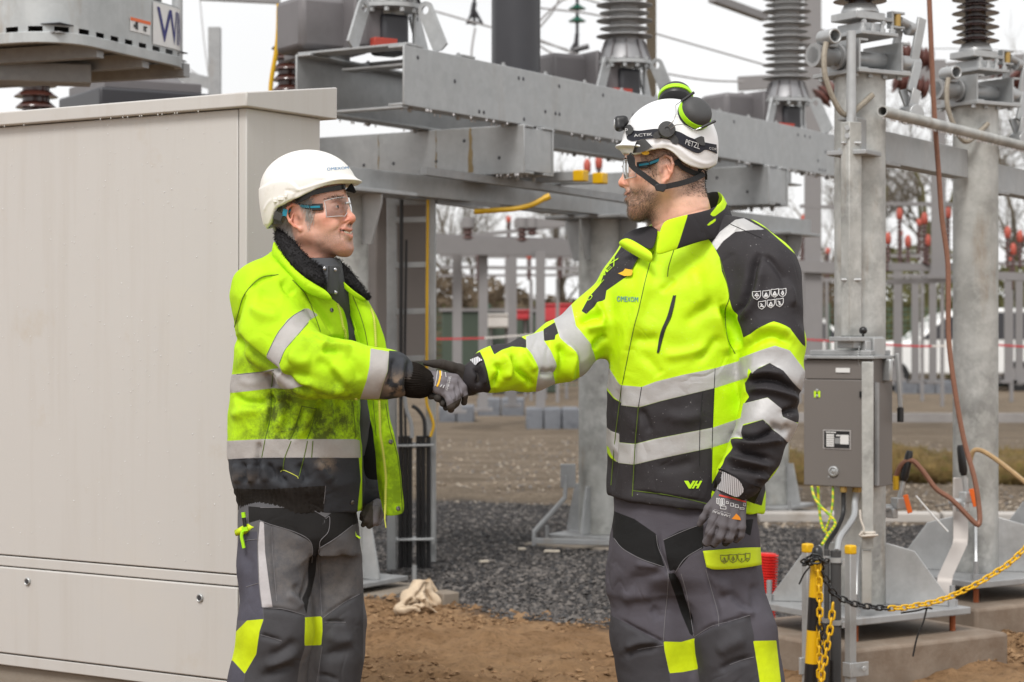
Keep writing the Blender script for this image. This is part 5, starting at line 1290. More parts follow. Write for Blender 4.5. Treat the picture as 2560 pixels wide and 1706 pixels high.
# a deeper, smaller layer of the same gear
r7 = np.random.default_rng(17); nk = 0
for x0, x1, n in ((1108, 1430, 5), (1960, 2105, 2), (2222, 2385, 3), (2492, 2560, 1)):
    for k in range(n):
        x = x0+(x1-x0)*(k+.5)/n+r7.uniform(-6, 6); Yd = r7.uniform(33, 40); pt = r7.uniform(640, 740); where = {1108: 'seen between the ladder and the round column', 1960: 'left of the drive pole', 2222: 'between the two big poles', 2492: 'right of the copper rope pole'}[x0]
        t = thing('distant_support', 'thin distant steel support '+where, 'post', P(x, 930, Yd), 'thin distant supports '+where); mb = MB(); mb.bar(P(x, HY+F*CAMZ/Yd, Yd), P(x, pt, Yd), .06, .05, up=(0, 1, 0)); mb.obj('shaft', M_FARG, t)
        pi_ = pt-r7.uniform(55, 95); mb = MB(); b = P(x+r7.uniform(-8, 8), pt, Yd); z0, z1 = b.z, P(x, pi_, Yd).z; b.z = 0; t2 = thing('distant_insulator', 'small distant red topped insulator '+where, 'insulator', b+W*z0, 'small distant insulators '+where)
        mb.lathe(sheds(z0, z1, .03, .06, .055, .05, .5), b, W, 10); mb.obj('sheds', M_FARB, t2, smooth=50); mb = MB(); mb.lathe([(.03, z1-.03), (.05, z1), (.05, z1+.07), (.02, z1+.1)], b, W, 10); mb.obj('cap', M_REDB, t2, smooth=60)
for pts, lab in (([(1100, 668, 36), (1440, 672, 36)], 'distant busbar right of the cable ladder'), ([(1100, 640, 38), (1440, 645, 38)], 'upper distant busbar right of the cable ladder'), ([(2218, 690, 34), (2400, 690, 34)], 'distant busbar between the two big poles'), ([(2218, 640, 36), (2400, 640, 36)], 'upper distant busbar between the two big poles'), ([(1955, 700, 34), (2110, 700, 34)], 'distant busbar left of the drive pole'), ([(2490, 660, 34), (2570, 660, 34)], 'distant busbar right of the copper rope pole'), ([(1100, 600, 30), (1440, 560, 30)], 'slanting distant busbar over the handshake')):
    crossbar(pts, .06, .06, lab)
# gantry beams in the sky
for pts, w, h, lab in (([(1780, -4, 26), (1912, 44, 27)], .12, .10, 'dark gantry beam entering from the picture top'), ([(1955, 66, 24), (2092, 112, 24)], .14, .22, 'grey gantry beam left of the drive pole'), ([(1845, 210, 26), (2110, 196, 26)], .10, .18, 'pale level gantry beam above the right helmet'), ([(2260, 196, 22), (2570, 160, 22)], .14, .22, 'grey gantry beam right of the copper rope'), ([(1845, 250, 30), (2120, 242, 30)], .08, .06, 'thin level bar above the right helmet'), ([(500, -6, 20), (700, 4, 20)], .08, .05, 'thin bar along the top left sky')):
    crossbar(pts, w, h, lab)
def hanging_insulator(pts, Y, mat, R, lab):
    t = thing('insulator_string', lab, 'insulator string', P(*pts[0], Y), 'insulator strings in the sky'); a, b = P(*pts[0], Y), P(*pts[-1], Y); ax = (b-a).normalized(); L = (b-a).length; mb = MB()
    n = int(L/.15)
    for k in range(n): mb.lathe([(.03, 0), (R, .05), (R, .06), (.03, .075)], a+ax*(k*.15), ax, 18)
    mb.obj('disc', mat, t)['kind'] = 'stuff'
    mb = MB(); mb.cyl(a-ax*.4, b+ax*.3, .02, 8); mb.obj('rod', M_DARK, t)
    return t
M_GRN = paint('green glass', (.012, .10, .065), .12, spec=.8)
hanging_insulator([(1443, -20), (1443, 75)], 24, M_GRN, .105, 'green glass insulator string right of the dark column'); hanging_insulator([(1186, -60), (1186, 2)], 24, M_GRN, .13, 'green glass insulator string left of the dark column')
mb = MB(); mb.tube([P(1443, 85, 24), P(1440, 108, 24), P(1428, 128, 24)], .03, 6); mb.tube([P(1428, 128, 24), P(1472, 116, 24)], .035, 6); o = mb.obj('line_clamp', M_DARK, None, loc=P(1443, 100, 24)); tag(o, 'dark line clamp below the green string right of the dark column', 'clamp')
mb = MB(); mb.tube([P(1186, 8, 24), P(1180, 40, 24), P(1168, 55, 24), P(1205, 58, 24), P(1186, 30, 24)], .035, 6); o = mb.obj('line_clamp', M_DARK, None, loc=P(1186, 30, 24)); tag(o, 'dark line clamp left of the dark column', 'clamp')
brn = [paint('rust brown insulator', (.13, .05, .04), .5)]
for a, b, Y, lab in (((2050, 250), (2085, 215), 20, 'reddish slanted far insulator left of the drive pole'), ((2230, 130), (2330, 150), 20, 'reddish far insulator between the drive pole and the copper rope'), ((2235, 200), (2320, 225), 20, 'lower reddish far insulator by the copper rope'), ((2480, 165), (2510, 170), 20, 'reddish insulator end right of the copper rope pole'), ((2530, 185), (2575, 230), 20, 'reddish slanted insulator at the right picture edge')):
    p, q = P(*a, Y), P(*b, Y); mb = MB(); L = (q-p).length; mb.lathe([(r, z) for r, z in sheds(0, L, .075, .13, .115, .06, .5)], p, (q-p).normalized(), 18); o = mb.obj('slanted_insulator', brn[0], None, loc=p, smooth=50); tag(o, lab, 'insulator', 'reddish insulators in the sky')
wl = [((1075, 25), (1215, 65), (1300, 90), (1420, 125)), ((1336, 95), (1480, 150), (1630, 190)), ((1345, 20), (1500, 40), (1640, 90)), ((1640, 85), (1780, 125), (1920, 165)), ((1340, 80), (1385, 25), (1400, -10)), ((1640, 180), (1760, 200), (1860, 205)), ((1340, 110), (1400, 140), (1520, 150)), ((1505, 10), (1420, -5), (1340, 60)), ((500, 0), (512, 120), (530, 250)), ((470, 170), (520, 210), (560, 280)), ((1188, 70), (1180, 120), (1178, 160)), ((2215, 125), (2400, 122), (2560, 130))]
wt = ['overhead wire from the platform side down to the dark column', 'overhead wire behind the middle grey pole', 'overhead wire above the middle grey pole', 'overhead wire right of the middle grey pole', 'short jumper right of the dark column', 'level wire above the right helmet', 'sagging jumper right of the green string', 'looping jumper above the green string', 'thin rope hanging beside the steel post', 'thin slack rope left of the steel post', 'pale drop wire left of the dark column', 'thin wire behind the copper rope pole']
for q, lab in zip(wl, wt):
    mb = MB(); mb.tube(catmull([P(a, b, 23) for a, b in q], 6), .012 if 'rope' not in lab else .006, 5); o = mb.obj('overhead_wire', paint('wire', (.30, .29, .29), .6) if 'wire' not in bpy.data.materials else bpy.data.materials['wire'], None, loc=P(*q[0], 23)); tag(o, lab, 'wire', 'overhead wires')
mb = MB(); mb.bar(P(1628, 830, 19), P(1628, -60, 19), .09, .09); o = mb.obj('wooden_pole', paint('brown timber', (.10, .08, .055), .9, var=.3), None, loc=P(1628, 830, 19)); tag(o, 'brown pole rising behind the middle grey pole', 'pole')
# chains of the yard barrier
def yard_chain(pts, Y, lab):
    t = thing('barrier_chain', lab, 'chain', P(*pts[0], Y), 'red and white yard chains')
    q = catmull([P(a, b, Y) for a, b in pts], 40); L = sum((b-a).length for a, b in zip(q[:-1], q[1:])); n = len(q)
    seg = max(2, int(n*.42/L)); k = 0; i = 0
    while i < n-1:
        part = q[i:i+seg+1]; mb = MB()
        for j in range(len(part)-1):
            a, b = part[j], part[j+1]; m = 2 if (b-a).length > .06 else 1
            for u in range(m):
                c0 = a.lerp(b, u/m); c1 = a.lerp(b, (u+1)/m); mb.bar(c0, c1, .022 if (j+u) % 2 else .008, .008 if (j+u) % 2 else .022)
        mb.obj('red_links' if k % 2 == 0 else 'white_links', M_REDC if k % 2 == 0 else M_WHC, t)['kind'] = 'stuff'; i += seg; k += 1
M_REDC = paint('red chain plastic', (.55, .05, .06), .5); M_WHC = paint('white chain plastic', (.70, .66, .62), .5)
yard_chain([(1085, 848), (1200, 846), (1320, 838), (1420, 832)], 17, 'red and white chain above the handshake'); yard_chain([(1995, 848), (2060, 852), (2130, 856)], 17, 'red and white chain left of the drive pole'); yard_chain([(2210, 862), (2300, 866), (2400, 864)], 17, 'red and white chain right of the drive pole'); yard_chain([(2480, 862), (2570, 868)], 17, 'red and white chain at the right picture edge')
# fence, hedge, boxes
fg = thing('mesh_fence', 'green mesh fence before the hedge in the far yard', 'fence', P(1240, 900, 44))
for x in range(-3, 16):
    X = -3+x*2.5; mb = MB(); mb.bar((X, 44, 0), (X, 44, 1.9), .06, .06); mb.obj('post', paint('fence green', (.05, .09, .06), .6) if 'fence green' not in bpy.data.materials else bpy.data.materials['fence green'], fg)
mb = MB()
for z in np.arange(.1, 1.9, .12): mb.bar((-10.5, 44.05, z), (34.5, 44.05, z), .012, .02)
for X in np.arange(-10.5, 34.5, .12): mb.bar((X, 44.05, .05), (X, 44.05, 1.85), .02, .012)
mb.obj('mesh_panel', bpy.data.materials['fence green'], fg)['kind'] = 'stuff'
for px, py0, py1, w, Y, m, lab, nm, cat in ((1390, 765, 805, .42, 38, M_REDC, 'red box above the reaching sleeve in the far yard', 'red_box', 'box'), (1300, 780, 800, .22, 39, M_REDC, 'small red box behind a far support', 'red_box', 'box'), (1250, 790, 820, .36, 37, M_WHC, 'white box in the far yard above the handshake', 'white_box', 'box')):
    a, b = P(px, py0, Y), P(px, py1, Y); t = thing(nm, lab, cat, (a.x, Y, 0)); mb = MB(); mb.box((a+b)/2, (w*1.6, .5, (a-b).length)); mb.obj('case', m, t, bevel=.03); mb = MB(); mb.box(a+W*.02, (w*1.7, .55, .04)); mb.obj('lid', m, t, bevel=.01)
    mb = MB()
    for sx in (-.3, .3): mb.bar((a.x+sx*w*1.6, Y, 0), (a.x+sx*w*1.6, Y, b.z), .06, .06)
    mb.obj('stand', M_FARG, t)
for px, w, Y, lab in ((1160, .9, 41, 'dark green yard cabinet behind the supports, nearest the ladder'), (1265, .7, 41.5, 'dark green yard cabinet behind the white box'), (1345, .8, 42, 'dark green yard cabinet behind the red box')):
    a = P(px, 770, Y); t = thing('yard_cabinet', lab, 'cabinet', (a.x, Y, 0), 'green cabinets in the far yard'); mb = MB(); mb.box((a.x, Y, .85), (w, .6, 1.7)); mb.obj('case', paint('yard green', (.05, .07, .05), .6) if 'yard green' not in bpy.data.materials else bpy.data.materials['yard green'], t, bevel=.03)
    mb = MB(); mb.box((a.x, Y, 1.73), (w+.1, .7, .06)); mb.obj('roof', M_FARG, t)
# leafless trees
M_BARK = paint('bare bark', (.15, .125, .095), .95, var=.35, scale=6); M_BARKM = paint('mossy bark', (.17, .155, .07), .95, var=.3, scale=6)
def bare_tree(x, y, h, seed, lab, moss=False, ns=4):
    t = thing('bare_tree', lab, 'tree', (x, y, 0), 'leafless trees behind the yard'); r = np.random.default_rng(seed); tr = MB(); cr = MB(); cnt = [0]
    def grow(p, d, L, rad, lev):
        pts = [p]; q = p; dd = d
        for i in range(4): dd = (dd+Vector(r.normal(size=3)*(.10 if lev == 0 else .2))+W*.06).normalized(); q = q+dd*L/4; pts.append(q)
        (tr if lev <= 1 else cr).tube(pts, [rad*(1-.11*i) for i in range(5)], 6 if lev <= 1 else 3, caps=False)
        if lev >= ns: return
        for k in range(int(r.integers(4, 6)) if lev < 3 else 4):
            i = int(r.integers(1 if lev else 2, 5)); ax = Vector(r.normal(size=3)); nd = (dd*.75+ax.normalized()*.75+W*.15).normalized(); grow(pts[i], nd, L*r.uniform(.5, .75), rad*(.5 if lev < 2 else .5)*(1-.1*i)+.002, lev+1)
    grow(Vector((x, y, 0)), W, h*.42, h*.022, 0)
    m = M_BARKM if moss else M_BARK; tr.obj('trunk', m, t, smooth=60); o = cr.obj('crown', M_BARK, t, smooth=60); return t
bare_tree(1.6, 58, 8, 1, 'leafless tree seen above the handshake, under the frame', ns=5); bare_tree(-1.2, 62, 9, 2, 'leafless tree right of the cable ladder', ns=5); bare_tree(9.3, 55, 9.5, 3, 'mossy leafless tree between the right man and the drive pole', True, 5); bare_tree(12.2, 58, 10.5, 4, 'mossy leafless tree between the two big poles', True, 5); bare_tree(15.2, 60, 10, 5, 'leafless tree right of the copper rope pole', ns=5); bare_tree(10.8, 70, 9, 6, 'distant leafless tree behind the drive pole', ns=5); bare_tree(-15, 60, 10, 8, 'leafless tree at the far left over the cabinet', ns=5)
# far hedge and wood, one mass
r = np.random.default_rng(9); n = 40000
X = r.uniform(-40, 60, n); Y = r.uniform(50, 58, n); top = 3.0+1.0*nz(X, Y*0, .35, 3)+.5*nz(X, Y*0, 1.6, 5); Z = top*r.random(n)**.7
a = r.uniform(0, 6.28, n); s = r.uniform(.10, .30, n); u = np.stack([np.cos(a), r.normal(size=n)*.3, np.sin(a)], 1)*s[:, None]; w_ = np.stack([-np.sin(a)*.5, r.normal(size=n)*.4, np.cos(a)*.5], 1)*s[:, None]*.7
c = np.stack([X, Y, Z], 1); v = np.stack([c-u, c+w_, c+u], 1).reshape(-1, 3)
me = bpy.data.meshes.new('hedge_row'); me.from_pydata(v.tolist(), [], np.arange(3*n).reshape(-1, 3).tolist())
for m in (paint('olive winter hedge', (.115, .11, .04), .95, var=.4, scale=.8), paint('brown winter hedge', (.11, .08, .05), .95, var=.4, scale=.8)): me.materials.append(m)
me.polygons.foreach_set('material_index', (nz(X, Y*0, .25, 8) > 0).astype(np.int32)); tag(link('hedge', me), 'olive brown winter hedge closing the far yard', kind='stuff')
mb = MB(); mb.box((10, 60, 1.1), (110, 2, 2.2)); o = mb.obj('undergrowth', bpy.data.materials['olive winter hedge'], None); tag(o, 'dark undergrowth inside the far hedge', kind='stuff')
# white vans behind the supports
def van(cx, Y, lab, L=4.4, flip=1):
    t = thing('parked_van', lab, 'van', (cx, Y, 0), 'white vehicles parked in the far yard'); s = lambda x, z: (cx+flip*x, Y, z)
    prof = [(-L/2, .35), (-L/2, .95), (-L/2+.15, 1.02), (-.9, 1.10), (-.25, 1.66), (.4, 1.80), (L/2-.1, 1.78), (L/2, 1.0), (L/2, .35)]
    mb = MB(); mb.prism([Vector(s(x, z)) for x, z in prof], (0, 1.75, 0)); mb.obj('body', paint('white car paint', (.78, .78, .77), .3) if 'white car paint' not in bpy.data.materials else bpy.data.materials['white car paint'], t, bevel=.06)
    mb = MB(); mb.prism([Vector(s(x, z))+Vector((0, -.012, 0)) for x, z in ((-.75, 1.12), (-.22, 1.58), (.35, 1.70), (.42, 1.12))], (0, .01, 0)); mb.obj('side_window', M_DARK, t)
    mb = MB(); mb.prism([Vector(s(x, z))+Vector((0, -.012, 0)) for x, z in ((.55, 1.12), (.52, 1.70), (1.5, 1.70), (1.6, 1.12))], (0, .01, 0)); mb.obj('side_window', M_DARK, t)
    for x in (-1.35, 1.35):
        mb = MB(); mb.lathe([(.33, 0), (.33, .2)], Vector(s(x, .33))+Vector((0, -.03, 0)), (0, 1, 0), 24); w = mb.obj('wheel', M_CHK, t); mb = MB(); mb.lathe([(.2, 0), (.2, .01)], Vector(s(x, .33))+Vector((0, -.045, 0)), (0, 1, 0), 18); mb.obj('rim', M_FARG, w)
    mb = MB(); mb.box(Vector(s(-L/2-.01, .72))+Vector((0, .2, 0)), (.04, .3, .14)); mb.obj('headlight', M_STW, t)
    mb = MB(); mb.box(Vector(s(-L/2+.1, .45))+Vector((0, .85, 0)), (.3, 1.78, .18)); mb.obj('bumper', M_DARK, t, bevel=.03)
van(9.6, 43, 'white van between the drive pole and the copper rope pole'); van(12.6, 46, 'white van at the right picture edge'); van(6.55, 44, 'white vehicle glimpsed left of the drive pole', 3.2, -1)
# ================================================================== the man with the climbing helmet (right)
manR = thing('person', 'man in white climbing helmet and lime and black jacket, seen in profile', 'person', P(1740, 2145, 4.95))

def shielded_jacket():
    g = Solid((P(1160, 990, 4.9).x-.05, 4.55, CAMZ-.52), (P(2020, 700, 4.9).x+.06, 5.28, CAMZ+.36), .0038)
    g.loft([(P(0, py, YP).z, P(xl, 0, YP).x, P(xr, 0, YP).x, yc, ry) for py, xl, xr, yc, ry in (
        (1330, 1524, 1914, 4.96, .150), (1240, 1520, 1920, 4.96, .150), (1150, 1522, 1916, 4.96, .148), (1040, 1517, 1905, 4.955, .15),
        (930, 1521, 1892, 4.95, .152), (810, 1518, 1880, 4.95, .15), (720, 1520, 1890, 4.95, .14), (660, 1545, 1880, 4.96, .122),
        (610, 1590, 1840, 4.97, .10), (565, 1640, 1800, 4.98, .08), (540, 1660, 1790, 4.98, .06))], .02, 2.2)
    chain_px(g, [(1740, 590, 4.97, 62), (1850, 628, 4.93, 74), (1915, 690, 4.88, 84)], .05)
    chain_px(g, [(1700, 600, 4.99, 50), (1610, 660, 5.02, 66), (1578, 712, 5.0, 70)], .04)
    # near arm, hanging
    chain_px(g, [(1915, 690, 4.88, 84), (1918, 770, 4.85, 80), (1928, 860, 4.82, 77), (1929, 950, 4.80, 71), (1921, 1035, 4.78, 66), (1886, 1130, 4.76, 63)], .03)
    chain_px(g, [(1886, 1130, 4.76, 63), (1852, 1192, 4.74, 59)], .02)
    # far arm, reaching out
    chain_px(g, [(1585, 712, 5.0, 72), (1500, 806, 4.97, 74), (1400, 882, 4.92, 72), (1325, 911, 4.87, 62), (1238, 922, 4.81, 54), (1226, 924, 4.80, 53)], .03)
    chain_px(g, [(1226, 926, 4.80, 45), (1190, 941, 4.78, 42)], .008)
    # the hem is cut straight, falling to the back
    a, b = P(1524, 1243, YP), P(1920, 1290, YP); sl = (b.z-a.z)/(b.x-a.x)
    g.put(lambda x, y, z: z-(a.z+(x-a.x)*sl)+0*y, (a.x-.1, 4.65, CAMZ-.65), (b.x+.1, 5.27, CAMZ-.34), .004, 's')
    v, q = g.mesh(); s = Skin(v, q, 3)
    px, py = s.px()
    s.push(.0026*wave_noise(s.v, 24, 3, 2)+.0012*wave_noise(s.v, 70, 5, 2)+.0014*ridged(s.v, 30, 8))
    px, py = s.px()
    E, Fc, H = cE, cF, cH
    fl = [(E((1170, 960), (1250, 850), (1310, 700), (1340, 560), (1400, 440)), 9, -9), (E((1230, 980), (1330, 850), (1380, 700), (1400, 520)), 11, 6),
          (E((1390, 470), (1470, 520), (1560, 640), (1600, 760)), 9, -5), (E((1560, 640), (1620, 760), (1630, 880)), 9, 5),
          (E((1215, 1220), (1400, 1100), (1520, 1090), (1640, 1160)), 12, -7), (E((1300, 1060), (1480, 1010), (1620, 1080)), 12, 5),
          (Fc((1280, 170), (1420, 150), (1560, 180), (1690, 260)), 8, -8), (Fc((1290, 120), (1440, 90), (1580, 120)), 9, 7), (Fc((1290, 240), (1420, 220), (1580, 260), (1680, 320)), 9, 8),
          (Fc((1550, 400), (1600, 390), (1680, 360)), 8, -8), (Fc((1450, 470), (1560, 540), (1600, 480)), 8, -5),
          (Fc((1180, 560), (1300, 590), (1420, 570), (1530, 520)), 8, -9), (Fc((1180, 620), (1320, 640), (1460, 620), (1570, 600)), 8, 8),
          (Fc((1190, 690), (1330, 720), (1480, 760)), 9, -9), (Fc((1130, 740), (1300, 770), (1470, 800)), 9, 7), (Fc((1120, 800), (1280, 820), (1420, 860)), 8, -6),
          (Fc((1350, 870), (1410, 890), (1440, 850)), 8, 5),
          (E((1100, 840), (1150, 960), (1190, 1080), (1205, 1200)), 11, -13), (E((1060, 860), (1080, 1000), (1120, 1140), (1150, 1240)), 14, 6),
          (E((560, 500), (520, 700), (470, 900), (380, 1180), (350, 1440)), 15, 5), (E((620, 760), (700, 700), (740, 640)), 10, -3),
          (E((800, 1000), (950, 900), (1060, 820)), 16, -4), (E((640, 1240), (820, 1220), (1040, 1160)), 14, 4), (E((900, 1290), (1010, 1180), (1100, 1080)), 12, -4),
          (E((420, 1100), (520, 1120), (640, 1100)), 14, -4), (E((480, 1200), (600, 1330), (640, 1390)), 14, -3), (E((880, 560), (930, 720), (950, 900)), 20, 4),
          (Fc((480, 360), (530, 460), (560, 560)), 10, -4), (Fc((660, 420), (840, 440), (980, 400)), 16, 4), (Fc((600, 820), (760, 800), (900, 760)), 14, -3),
          (Fc((330, 200), (300, 420), (290, 700), (262, 1020)), 7, -6), (Fc((470, 360), (445, 640), (425, 1000)), 4, -3),
          (Fc((420, 985), (700, 1030), (1000, 1075)), 4, -3),
          # far sleeve
          (H((1420, 250), (1480, 330), (1440, 420), (1420, 510)), 8, -8), (H((1500, 170), (1560, 300), (1530, 420)), 10, 8), (H((1600, 150), (1640, 300), (1740, 420), (1790, 500)), 8, -8),
          (H((1680, 120), (1760, 250), (1830, 340)), 9, 6), (H((1850, 330), (1930, 360), (2020, 330)), 9, -6), (H((2020, 60), (2080, 180), (2060, 330), (2000, 460)), 9, -8),
          (H((2120, 80), (2180, 200), (2150, 330), (2140, 430)), 9, 7), (H((1230, 290), (1280, 380), (1260, 480)), 6, -7), (H((1290, 250), (1330, 360), (1340, 470)), 6, 7),
          (E((20, 980), (110, 940), (220, 930)), 10, -8), (E((60, 1040), (150, 1020), (230, 1000)), 10, 6), (E((130, 1200), (180, 1120), (235, 1080)), 9, -6), (E((150, 800), (190, 900), (230, 1000)), 9, 5)]
    nrm = s.normals(); front = np.clip(-nrm[:, 1]*2+.5, 0, 1)
    s.push(folds(px, py, fl)*S*front*2.3)
    # sleeve hem lips and a jacket lip where the tape is sewn on
    dark = zone(px, py, E((945, 295), (1050, 180), (1110, 100), (1290, 190), (1440, 280), (1620, 440), (1760, 560), (1800, 700), (1720, 1000), (1730, 1170), (1705, 1150), (1610, 1030), (1490, 988), (1260, 1100), (1230, 985), (1180, 905), (1155, 800), (1140, 700), (1100, 600), (1085, 500), (1030, 395)),
                E((470, 440), (450, 520), (380, 640), (230, 745), (220, 810), (75, 915), (40, 900), (100, 790), (180, 700), (220, 590), (310, 460), (350, 400)),
                Fc((200, 190), (325, 340), (475, 358), (640, 310), (1045, 212), (1032, 512), (600, 595), (445, 635), (292, 620), (290, 565), (200, 500)),
                Fc((200, 640), (275, 770), (435, 790), (600, 750), (1024, 662), (1020, 1150), (200, 1060)),
                Fc((1265, 175), (1345, 85), (1460, 22), (1600, 100), (1730, 230), (1730, 480), (1640, 470), (1560, 430), (1545, 370), (1445, 285), (1268, 330), (1305, 280)),
                Fc((1240, 500), (1410, 450), (1500, 530), (1600, 620), (1650, 700), (1540, 790), (1450, 900), (1400, 1100), (1000, 980), (1095, 800), (1178, 660), (1168, 600), (1235, 570), (1228, 520)),
                [(1080+a*.3571, 520+b*.3571) for a, b in ((405, 960), (620, 900), (660, 925), (660, 985), (560, 970), (500, 992), (435, 1028))],
                [(1080+a*.3571, 520+b*.3571) for a, b in ((780, 850), (860, 800), (885, 880), (865, 892), (860, 922), (783, 934))],
                H((1060, 245), (1290, 150), (1330, 232), (1360, 340), (1395, 510), (1290, 640), (1100, 640)))
    arm = poly_sd(px, py, E((1090, 500), (1150, 860), (1255, 1100), (1200, 1240), (1360, 1345), (1265, 1740), (1235, 1830), (1170, 1860), (1100, 2060), (1900, 2060), (1900, 500)))
    sil_t = zone(px, py, Fc((200, -10), (262, 80), (330, 187), (345, 192), (495, 205), (600, 165), (800, 115), (1045, 65), (1300, -12), (1300, 132), (1045, 213), (640, 310), (475, 357), (325, 341), (245, 222), (200, 180)),
                 Fc((200, 480), (295, 565), (291, 620), (445, 636), (600, 596), (1030, 512), (1300, 420), (1300, 575), (1022, 662), (600, 751), (435, 790), (275, 771), (250, 662), (200, 620)))
    sil_t = np.minimum(sil_t, -arm)
    dk = np.where((py > 905) & (arm > 0), np.where(dark > 0, dark, dark), dark)
    sil = zone(px, py, E((1022, 385), (1090, 298), (1200, 212), (1265, 200), (1420, 285), (1330, 288), (1200, 302), (1110, 372), (1058, 442)),
               E((1222, 1258), (1390, 1195), (1500, 1160), (1612, 1196), (1740, 1370), (1740, 1540), (1640, 1440), (1560, 1350), (1460, 1290), (1380, 1330), (1350, 1375)),
               Fc((1262, 330), (1445, 285), (1552, 372), (1560, 430), (1680, 482), (1640, 640), (1585, 615), (1500, 530), (1410, 450), (1238, 492), (1248, 400)),
               [(1380, 785), (1428, 760), (1440, 815), (1481, 865), (1490, 907), (1450, 960), (1447, 905), (1425, 870), (1400, 845)],
               [(1080+a*.3571, 520+b*.3571) for a, b in ((658, 900), (780, 860), (785, 932), (830, 1000), (880, 1110), (855, 1290), (725, 1300), (746, 1130), (700, 1030), (660, 982))])
    sil = np.maximum(sil, sil_t)
    s.push(np.where(sil > 0, .0008, 0.0))
    return s.mesh('jacket', {'dark': dk, 'silver': sil})
M_JACKR = zones('lime black jacket', LIME, [('dark', BLACK, .72, 0), ('silver', SILV, .42, .25)], rough=.55, weave=700, wstr=.10, wear=.12, wetspeck=True)
jackR = link('jacket', shielded_jacket(), manR, M_JACKR)
jackR['label'] = 'lime and black jacket with silver bands'
cjR = Caster(jackR)
_s0 = cjR.at(1720, 900)[0]

# collar: standing around the neck, its far lapel folded out
collR = thing('collar', None, None); collR.location = P(1700, 580, 4.9); adopt(collR, manR)
def colrow(t): return t
top = [(1690, 535, 5.10), (1745, 488, 5.11), (1798, 470, 5.03), (1812, 500, 4.95), (1778, 524, 4.865), (1718, 535, 4.805), (1682, 545, 4.79), (1655, 552, 4.79)]
bot = [(1700, 590, 5.08), (1760, 570, 5.08), (1850, 566, 5.03), (1840, 590, 4.94), (1764, 600, 4.835), (1702, 622, 4.785), (1664, 634, 4.772), (1634, 644, 4.772)]
mid = [tuple((a+b)/2+(.004 if i == 2 else 0)*-1 for i, (a, b) in enumerate(zip(p, q))) for p, q in zip(top, bot)]
M_COLR = zones('collar cloth', BLACK, [('limez', LIME, .7, 0)], wstr=.1)
stand = sheet_obj('collar_stand', [top, mid, bot], M_COLR, collR, .009, 3); baked(stand)
def attr_zone(o, name, fn):
    me = o.data; n = len(me.vertices); co = np.empty(n*3, np.float32); me.vertices.foreach_get('co', co)
    v = co.reshape(-1, 3)+np.array(wloc(o)); px = CX+v[:, 0]/v[:, 1]*F; py = HY-(v[:, 2]-CAMZ)/v[:, 1]*F
    at = me.attributes.new(name, 'FLOAT', 'POINT'); at.data.foreach_set('value', fn(v, px, py).astype(np.float32))
attr_zone(stand, 'limez', lambda v, px, py: np.maximum(np.where(v[:, 1] < 4.9, zone(px, py, cE((560, 520), (580, 180), (845, 140), (838, 190), (780, 375), (740, 480))), -50),
          zone(px, py, cE((1010, 170), (1060, 110), (1080, 40), (1060, -30), (1120, -40), (1150, 60), (1120, 130), (1040, 190)), cE((985, 245), (1060, 195), (1050, 225), (990, 262)))))
lap = sheet_obj('lapel', [[(1549, 588, 4.99), (1600, 565, 5.00), (1652, 560, 4.93)], [(1562, 600, 4.96), (1610, 606, 4.95), (1640, 600, 4.88)], [(1566, 592, 4.90), (1600, 612, 4.86), (1634, 632, 4.80)]], M_BLACKC, collR, .006, 2)
lap2 = sheet_obj('lapel_facing', [[(1566, 590, 4.895), (1600, 611, 4.855), (1634, 632, 4.80)], [(1545, 603, 4.885), (1592, 626, 4.840), (1632, 645, 4.785)], [(1543, 612, 4.92), (1590, 642, 4.87), (1634, 664, 4.80)]], M_LIMEC, collR, .006, 2)
shirtR = sheet_obj('undershirt', [[(1770, 500, 4.93), (1745, 530, 4.875), (1690, 560, 4.86), (1640, 575, 4.90)], [(1790, 560, 4.93), (1750, 575, 4.87), (1700, 600, 4.85), (1640, 640, 4.88)]], M_LINING, manR, .004, 2)
# placket edge, zips, pocket, small print
mbz = MB()
seam('stitching', cjR, [cE((585, 450), (560, 530), (520, 680), (470, 900), (430, 1050), (350, 1450)), cE((740, 430), (700, 560), (690, 640)), cF((425, 985), (700, 1020), (985, 1085)),
     cF((470, 360), (445, 640), (425, 1030)), cF((345, 192), (325, 350), (292, 620), (258, 1030)), cE((1085, 500), (1140, 700), (1155, 800), (1125, 900), (1140, 1100), (1200, 1220))], M_SEAM, jackR, .0011)
seam('seam', cjR, [cF((955, 240), (935, 500), (930, 800)), cF((1048, 65), (1030, 500), (1020, 1000)), cF((495, 205), (470, 360)), cE((1155, 240), (1400, 350))], M_SEAMK, jackR, .0009)
pz = MB()
def strip(mb, caster, ptsA, ptsB, lift=.003, m=0):
    A = smooth2(ptsA, 6); B = smooth2(ptsB, 6); vs = []; fs = []
    for (a, b), (c, d) in zip(A, B):
        p, _ = caster.at(a, b, lift); q, _ = caster.at(c, d, lift)
        if p is None or q is None: continue
        k = len(vs); vs += [p, q]
        if k: fs.append((k-2, k-1, k+1, k))
    mb.add(vs, fs, m)
strip(pz, cjR, cE((735, 785), (715, 850), (690, 940), (645, 1050), (612, 1210)), cE((752, 780), (742, 850), (715, 940), (670, 1040), (625, 1212)))
pz.obj('pocket_zip', M_ZIPK, jackR)
seam('zip', cjR, [cE((735, 780), (690, 940), (640, 1060), (612, 1215)), cE((752, 780), (718, 940), (672, 1040), (624, 1215))], M_SEAM, jackR, .0012)
lb = MB(); strip(lb, cjR, cE((505, 465), (470, 520), (425, 600)), cE((475, 455), (440, 510), (385, 590)), .006); lb.obj('loop_strap', M_BLACKC, jackR)
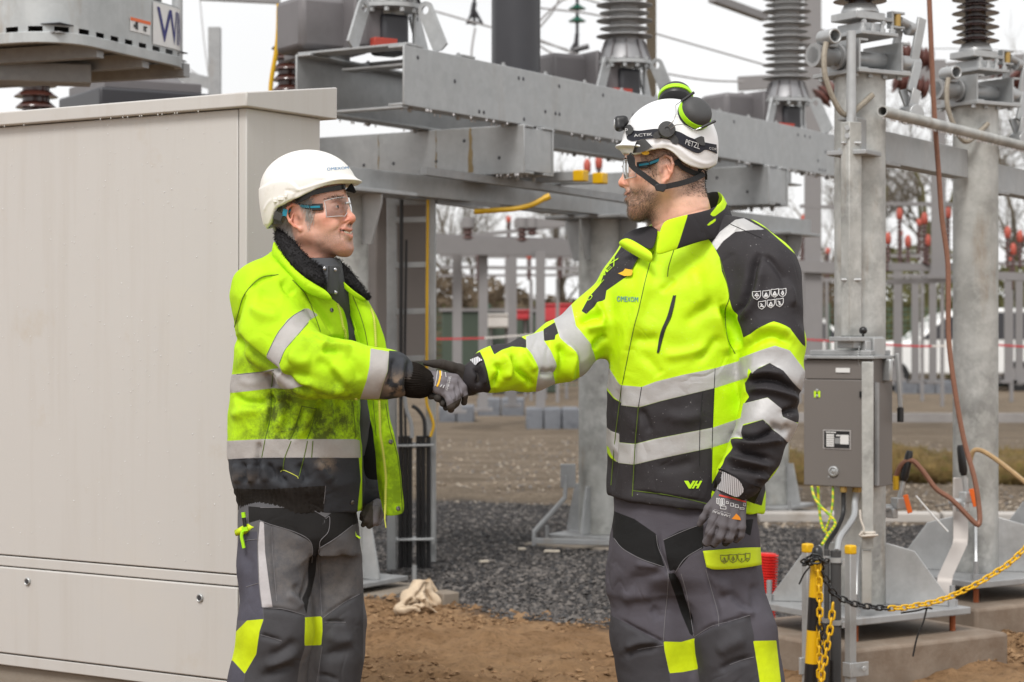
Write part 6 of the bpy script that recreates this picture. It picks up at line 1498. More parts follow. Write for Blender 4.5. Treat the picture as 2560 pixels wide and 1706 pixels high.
ob = MB(); strip(ob, cjR, cE((385, 590), (370, 610), (335, 625)), cE((440, 600), (430, 640), (380, 648)), .008); ob.obj('pull_tab', M_PRINTY, jackR)
lg = MB()
text_quad(cjR, lg, 'OMEXOM', cE((312, 828))[0], cE((470, 832))[0], cE((312, 785))[0], cE((472, 795))[0])
lg.obj('chest_logo', M_BLUE, jackR)
vh = MB()
def poly_print(mb, caster, poly, m=0, lift=.002, sub=2):
    poly = [q for i in range(len(poly)) for q in [(poly[i][0]+(poly[(i+1) % len(poly)][0]-poly[i][0])*t/sub, poly[i][1]+(poly[(i+1) % len(poly)][1]-poly[i][1])*t/sub) for t in range(sub)]]
    vs = [caster.at(a, b, lift)[0] for a, b in poly]
    if all(q is not None for q in vs): mb.add(vs, [tuple(range(len(vs)))], m)
for pl in (((815, 912), (846, 912), (862, 942), (880, 912), (900, 912), (866, 970), (850, 970)), ((905, 912), (920, 912), (888, 970), (872, 970)), ((893, 935), (928, 935), (920, 950), (886, 950)), ((934, 912), (951, 912), (921, 970), (904, 970))):
    poly_print(vh, cjR, cF(*pl))
vh.obj('hem_logo', M_LIMEP, jackR)
ic = MB()
def shield(cx, cy, w, h, inner, tilt=0):
    o = [(-1, -1), (0, -.9), (1, -1), (1, 0), (.75, .55), (0, 1), (-.75, .55), (-1, 0)]
    pts = [(cx+a*w, cy+b*h+a*tilt) for a, b in o]
    q = cjR.line(pts+[pts[0]], .0016, sm=False)
    if len(q) > 2: ic.tube(q, .0010, 4)
    for il in inner:
        q = cjR.line([(cx+a*w, cy+b*h) for a, b in il], .0016, sm=False)
        if len(q) > 1: ic.tube(q, .0016, 4)
icons = [((-.5, .1), (0, -.5), (.5, .1), (-.5, .1)), ((0, 0), (0, .6)), ((-.5, -.4), (.1, -.1), (-.2, .1), (.5, .5)), ((-.5, .5), (0, -.4), (.4, .5), (-.5, .5)), ((-.5, .3), (.5, .3)), ((0, .6), (-.3, .1), (0, -.5), (.3, .1), (0, .6))]
for i, ((x, y), il) in enumerate(zip(((1362, 783), (1433, 777), (1498, 766), (1556, 764), (1402, 856), (1469, 846), (1534, 838)), ([0, 1], [4, 3], [3, 4], [5], [2, 4], [3], [2, 1]))):
    c = cE((x, y))[0]; shield(c[0], c[1], 9.2, 10.2, [icons[k] for k in il], -1)
ic.obj('sleeve_print', M_PRINTW, jackR)
for ch, a, b in (('O', (95, 830), (135, 790)), ('2', (180, 705), (215, 665)), ('V', (205, 650), (245, 610)), ('E', (238, 610), (278, 570)), ('X', (285, 570), (325, 500))):
    tx = MB(); p0 = cE(a)[0]; p1 = cE(b)[0]; dx, dy = p1[0]-p0[0], p1[1]-p0[1]
    text_quad(cjR, tx, ch, p0, p1, (p0[0]-4+dy*.25, p0[1]-6), (p1[0]-4+dy*.25, p1[1]-6)); tx.obj('sleeve_letter', M_LIMEP, jackR)
# cuffs: hook-and-loop straps with a striped reflective tab
cu = MB()
strip(cu, cjR, cF((1030, 965), (1130, 985), (1230, 1030), (1335, 1085)), cF((1085, 822), (1200, 870), (1300, 925), (1390, 960)), .004)
cu.obj('cuff_strap', M_BLACKC, jackR)
tabm, nt, bs, _ = _nt('striped tab')
_w = nnode(nt, 'ShaderNodeTexWave'); _w.inputs['Scale'].default_value = 75; nt.links.new(coords(nt), _w.inputs['Vector'])
nt.links.new(mixc(nt, ramp(nt, _w.outputs['Fac'], (.12, .3)), (.06, .06, .07), (.62, .62, .65)), bs.inputs['Base Color']); bs.inputs['Roughness'].default_value = .5
tb = MB()
strip(tb, cjR, cF((1048, 948), (1110, 975), (1180, 1008), (1225, 1018), (1262, 985)), cF((1092, 835), (1150, 860), (1210, 890), (1245, 925), (1264, 965)), .007)
tb.obj('cuff_tab', tabm, jackR); tb = MB()
strip(tb, cjR, cH((1122, 262), (1200, 238), (1276, 206)), cH((1180, 318), (1250, 285), (1314, 240)), .004)
tb.obj('cuff_tab', tabm, jackR)

# ---- trousers
def work_trousers(spec):
    lo, hi, h = spec['box']; g = Solid(lo, hi, h)
    g.loft([(P(0, py, YP).z, P(xl, 0, YP).x, P(xr, 0, YP).x, yc, ry) for py, xl, xr, yc, ry in spec['hips']], .03, 2.3)
    for ch in spec['legs']: chain_px(g, ch, .045)
    if 'cut' in spec: chain_px  # (nothing to cut)
    v, q = g.mesh(); s = Skin(v, q, 3); px, py = s.px()
    s.push(.0014*ridged(s.v, 26, spec['seed']+5)+.0026*wave_noise(s.v, 20, spec['seed'], 2)+.0012*wave_noise(s.v, 60, spec['seed']+1, 2))
    px, py = s.px(); nrm = s.normals(); front = np.clip(-nrm[:, 1]*2+.5, 0, 1)
    s.push(folds(px, py, spec['folds'])*S*front*1.8)
    at = {k: zone(px, py, *pl) for k, pl in spec['zones'].items()}
    if 'grime' in spec: at['grime'] = spec['grime'](px, py, s.v)
    return s.mesh('trousers', at)
GREYT = (.088, .081, .097); PADT = (.052, .050, .056); BLKT = (.010, .010, .0105)
M_TRR = zones('grey work trousers', GREYT, [('pad', PADT, .8, 0), ('black', BLKT, .85, 0), ('yellow', YEL, .7, 0)], rough=.85, weave=800, wstr=.12, wear=.2)
specR = dict(box=((P(1510, 0, YP).x-.04, 4.68, .03), (P(1980, 0, YP).x+.05, 5.22, CAMZ-.33), .0046), seed=21,
    hips=[(1200, 1545, 1895, 4.96, .125), (1290, 1537, 1900, 4.96, .135), (1380, 1533, 1893, 4.955, .14), (1440, 1536, 1890, 4.95, .13), (1480, 1545, 1885, 4.95, .09)],
    legs=[[(1790, 1370, 4.93, 98), (1794, 1455, 4.92, 98), (1832, 1585, 4.89, 98), (1852, 1706, 4.89, 98), (1856, 1880, 4.92, 82), (1850, 2110, 4.95, 66)],
          [(1622, 1370, 4.98, 84), (1625, 1455, 4.98, 91), (1638, 1585, 4.97, 102), (1662, 1706, 4.98, 104), (1650, 1880, 5.0, 76), (1655, 2110, 5.02, 62)]],
    folds=[(cG((790, 430), (830, 640), (900, 860), (975, 1130)), 8, -8), (cG((1090, 480), (1160, 680), (1210, 880), (1220, 1020)), 6, -4), (cG((1200, 780), (1360, 740), (1540, 900)), 12, -7), (cG((1400, 860), (1500, 900), (1580, 900)), 10, 6),
           (cG((1250, 560), (1300, 700), (1340, 800)), 14, 5), (cG((240, 950), (420, 1050), (640, 1160), (690, 1180)), 5, -5), (cG((990, 1130), (1150, 1030), (1330, 980), (1530, 920)), 5, -5),
           (cG((320, 1260), (450, 1190), (650, 1180)), 12, 6), (cG((300, 1320), (430, 1260), (680, 1215)), 10, -6), (cG((1210, 1470), (1350, 1390), (1560, 1330)), 9, -6), (cG((1200, 1300), (1340, 1200), (1500, 1130)), 18, 6),
           (cG((330, 560), (520, 560), (690, 480)), 14, -5), (cG((400, 430), (540, 440), (640, 470)), 9, 4), (cG((280, 780), (420, 720), (600, 720)), 18, 5), (cG((560, 860), (630, 900), (680, 960)), 12, -5), (cG((640, 100), (650, 280), (720, 450), (740, 540)), 6, -6),
           (cG((1560, 600), (1580, 740), (1560, 900)), 12, -6), (cG((880, 620), (900, 760), (950, 930)), 4, 3), (cG((1000, 80), (1150, 40), (1300, 60)), 14, 4)],
    zones=dict(
        black=[cF((285, 1140), (440, 1200), (600, 1310), (660, 1570), (480, 1500), (285, 1350), (270, 1240)), cF((660, 1355), (780, 1290), (930, 1245), (960, 1240), (960, 1420), (860, 1470), (780, 1568), (700, 1600)), cG((1480, 0), (1560, -10), (1530, 155), (1480, 130)), cG((730, 520), (800, 520), (900, 760), (975, 1130), (940, 1100), (860, 900)),
               cG((690, 200), (1060, 30), (1060, 270), (920, 350), (805, 500), (760, 430)), cG((220, -10), (340, 0), (500, 80), (615, 140), (620, 250), (700, 455), (480, 380), (280, 270), (200, 165))],
        pad=[cG((150, 900), (215, 940), (420, 1060), (640, 1170), (690, 1215), (745, 1480), (775, 1700), (150, 1700)), cG((985, 1150), (1150, 1040), (1330, 985), (1525, 925), (1560, 1100), (1575, 1240), (1640, 1700), (1060, 1700), (1005, 1340))],
        yellow=[cG((692, 1175), (860, 1180), (985, 1145), (998, 1300), (1025, 1440), (880, 1470), (748, 1482), (700, 1260)), cG((1556, 1170), (1780, 1165), (1840, 1700), (1640, 1700), (1580, 1300))]))
troR = link('trousers', work_trousers(specR), manR, M_TRR); troR['label'] = 'grey work trousers with yellow knee patches'
ctR = Caster(troR)
seam('stitching', ctR, [cG((215, 180), (300, 280), (480, 380), (695, 455)), cG((690, 195), (880, 110), (1040, 50)), cG((805, 505), (900, 370), (1060, 270)), cG((620, 150), (640, 270), (720, 460), (735, 600), (700, 1000), (690, 1170)),
     cG((1100, 480), (1160, 700), (1215, 900), (1225, 1030)), cG((860, 520), (920, 740), (985, 1120)), cG((440, 1255), (560, 1230), (690, 1215)), cG((1330, 1400), (1450, 1355), (1565, 1325)), cG((990, 1130), (1150, 1030), (1330, 980), (1525, 920))], M_SEAMG, troR, .0009)
fp = MB()
def sheet_on(mb, caster, rows, lift, m=0, th=.004):
    g = [[caster.at(a, b, lift)[0] for a, b in r] for r in rows]
    n = len(rows[0]); vs = [q for r in g for q in r]
    if any(q is None for q in vs): return
    mb.add(vs, [(i*n+j, i*n+j+1, (i+1)*n+j+1, (i+1)*n+j) for i in range(len(g)-1) for j in range(n-1)], m)
def lerp_rows(top, bot, n): return [[(a[0]+(b[0]-a[0])*t/n, a[1]+(b[1]-a[1])*t/n) for a, b in zip(top, bot)] for t in range(n+1)]
M_YELC = paint('yellow fabric', YEL, .7, var=.08, bmp=.15, bscale=220)
sheet_on(fp, ctR, lerp_rows(smooth2(cG((1066, 302), (1200, 290), (1400, 275), (1580, 264)), 4), smooth2(cG((1105, 450), (1180, 478), (1380, 472), (1592, 438)), 4), 5), .010)
flapR = fp.obj('pocket_flap', M_YELC, troR, smooth=180)
so = flapR.modifiers.new('thickness', 'SOLIDIFY'); so.thickness = .006; so.offset = 0; baked(flapR)
cfl = Caster(flapR); ic = MB(); _keep = cjR; cjR = cfl
for i, (x, y) in enumerate(((1278, 380), (1362, 375), (1445, 370), (1500, 362))):
    c = cG((x, y))[0]; shield(c[0], c[1], 9.5 if i < 3 else 6, 10.5, [icons[(3, 5, 1, 4)[i]]], 0)
cjR = _keep; ic.obj('flap_print', M_PRINTG, flapR)
bl = MB(); strip(bl, cjR, cF((285, 1045), (340, 1040), (405, 1050)), cF((285, 1070), (340, 1062), (405, 1058)), .004)
# ---- boots (below the picture)
M_BOOT = paint('black leather', (.02, .018, .016), .5, bmp=.2)
def boots(parent, feet):
    for x, y, dx, dy in feet:
        g = Solid((x-.32, y-.32, -.01), (x+.32, y+.32, .2), .007)
        g.cone((x, y, .14), (x, y, .07), .055, .052, .02); g.cone((x, y, .05), (x+dx*.17, y+dy*.17, .042), .048, .042, .03); g.cone((x-dx*.03, y-dy*.03, .035), (x+dx*.1, y+dy*.1, .03), .045, .045, .02)
        g.put(lambda a, b, c: c+0*a+0*b, (x-.3, y-.3, -.2), (x+.3, y+.3, .004), .002, 's')
        v, q = g.mesh(); link('boot', Skin(v, q, 1).mesh('boot'), parent, M_BOOT)
boots(manR, [(P(1850, 2110, 4.95).x, 4.95, -.8, -.6), (P(1655, 2110, 5.02).x, 5.02, -.95, -.2)])
# ================================================================== heads, helmets, gloves
def skin_mat(name, col, hair=(.05, .04, .035), hb=(.03, .022, .018)):
    m, nt, bs, _ = _nt(name)
    c = mixc(nt, ramp(nt, noise(nt, 45, 6, .65), (.3, .7)), tuple(q*.86 for q in col), tuple(min(1, q*1.1) for q in col))
    def at(n): return nnode(nt, 'ShaderNodeAttribute', attribute_name=n).outputs['Fac']
    def mul(a, b):
        n = nnode(nt, 'ShaderNodeMath', operation='MULTIPLY'); nt.links.new(a, n.inputs[0])
        if isinstance(b, (int, float)): n.inputs[1].default_value = b
        else: nt.links.new(b, n.inputs[1])
        return n.outputs[0]
    c = mixc(nt, at('ruddy'), c, (col[0]*1.02, col[1]*.58, col[2]*.5))
    c = mixc(nt, mul(at('stubble'), ramp(nt, noise(nt, 420, 4, .7), (.35, .62, .35, 1))), c, hair)
    c = mixc(nt, mul(at('hairbase'), ramp(nt, noise(nt, 300, 4, .7), (.3, .6, .5, 1))), c, hb)
    c = mixc(nt, at('lip'), c, (col[0]*.72, col[1]*.42, col[2]*.38))
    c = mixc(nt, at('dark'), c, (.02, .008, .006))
    nt.links.new(c, bs.inputs['Base Color']); bs.inputs['Roughness'].default_value = .48
    bs.inputs['Subsurface Weight'].default_value = .12; bs.inputs['Subsurface Radius'].default_value = (.010, .004, .002); bs.inputs['Subsurface Scale'].default_value = .6
    b1 = noise(nt, 160, 5, .7); bump(nt, bs, b1, .25, .0025)
    return m
def rotation(fwd, up_hint=(0, 0, 1)):
    x = Vector(fwd).normalized(); y = Vector(up_hint).cross(x).normalized(); z = x.cross(y)
    return np.array([x, y, z]).T        # columns: forward, left, up
def g1(x, c, w): return np.exp(-((x-c)/w)**2)
def head_mesh(origin, R, smile=0.0, neck=(-.05, 0, -.2), neck_r=.062, jaw=1.0, open_mouth=0.0, seed=1, chin=0.0, nose=1.0, scale=1.0):
    g = Solid((-.135, -.115, -.25), (.14, .115, .14), .0023)
    g.ell((-.012, 0, .03), (.100, .077, .092), .02)
    g.ell((.040, 0, -.028), (.052, .060, .082), .02)
    g.cone((.055, 0, .045), (.06, 0, .0), .045, .045, .02)
    for s in (-1, 1):
        g.cone((-.004, s*.054, -.05), (.066, s*.020, -.104), .0215*jaw, .020, .02)
        g.cone((-.004, s*.056, -.05), (-.006, s*.062, -.0), .018, .02, .02)
        g.ell((.052, s*.044, -.022), (.028, .022, .020), .018)
        g.cone((.05, s*.034, -.05), (.068, s*.026, -.085), .021, .018, .02)
        g.ell((.066, s*.040, -.045), (.016+.004*smile, .015, .018), .014)
    g.cone((.074, -.009, -.109), (.074, .009, -.109), .0195+chin, .0195+chin, .014)
    g.cone((.082, -.034, .024), (.089, 0, .020), .012, .013, .012); g.cone((.082, .034, .024), (.089, 0, .020), .012, .013, .012)
    for s in (-1, 1): g.ell((.093, s*.031, .004), (.014, .017, .0115), .012, 's')
    for s in (-1, 1):
        g.ell((.0785, s*.0315, .003), (.0142, .0155, .0125), .004)
        g.cone((.0925, s*.0225, .0014), (.0935, s*.032, .0026), .0013, .0019, .001, 's'); g.cone((.0935, s*.032, .0026), (.0895, s*.0405, .0020), .0021, .0019, .001, 's'); g.cone((.0895, s*.0405, .0020), (.0835, s*.0475, .0008), .0019, .0012, .001, 's')
    g.cone((.086, 0, .012), (.1075*nose, 0, -.028), .0085, .0115, .009)
    g.ell((.1085*nose, 0, -.033), (.0125, .0125, .0115), .006)
    for s in (-1, 1): g.ell((.0965*nose, s*.0135, -.0385), (.0125, .0085, .0085), .005)
    for s in (-1, 1): g.ell((.1015*nose, s*.0065, -.0465), (.0052, .0036, .004), .002, 's')
    g.ell((.078, 0, -.066), (.0245, .032, .026), .014)
    wd = .024+.010*smile
    for a, b, r in (((.0985, 0, -.0615), (.086, wd, -.064+.007*smile), .0052), ((.0985, 0, -.0615), (.086, -wd, -.064+.007*smile), .0052),
                    ((.0975, 0, -.0735-open_mouth), (.085, wd*.95, -.0675-open_mouth*.3+.006*smile), .0062), ((.0975, 0, -.0735-open_mouth), (.085, -wd*.95, -.0675-open_mouth*.3+.006*smile), .0062)):
        g.cone(a, b, r, r*.55, .004)
    if open_mouth:
        for s in (-1, 1):
            g.cone((.102, 0, -.0672-open_mouth*.45), (.0965, s*wd*.5, -.0665-open_mouth*.4+.002*smile), .0030+open_mouth*.32, .0028+open_mouth*.26, .002, 's')
            g.cone((.0965, s*wd*.5, -.0665-open_mouth*.4+.002*smile), (.089, s*wd*.98, -.0650-open_mouth*.2+.0065*smile), .0028+open_mouth*.26, .0016, .002, 's')
    else:
        for s in (-1, 1): g.cone((.1045, 0, -.0672), (.0885, s*wd, -.0655+.0065*smile), .0022, .0018, .003, 's')
    g.cone((-.035, 0, -.03), neck, .062, neck_r, .03)
    g.cone((.01, 0, -.075), (neck[0]+.045, 0, neck[2]), .036, .044, .03)
    for s in (-1, 1):
        e = lambda x, z, k=0: (-.010+x*1.15, s*(.0755+(.014-x)*.55+k), -.010+z*1.12)
        g.ell(e(-.002, .004, -.004), (.0190, .0060, .0315), .005, R=None)
        pts = [(.008, .002), (.0135, .014), (.0105, .027), (-.002, .0335), (-.0145, .0265), (-.0185, .012), (-.0145, -.006), (-.006, -.020), (.004, -.0275)]
        for (a, b), (c, d) in zip(pts[:-1], pts[1:]): g.cone(e(a, b, .0015), e(c, d, .0015), .0038, .0038, .003)
        g.ell(e(.004, -.0275, 0), (.0075, .0045, .0085), .004)
        g.ell(e(.000, -.002, .0065), (.0085, .0060, .0125), .004, 's')
        g.ell(e(-.004, .019, .006), (.0070, .0035, .0075), .003, 's')
        g.cone(e(-.010, -.004, .0035), e(-.004, .012, .0035), .0026, .0022, .003)
        g.ell(e(.0095, -.003, .004), (.0035, .004, .006), .002)
    v, q = g.mesh(); s = Skin(v, q, 2)
    x, y, z = s.v.T; ay = np.abs(y)
    d = np.zeros(len(x))
    # smile folds, crow's feet, forehead lines, neck creases
    d -= .0020*smile*g1(np.hypot((x-.080)/1, (ay-.034))*1, .0, .02)*g1(z+.050-(ay-.03)*-.6, 0, .006)
    ln, _ = seg_dist(ay, z, [(.016, -.040), (.028, -.052), (.034, -.068), (.033, -.082)]); d -= (.0012+.0024*smile)*np.exp(-(ln/.0034)**2)*(x > .05)
    ln, _ = seg_dist(ay, z, [(.020, -.052), (.030, -.064)]); d += .0015*smile*np.exp(-(ln/.006)**2)*(x > .06)
    for k in (-.006, 0.001, .008): d -= (.0008+.0008*smile)*np.exp(-((z-.001-k-(x-.05)*k*14)/.0018)**2)*g1(x, .046, .014)*(ay > .045)
    for k in (.036, .047, .058): d -= .0009*np.exp(-((z-k)/.0022)**2)*(x > .06)
    for k in (-.135, -.150): d -= .0010*np.exp(-((z-k+.3*(x+.02))/.003)**2)
    d += .0006*wave_noise(s.v, 160, seed, 2)
    s.push(d)
    s.push(np.zeros(len(x)))
    return s, np.array(R)*scale, np.array(origin)
def to_world(v, R, o): return v@np.array(R).T+np.array(o)
def head_obj(parent, hs, mat, attrs):
    s, R, o = hs; loc = s.v.copy(); at = attrs(loc)
    s.v = to_world(loc, R, o)
    return link('body', s.mesh('body', at), parent, mat), loc
def std_attrs(v, stub, smile, openm):
    x, y, z = v.T; ay = np.abs(y)
    earish = np.clip((ay-.078)/.012, 0, 1)*(np.abs(x+.01) < .03)
    ruddy = np.clip(.75*g1(np.hypot(x-.110, z+.034), 0, .018)+.45*g1(np.hypot(x-.065, z+.028), 0, .022)*(ay > .02)+.6*earish+.30*g1(z, -.14, .05)+.3*g1(np.hypot(x-.085, z+.11), 0, .02), 0, .85)
    lipc = np.exp(-(np.minimum(seg_dist(ay, z, [(0, -.0615), (.024+.010*smile, -.064+.007*smile)])[0], seg_dist(ay, z, [(0, -.0735-openm), (.024+.010*smile, -.0675+.006*smile)])[0])/.0048)**2)*(x > .078)
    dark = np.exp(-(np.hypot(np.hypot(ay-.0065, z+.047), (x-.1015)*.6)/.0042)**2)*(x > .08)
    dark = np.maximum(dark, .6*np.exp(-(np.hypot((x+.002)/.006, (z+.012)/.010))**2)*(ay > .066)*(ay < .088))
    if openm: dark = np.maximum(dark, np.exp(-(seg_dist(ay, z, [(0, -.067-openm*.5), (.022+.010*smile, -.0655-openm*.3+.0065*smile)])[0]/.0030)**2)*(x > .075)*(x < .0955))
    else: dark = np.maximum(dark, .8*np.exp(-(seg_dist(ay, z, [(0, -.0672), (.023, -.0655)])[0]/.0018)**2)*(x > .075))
    return dict(ruddy=ruddy, stubble=stub(x, ay, z), lip=np.clip(lipc*.8, 0, 1), dark=np.clip(dark, 0, 1))
M_EYEW = paint('eye white', (.62, .58, .55), .25, var=.05)
M_IRIS = paint('iris', (.03, .05, .06), .2)
def eyes(parent, R, o):
    for s in (-1, 1):
        mb = MB(); c = to_world(np.array([[.0785, s*.0315, .003]]), R, o)[0]
        ax = Vector(R@np.array([.98, -s*.02, -.05]))
        prof = [(0.0125*math.cos(a), .0125*math.sin(a)) for a in np.linspace(-1.5, 1.05, 9)]
        mb.lathe(prof, c, ax, 14, 0); mb.lathe([(.0046, .0113), (.0042, .0122), (.0020, .0127)], c, ax, 12, 1)
        mb.obj('eye', [M_EYEW, M_IRIS], parent, smooth=180)
def lids(parent, R, o, mat):
    mb = MB()
    for s in (-1, 1):
        for up in (1, -1):
            pts = []
            for t in np.linspace(-1, 1, 9):
                a = t*1.05; pts.append((.0785+.0128*math.cos(a)*.93, s*.0315+.0150*math.sin(a), .0022+up*(.0052 if up > 0 else .0048)*math.cos(t*1.4)))
            mb.tube([Vector(q) for q in to_world(np.array(pts), R, o)], .0036, 6)
    return mb.obj('eyelid', mat, parent, smooth=180)
def hair_on(name, parent, mat, loc, R, o, nrm, mask, count, length, r, lean, curl=.35, rng=None):
    rng = rng or np.random.default_rng(5)
    idx = np.flatnonzero(mask > 0)
    p = mask[idx]/mask[idx].sum(); pick = rng.choice(idx, count, p=p)
    mb = MB(); base = to_world(loc[pick]+rng.normal(size=(count, 3))*.0012, R, o); n = nrm[pick]
    fibres(mb, base, n*.55, length, r, curl, tuple(R@np.array(lean)), rng)
    ob = mb.obj(name, mat, parent, smooth=180); ob['kind'] = 'stuff'; return ob

# ------------------------------------------------------------------ helmets
def helmet_shell(cx, cy, Yc, a, b, blow, c, bottom, brim, peak=None, h=.0025, th=7, top_pow=2.0):
    s1 = mpp(Yc); C = P(cx, cy, Yc); Yb = Yc-c*s1*.82; a, b, blow, c = a*s1, b*s1, blow*s1, c*s1
    bx = [P(x, y, Yb).x for x, y in bottom]; bz = [P(x, y, Yb).z for x, y in bottom]
    g = Solid((C.x-a-.045, C.y-c-.03, C.z-.12), (C.x+a+.045, C.y+c+.03, C.z+b+.02), h)
    def dome(sh):
        def fn(x, y, z):
            bb = np.where(z > C.z, b, blow)-sh
            return (np.sqrt(((x-C.x)/(a-sh))**2+((y-C.y)/(c-sh))**2+((z-C.z)/bb)**2)-1)*min(a, b, c)
        return fn
    lo, hi = (C.x-.3, C.y-.3, C.z-.3), (C.x+.3, C.y+.3, C.z+.3)
    g.put(dome(0), lo, hi, 0)
    for p, q, r0, r1 in brim: g.cone(P(*p), P(*q), r0*s1, r1*s1, .010)
    if peak:
        pc, (rx, ry, rz), tl = peak; ca, sa = math.cos(math.radians(tl)), math.sin(math.radians(tl))
        g.ell(P(*pc), (rx*s1, ry*s1, rz*s1), .012, R=[[ca, 0, sa], [0, 1, 0], [-sa, 0, ca]])
    xs_ = np.linspace(min(bx)-.02, max(bx)+.02, 160); zs_ = np.interp(xs_, bx, bz); zs_ = np.convolve(np.pad(zs_, 3, mode='edge'), np.ones(7)/7, 'valid'); sl_ = np.sqrt(1+np.gradient(zs_, xs_)**2)
    zc = lambda x: np.interp(x, xs_, zs_)
    g.put(lambda x, y, z: (z-zc(x))/np.interp(x, xs_, sl_)+0*y, lo, hi, .003, 's')
    g.put(dome(th*s1), lo, hi, .001, 's')
    v, q = g.mesh(); s = Skin(v, q, 2)
    return s
M_HELM = paint('white helmet plastic', (.82, .82, .83), .28, var=.04, scale=9, spec=.5)
M_HELMO = paint('worn white helmet plastic', (.80, .785, .74), .32, var=.07, scale=14, dirt=(.50, .46, .38), dscale=18, drange=(.58, .9))
M_STRAP = paint('navy strap', (.012, .013, .022), .7, var=.3, scale=60, bmp=.2, bscale=300)
M_WEB = paint('black webbing', (.012, .012, .013), .75, bmp=.3, bscale=400)
M_TEAL = paint('teal rubber', (.0, .20, .30), .4)
M_LIMEPL = paint('lime plastic', (.40, .80, .005), .35)
M_CHROME = paint('steel wire', (.45, .45, .46), .25, .9)
M_LENS, _n, _b, _o = _nt('clear lens')
_n.nodes.remove(_b)
_tr = nnode(_n, 'ShaderNodeBsdfTransparent'); _tr.inputs[0].default_value = (.93, .94, .95, 1)
_gl = nnode(_n, 'ShaderNodeBsdfGlossy'); _gl.inputs['Roughness'].default_value = .06
_fr = nnode(_n, 'ShaderNodeFresnel'); _fr.inputs[0].default_value = 1.25
_ad = nnode(_n, 'ShaderNodeMath', operation='ADD'); _n.links.new(_fr.outputs[0], _ad.inputs[0]); _ad.inputs[1].default_value = .02
_mx = nnode(_n, 'ShaderNodeMixShader'); _n.links.new(_ad.outputs[0], _mx.inputs[0]); _n.links.new(_tr.outputs[0], _mx.inputs[1]); _n.links.new(_gl.outputs[0], _mx.inputs[2]); _n.links.new(_mx.outputs[0], _o.inputs[0])
def goggles(parent, R, o, arm_drop=0.0, wrap=1.0, tilt=.0):
    "wrap-around safety glasses in the head's own frame"
    t = thing('safety_glasses', None, None, tuple(o)); adopt(t, parent)
    W3 = lambda p: Vector(to_world(np.array([p]), R, o)[0])
    for s in (-1, 1):
        rows = []
        for k, zz in enumerate(np.linspace(.0235, -.029, 7)):
            row = []
            for j, f in enumerate(np.linspace(.06, 1, 9)):
                ang = f*1.18; ext = 1-.25*(abs(zz+.002)/.025)**3
                zlow = zz*(1-.12*f) if zz < 0 else zz*(1-.25*f*f)
                if zz < 0 and f < .3: zlow = zz*(.35+.65*f/.3)
                row.append(W3((.106-.050*(1-math.cos(ang))*1.22+.002*math.cos(zz*60), s*(.0655*math.sin(ang)*1.06), zlow+.003)))
            rows.append(row)
        mb = MB(); n = 9
        mb.add([q for r in rows for q in r], [(i*n+j, i*n+j+1, (i+1)*n+j+1, (i+1)*n+j) for i in range(6) for j in range(n-1)])
        l = mb.obj('lens', M_LENS, t, smooth=180)
        edge = MB(); edge.tube([rows[0][j] for j in range(9)]+[rows[i][8] for i in range(1, 7)]+[rows[6][j] for j in range(7, -1, -1)], +.0008, 6)
        edge.obj('lens_rim', M_RIM, t, smooth=180)
        ar = MB(); a0 = W3((.064, s*.0668, .006)); a1 = W3((.035, s*.0735, .010-arm_drop)); a2 = W3((-.002, s*.0785, .022-arm_drop)); a3 = W3((-.040, s*.080, .006-arm_drop))
        up = Vector(R@np.array([0, 0, 1.0])); out = Vector(R@np.array([0, s*1.0, 0]))
        ar.bar(a0, a1, .0045, .0165, up); ar.bar(a1, a2, .0045, .011, up); ar.bar(a2, a3, .0045, .008, up)
        ar.obj('arm', M_PLASTK, t, bevel=.0012)
        tl = MB(); k = out*.0028
        tl.bar(a0.lerp(a1, .2)+k, a1.lerp(a2, .08)+k, .002, .0055, up); tl.bar(a1.lerp(a2, .15)+k, a2+k, .002, .0065, up); tl.bar(a2+k, a2.lerp(a3, .8)+k, .002, .005, up)
        tl.obj('arm_inlay', M_TEAL, t, bevel=.0006)
    mb = MB(); mb.tube([W3((.106, -.012, .010)), W3((.108, 0, .011)), W3((.106, .012, .010))], .003, 6); mb.obj('bridge', M_RIM, t)
    return t
M_RIM = paint('clear rim', (.60, .62, .64), .15, spec=.6)
M_GLOVE = zones('work glove', (.125, .115, .125), [('palm', (.034, .029, .025), .8, 0)], rough=.8, weave=1200, wstr=.1, wear=.15)
def glove(name, parent, chains, palm, h=.0022, k=.006, folds_=None, box=None):
    pts = [P(a, b, c) for ch in chains for a, b, c, _ in ch]; R = max(r*mpp(c) for ch in chains for _, _, c, r in ch)+.012
    lo = [min(p[i] for p in pts)-R for i in range(3)]; hi = [max(p[i] for p in pts)+R for i in range(3)]
    g = Solid(lo, hi, h)
    for ch in chains: chain_px(g, ch, k)
    v, q = g.mesh(); s = Skin(v, q, 2)
    s.push(.0007*wave_noise(s.v, 110, 4, 2))
    px, py = s.px()
    if folds_: s.push(folds(px, py, folds_)*S)
    n = s.normals(); px, py = s.px()
    return link(name, s.mesh(name, {'palm': palm(s.v, n, px, py)}), parent, M_GLOVE)
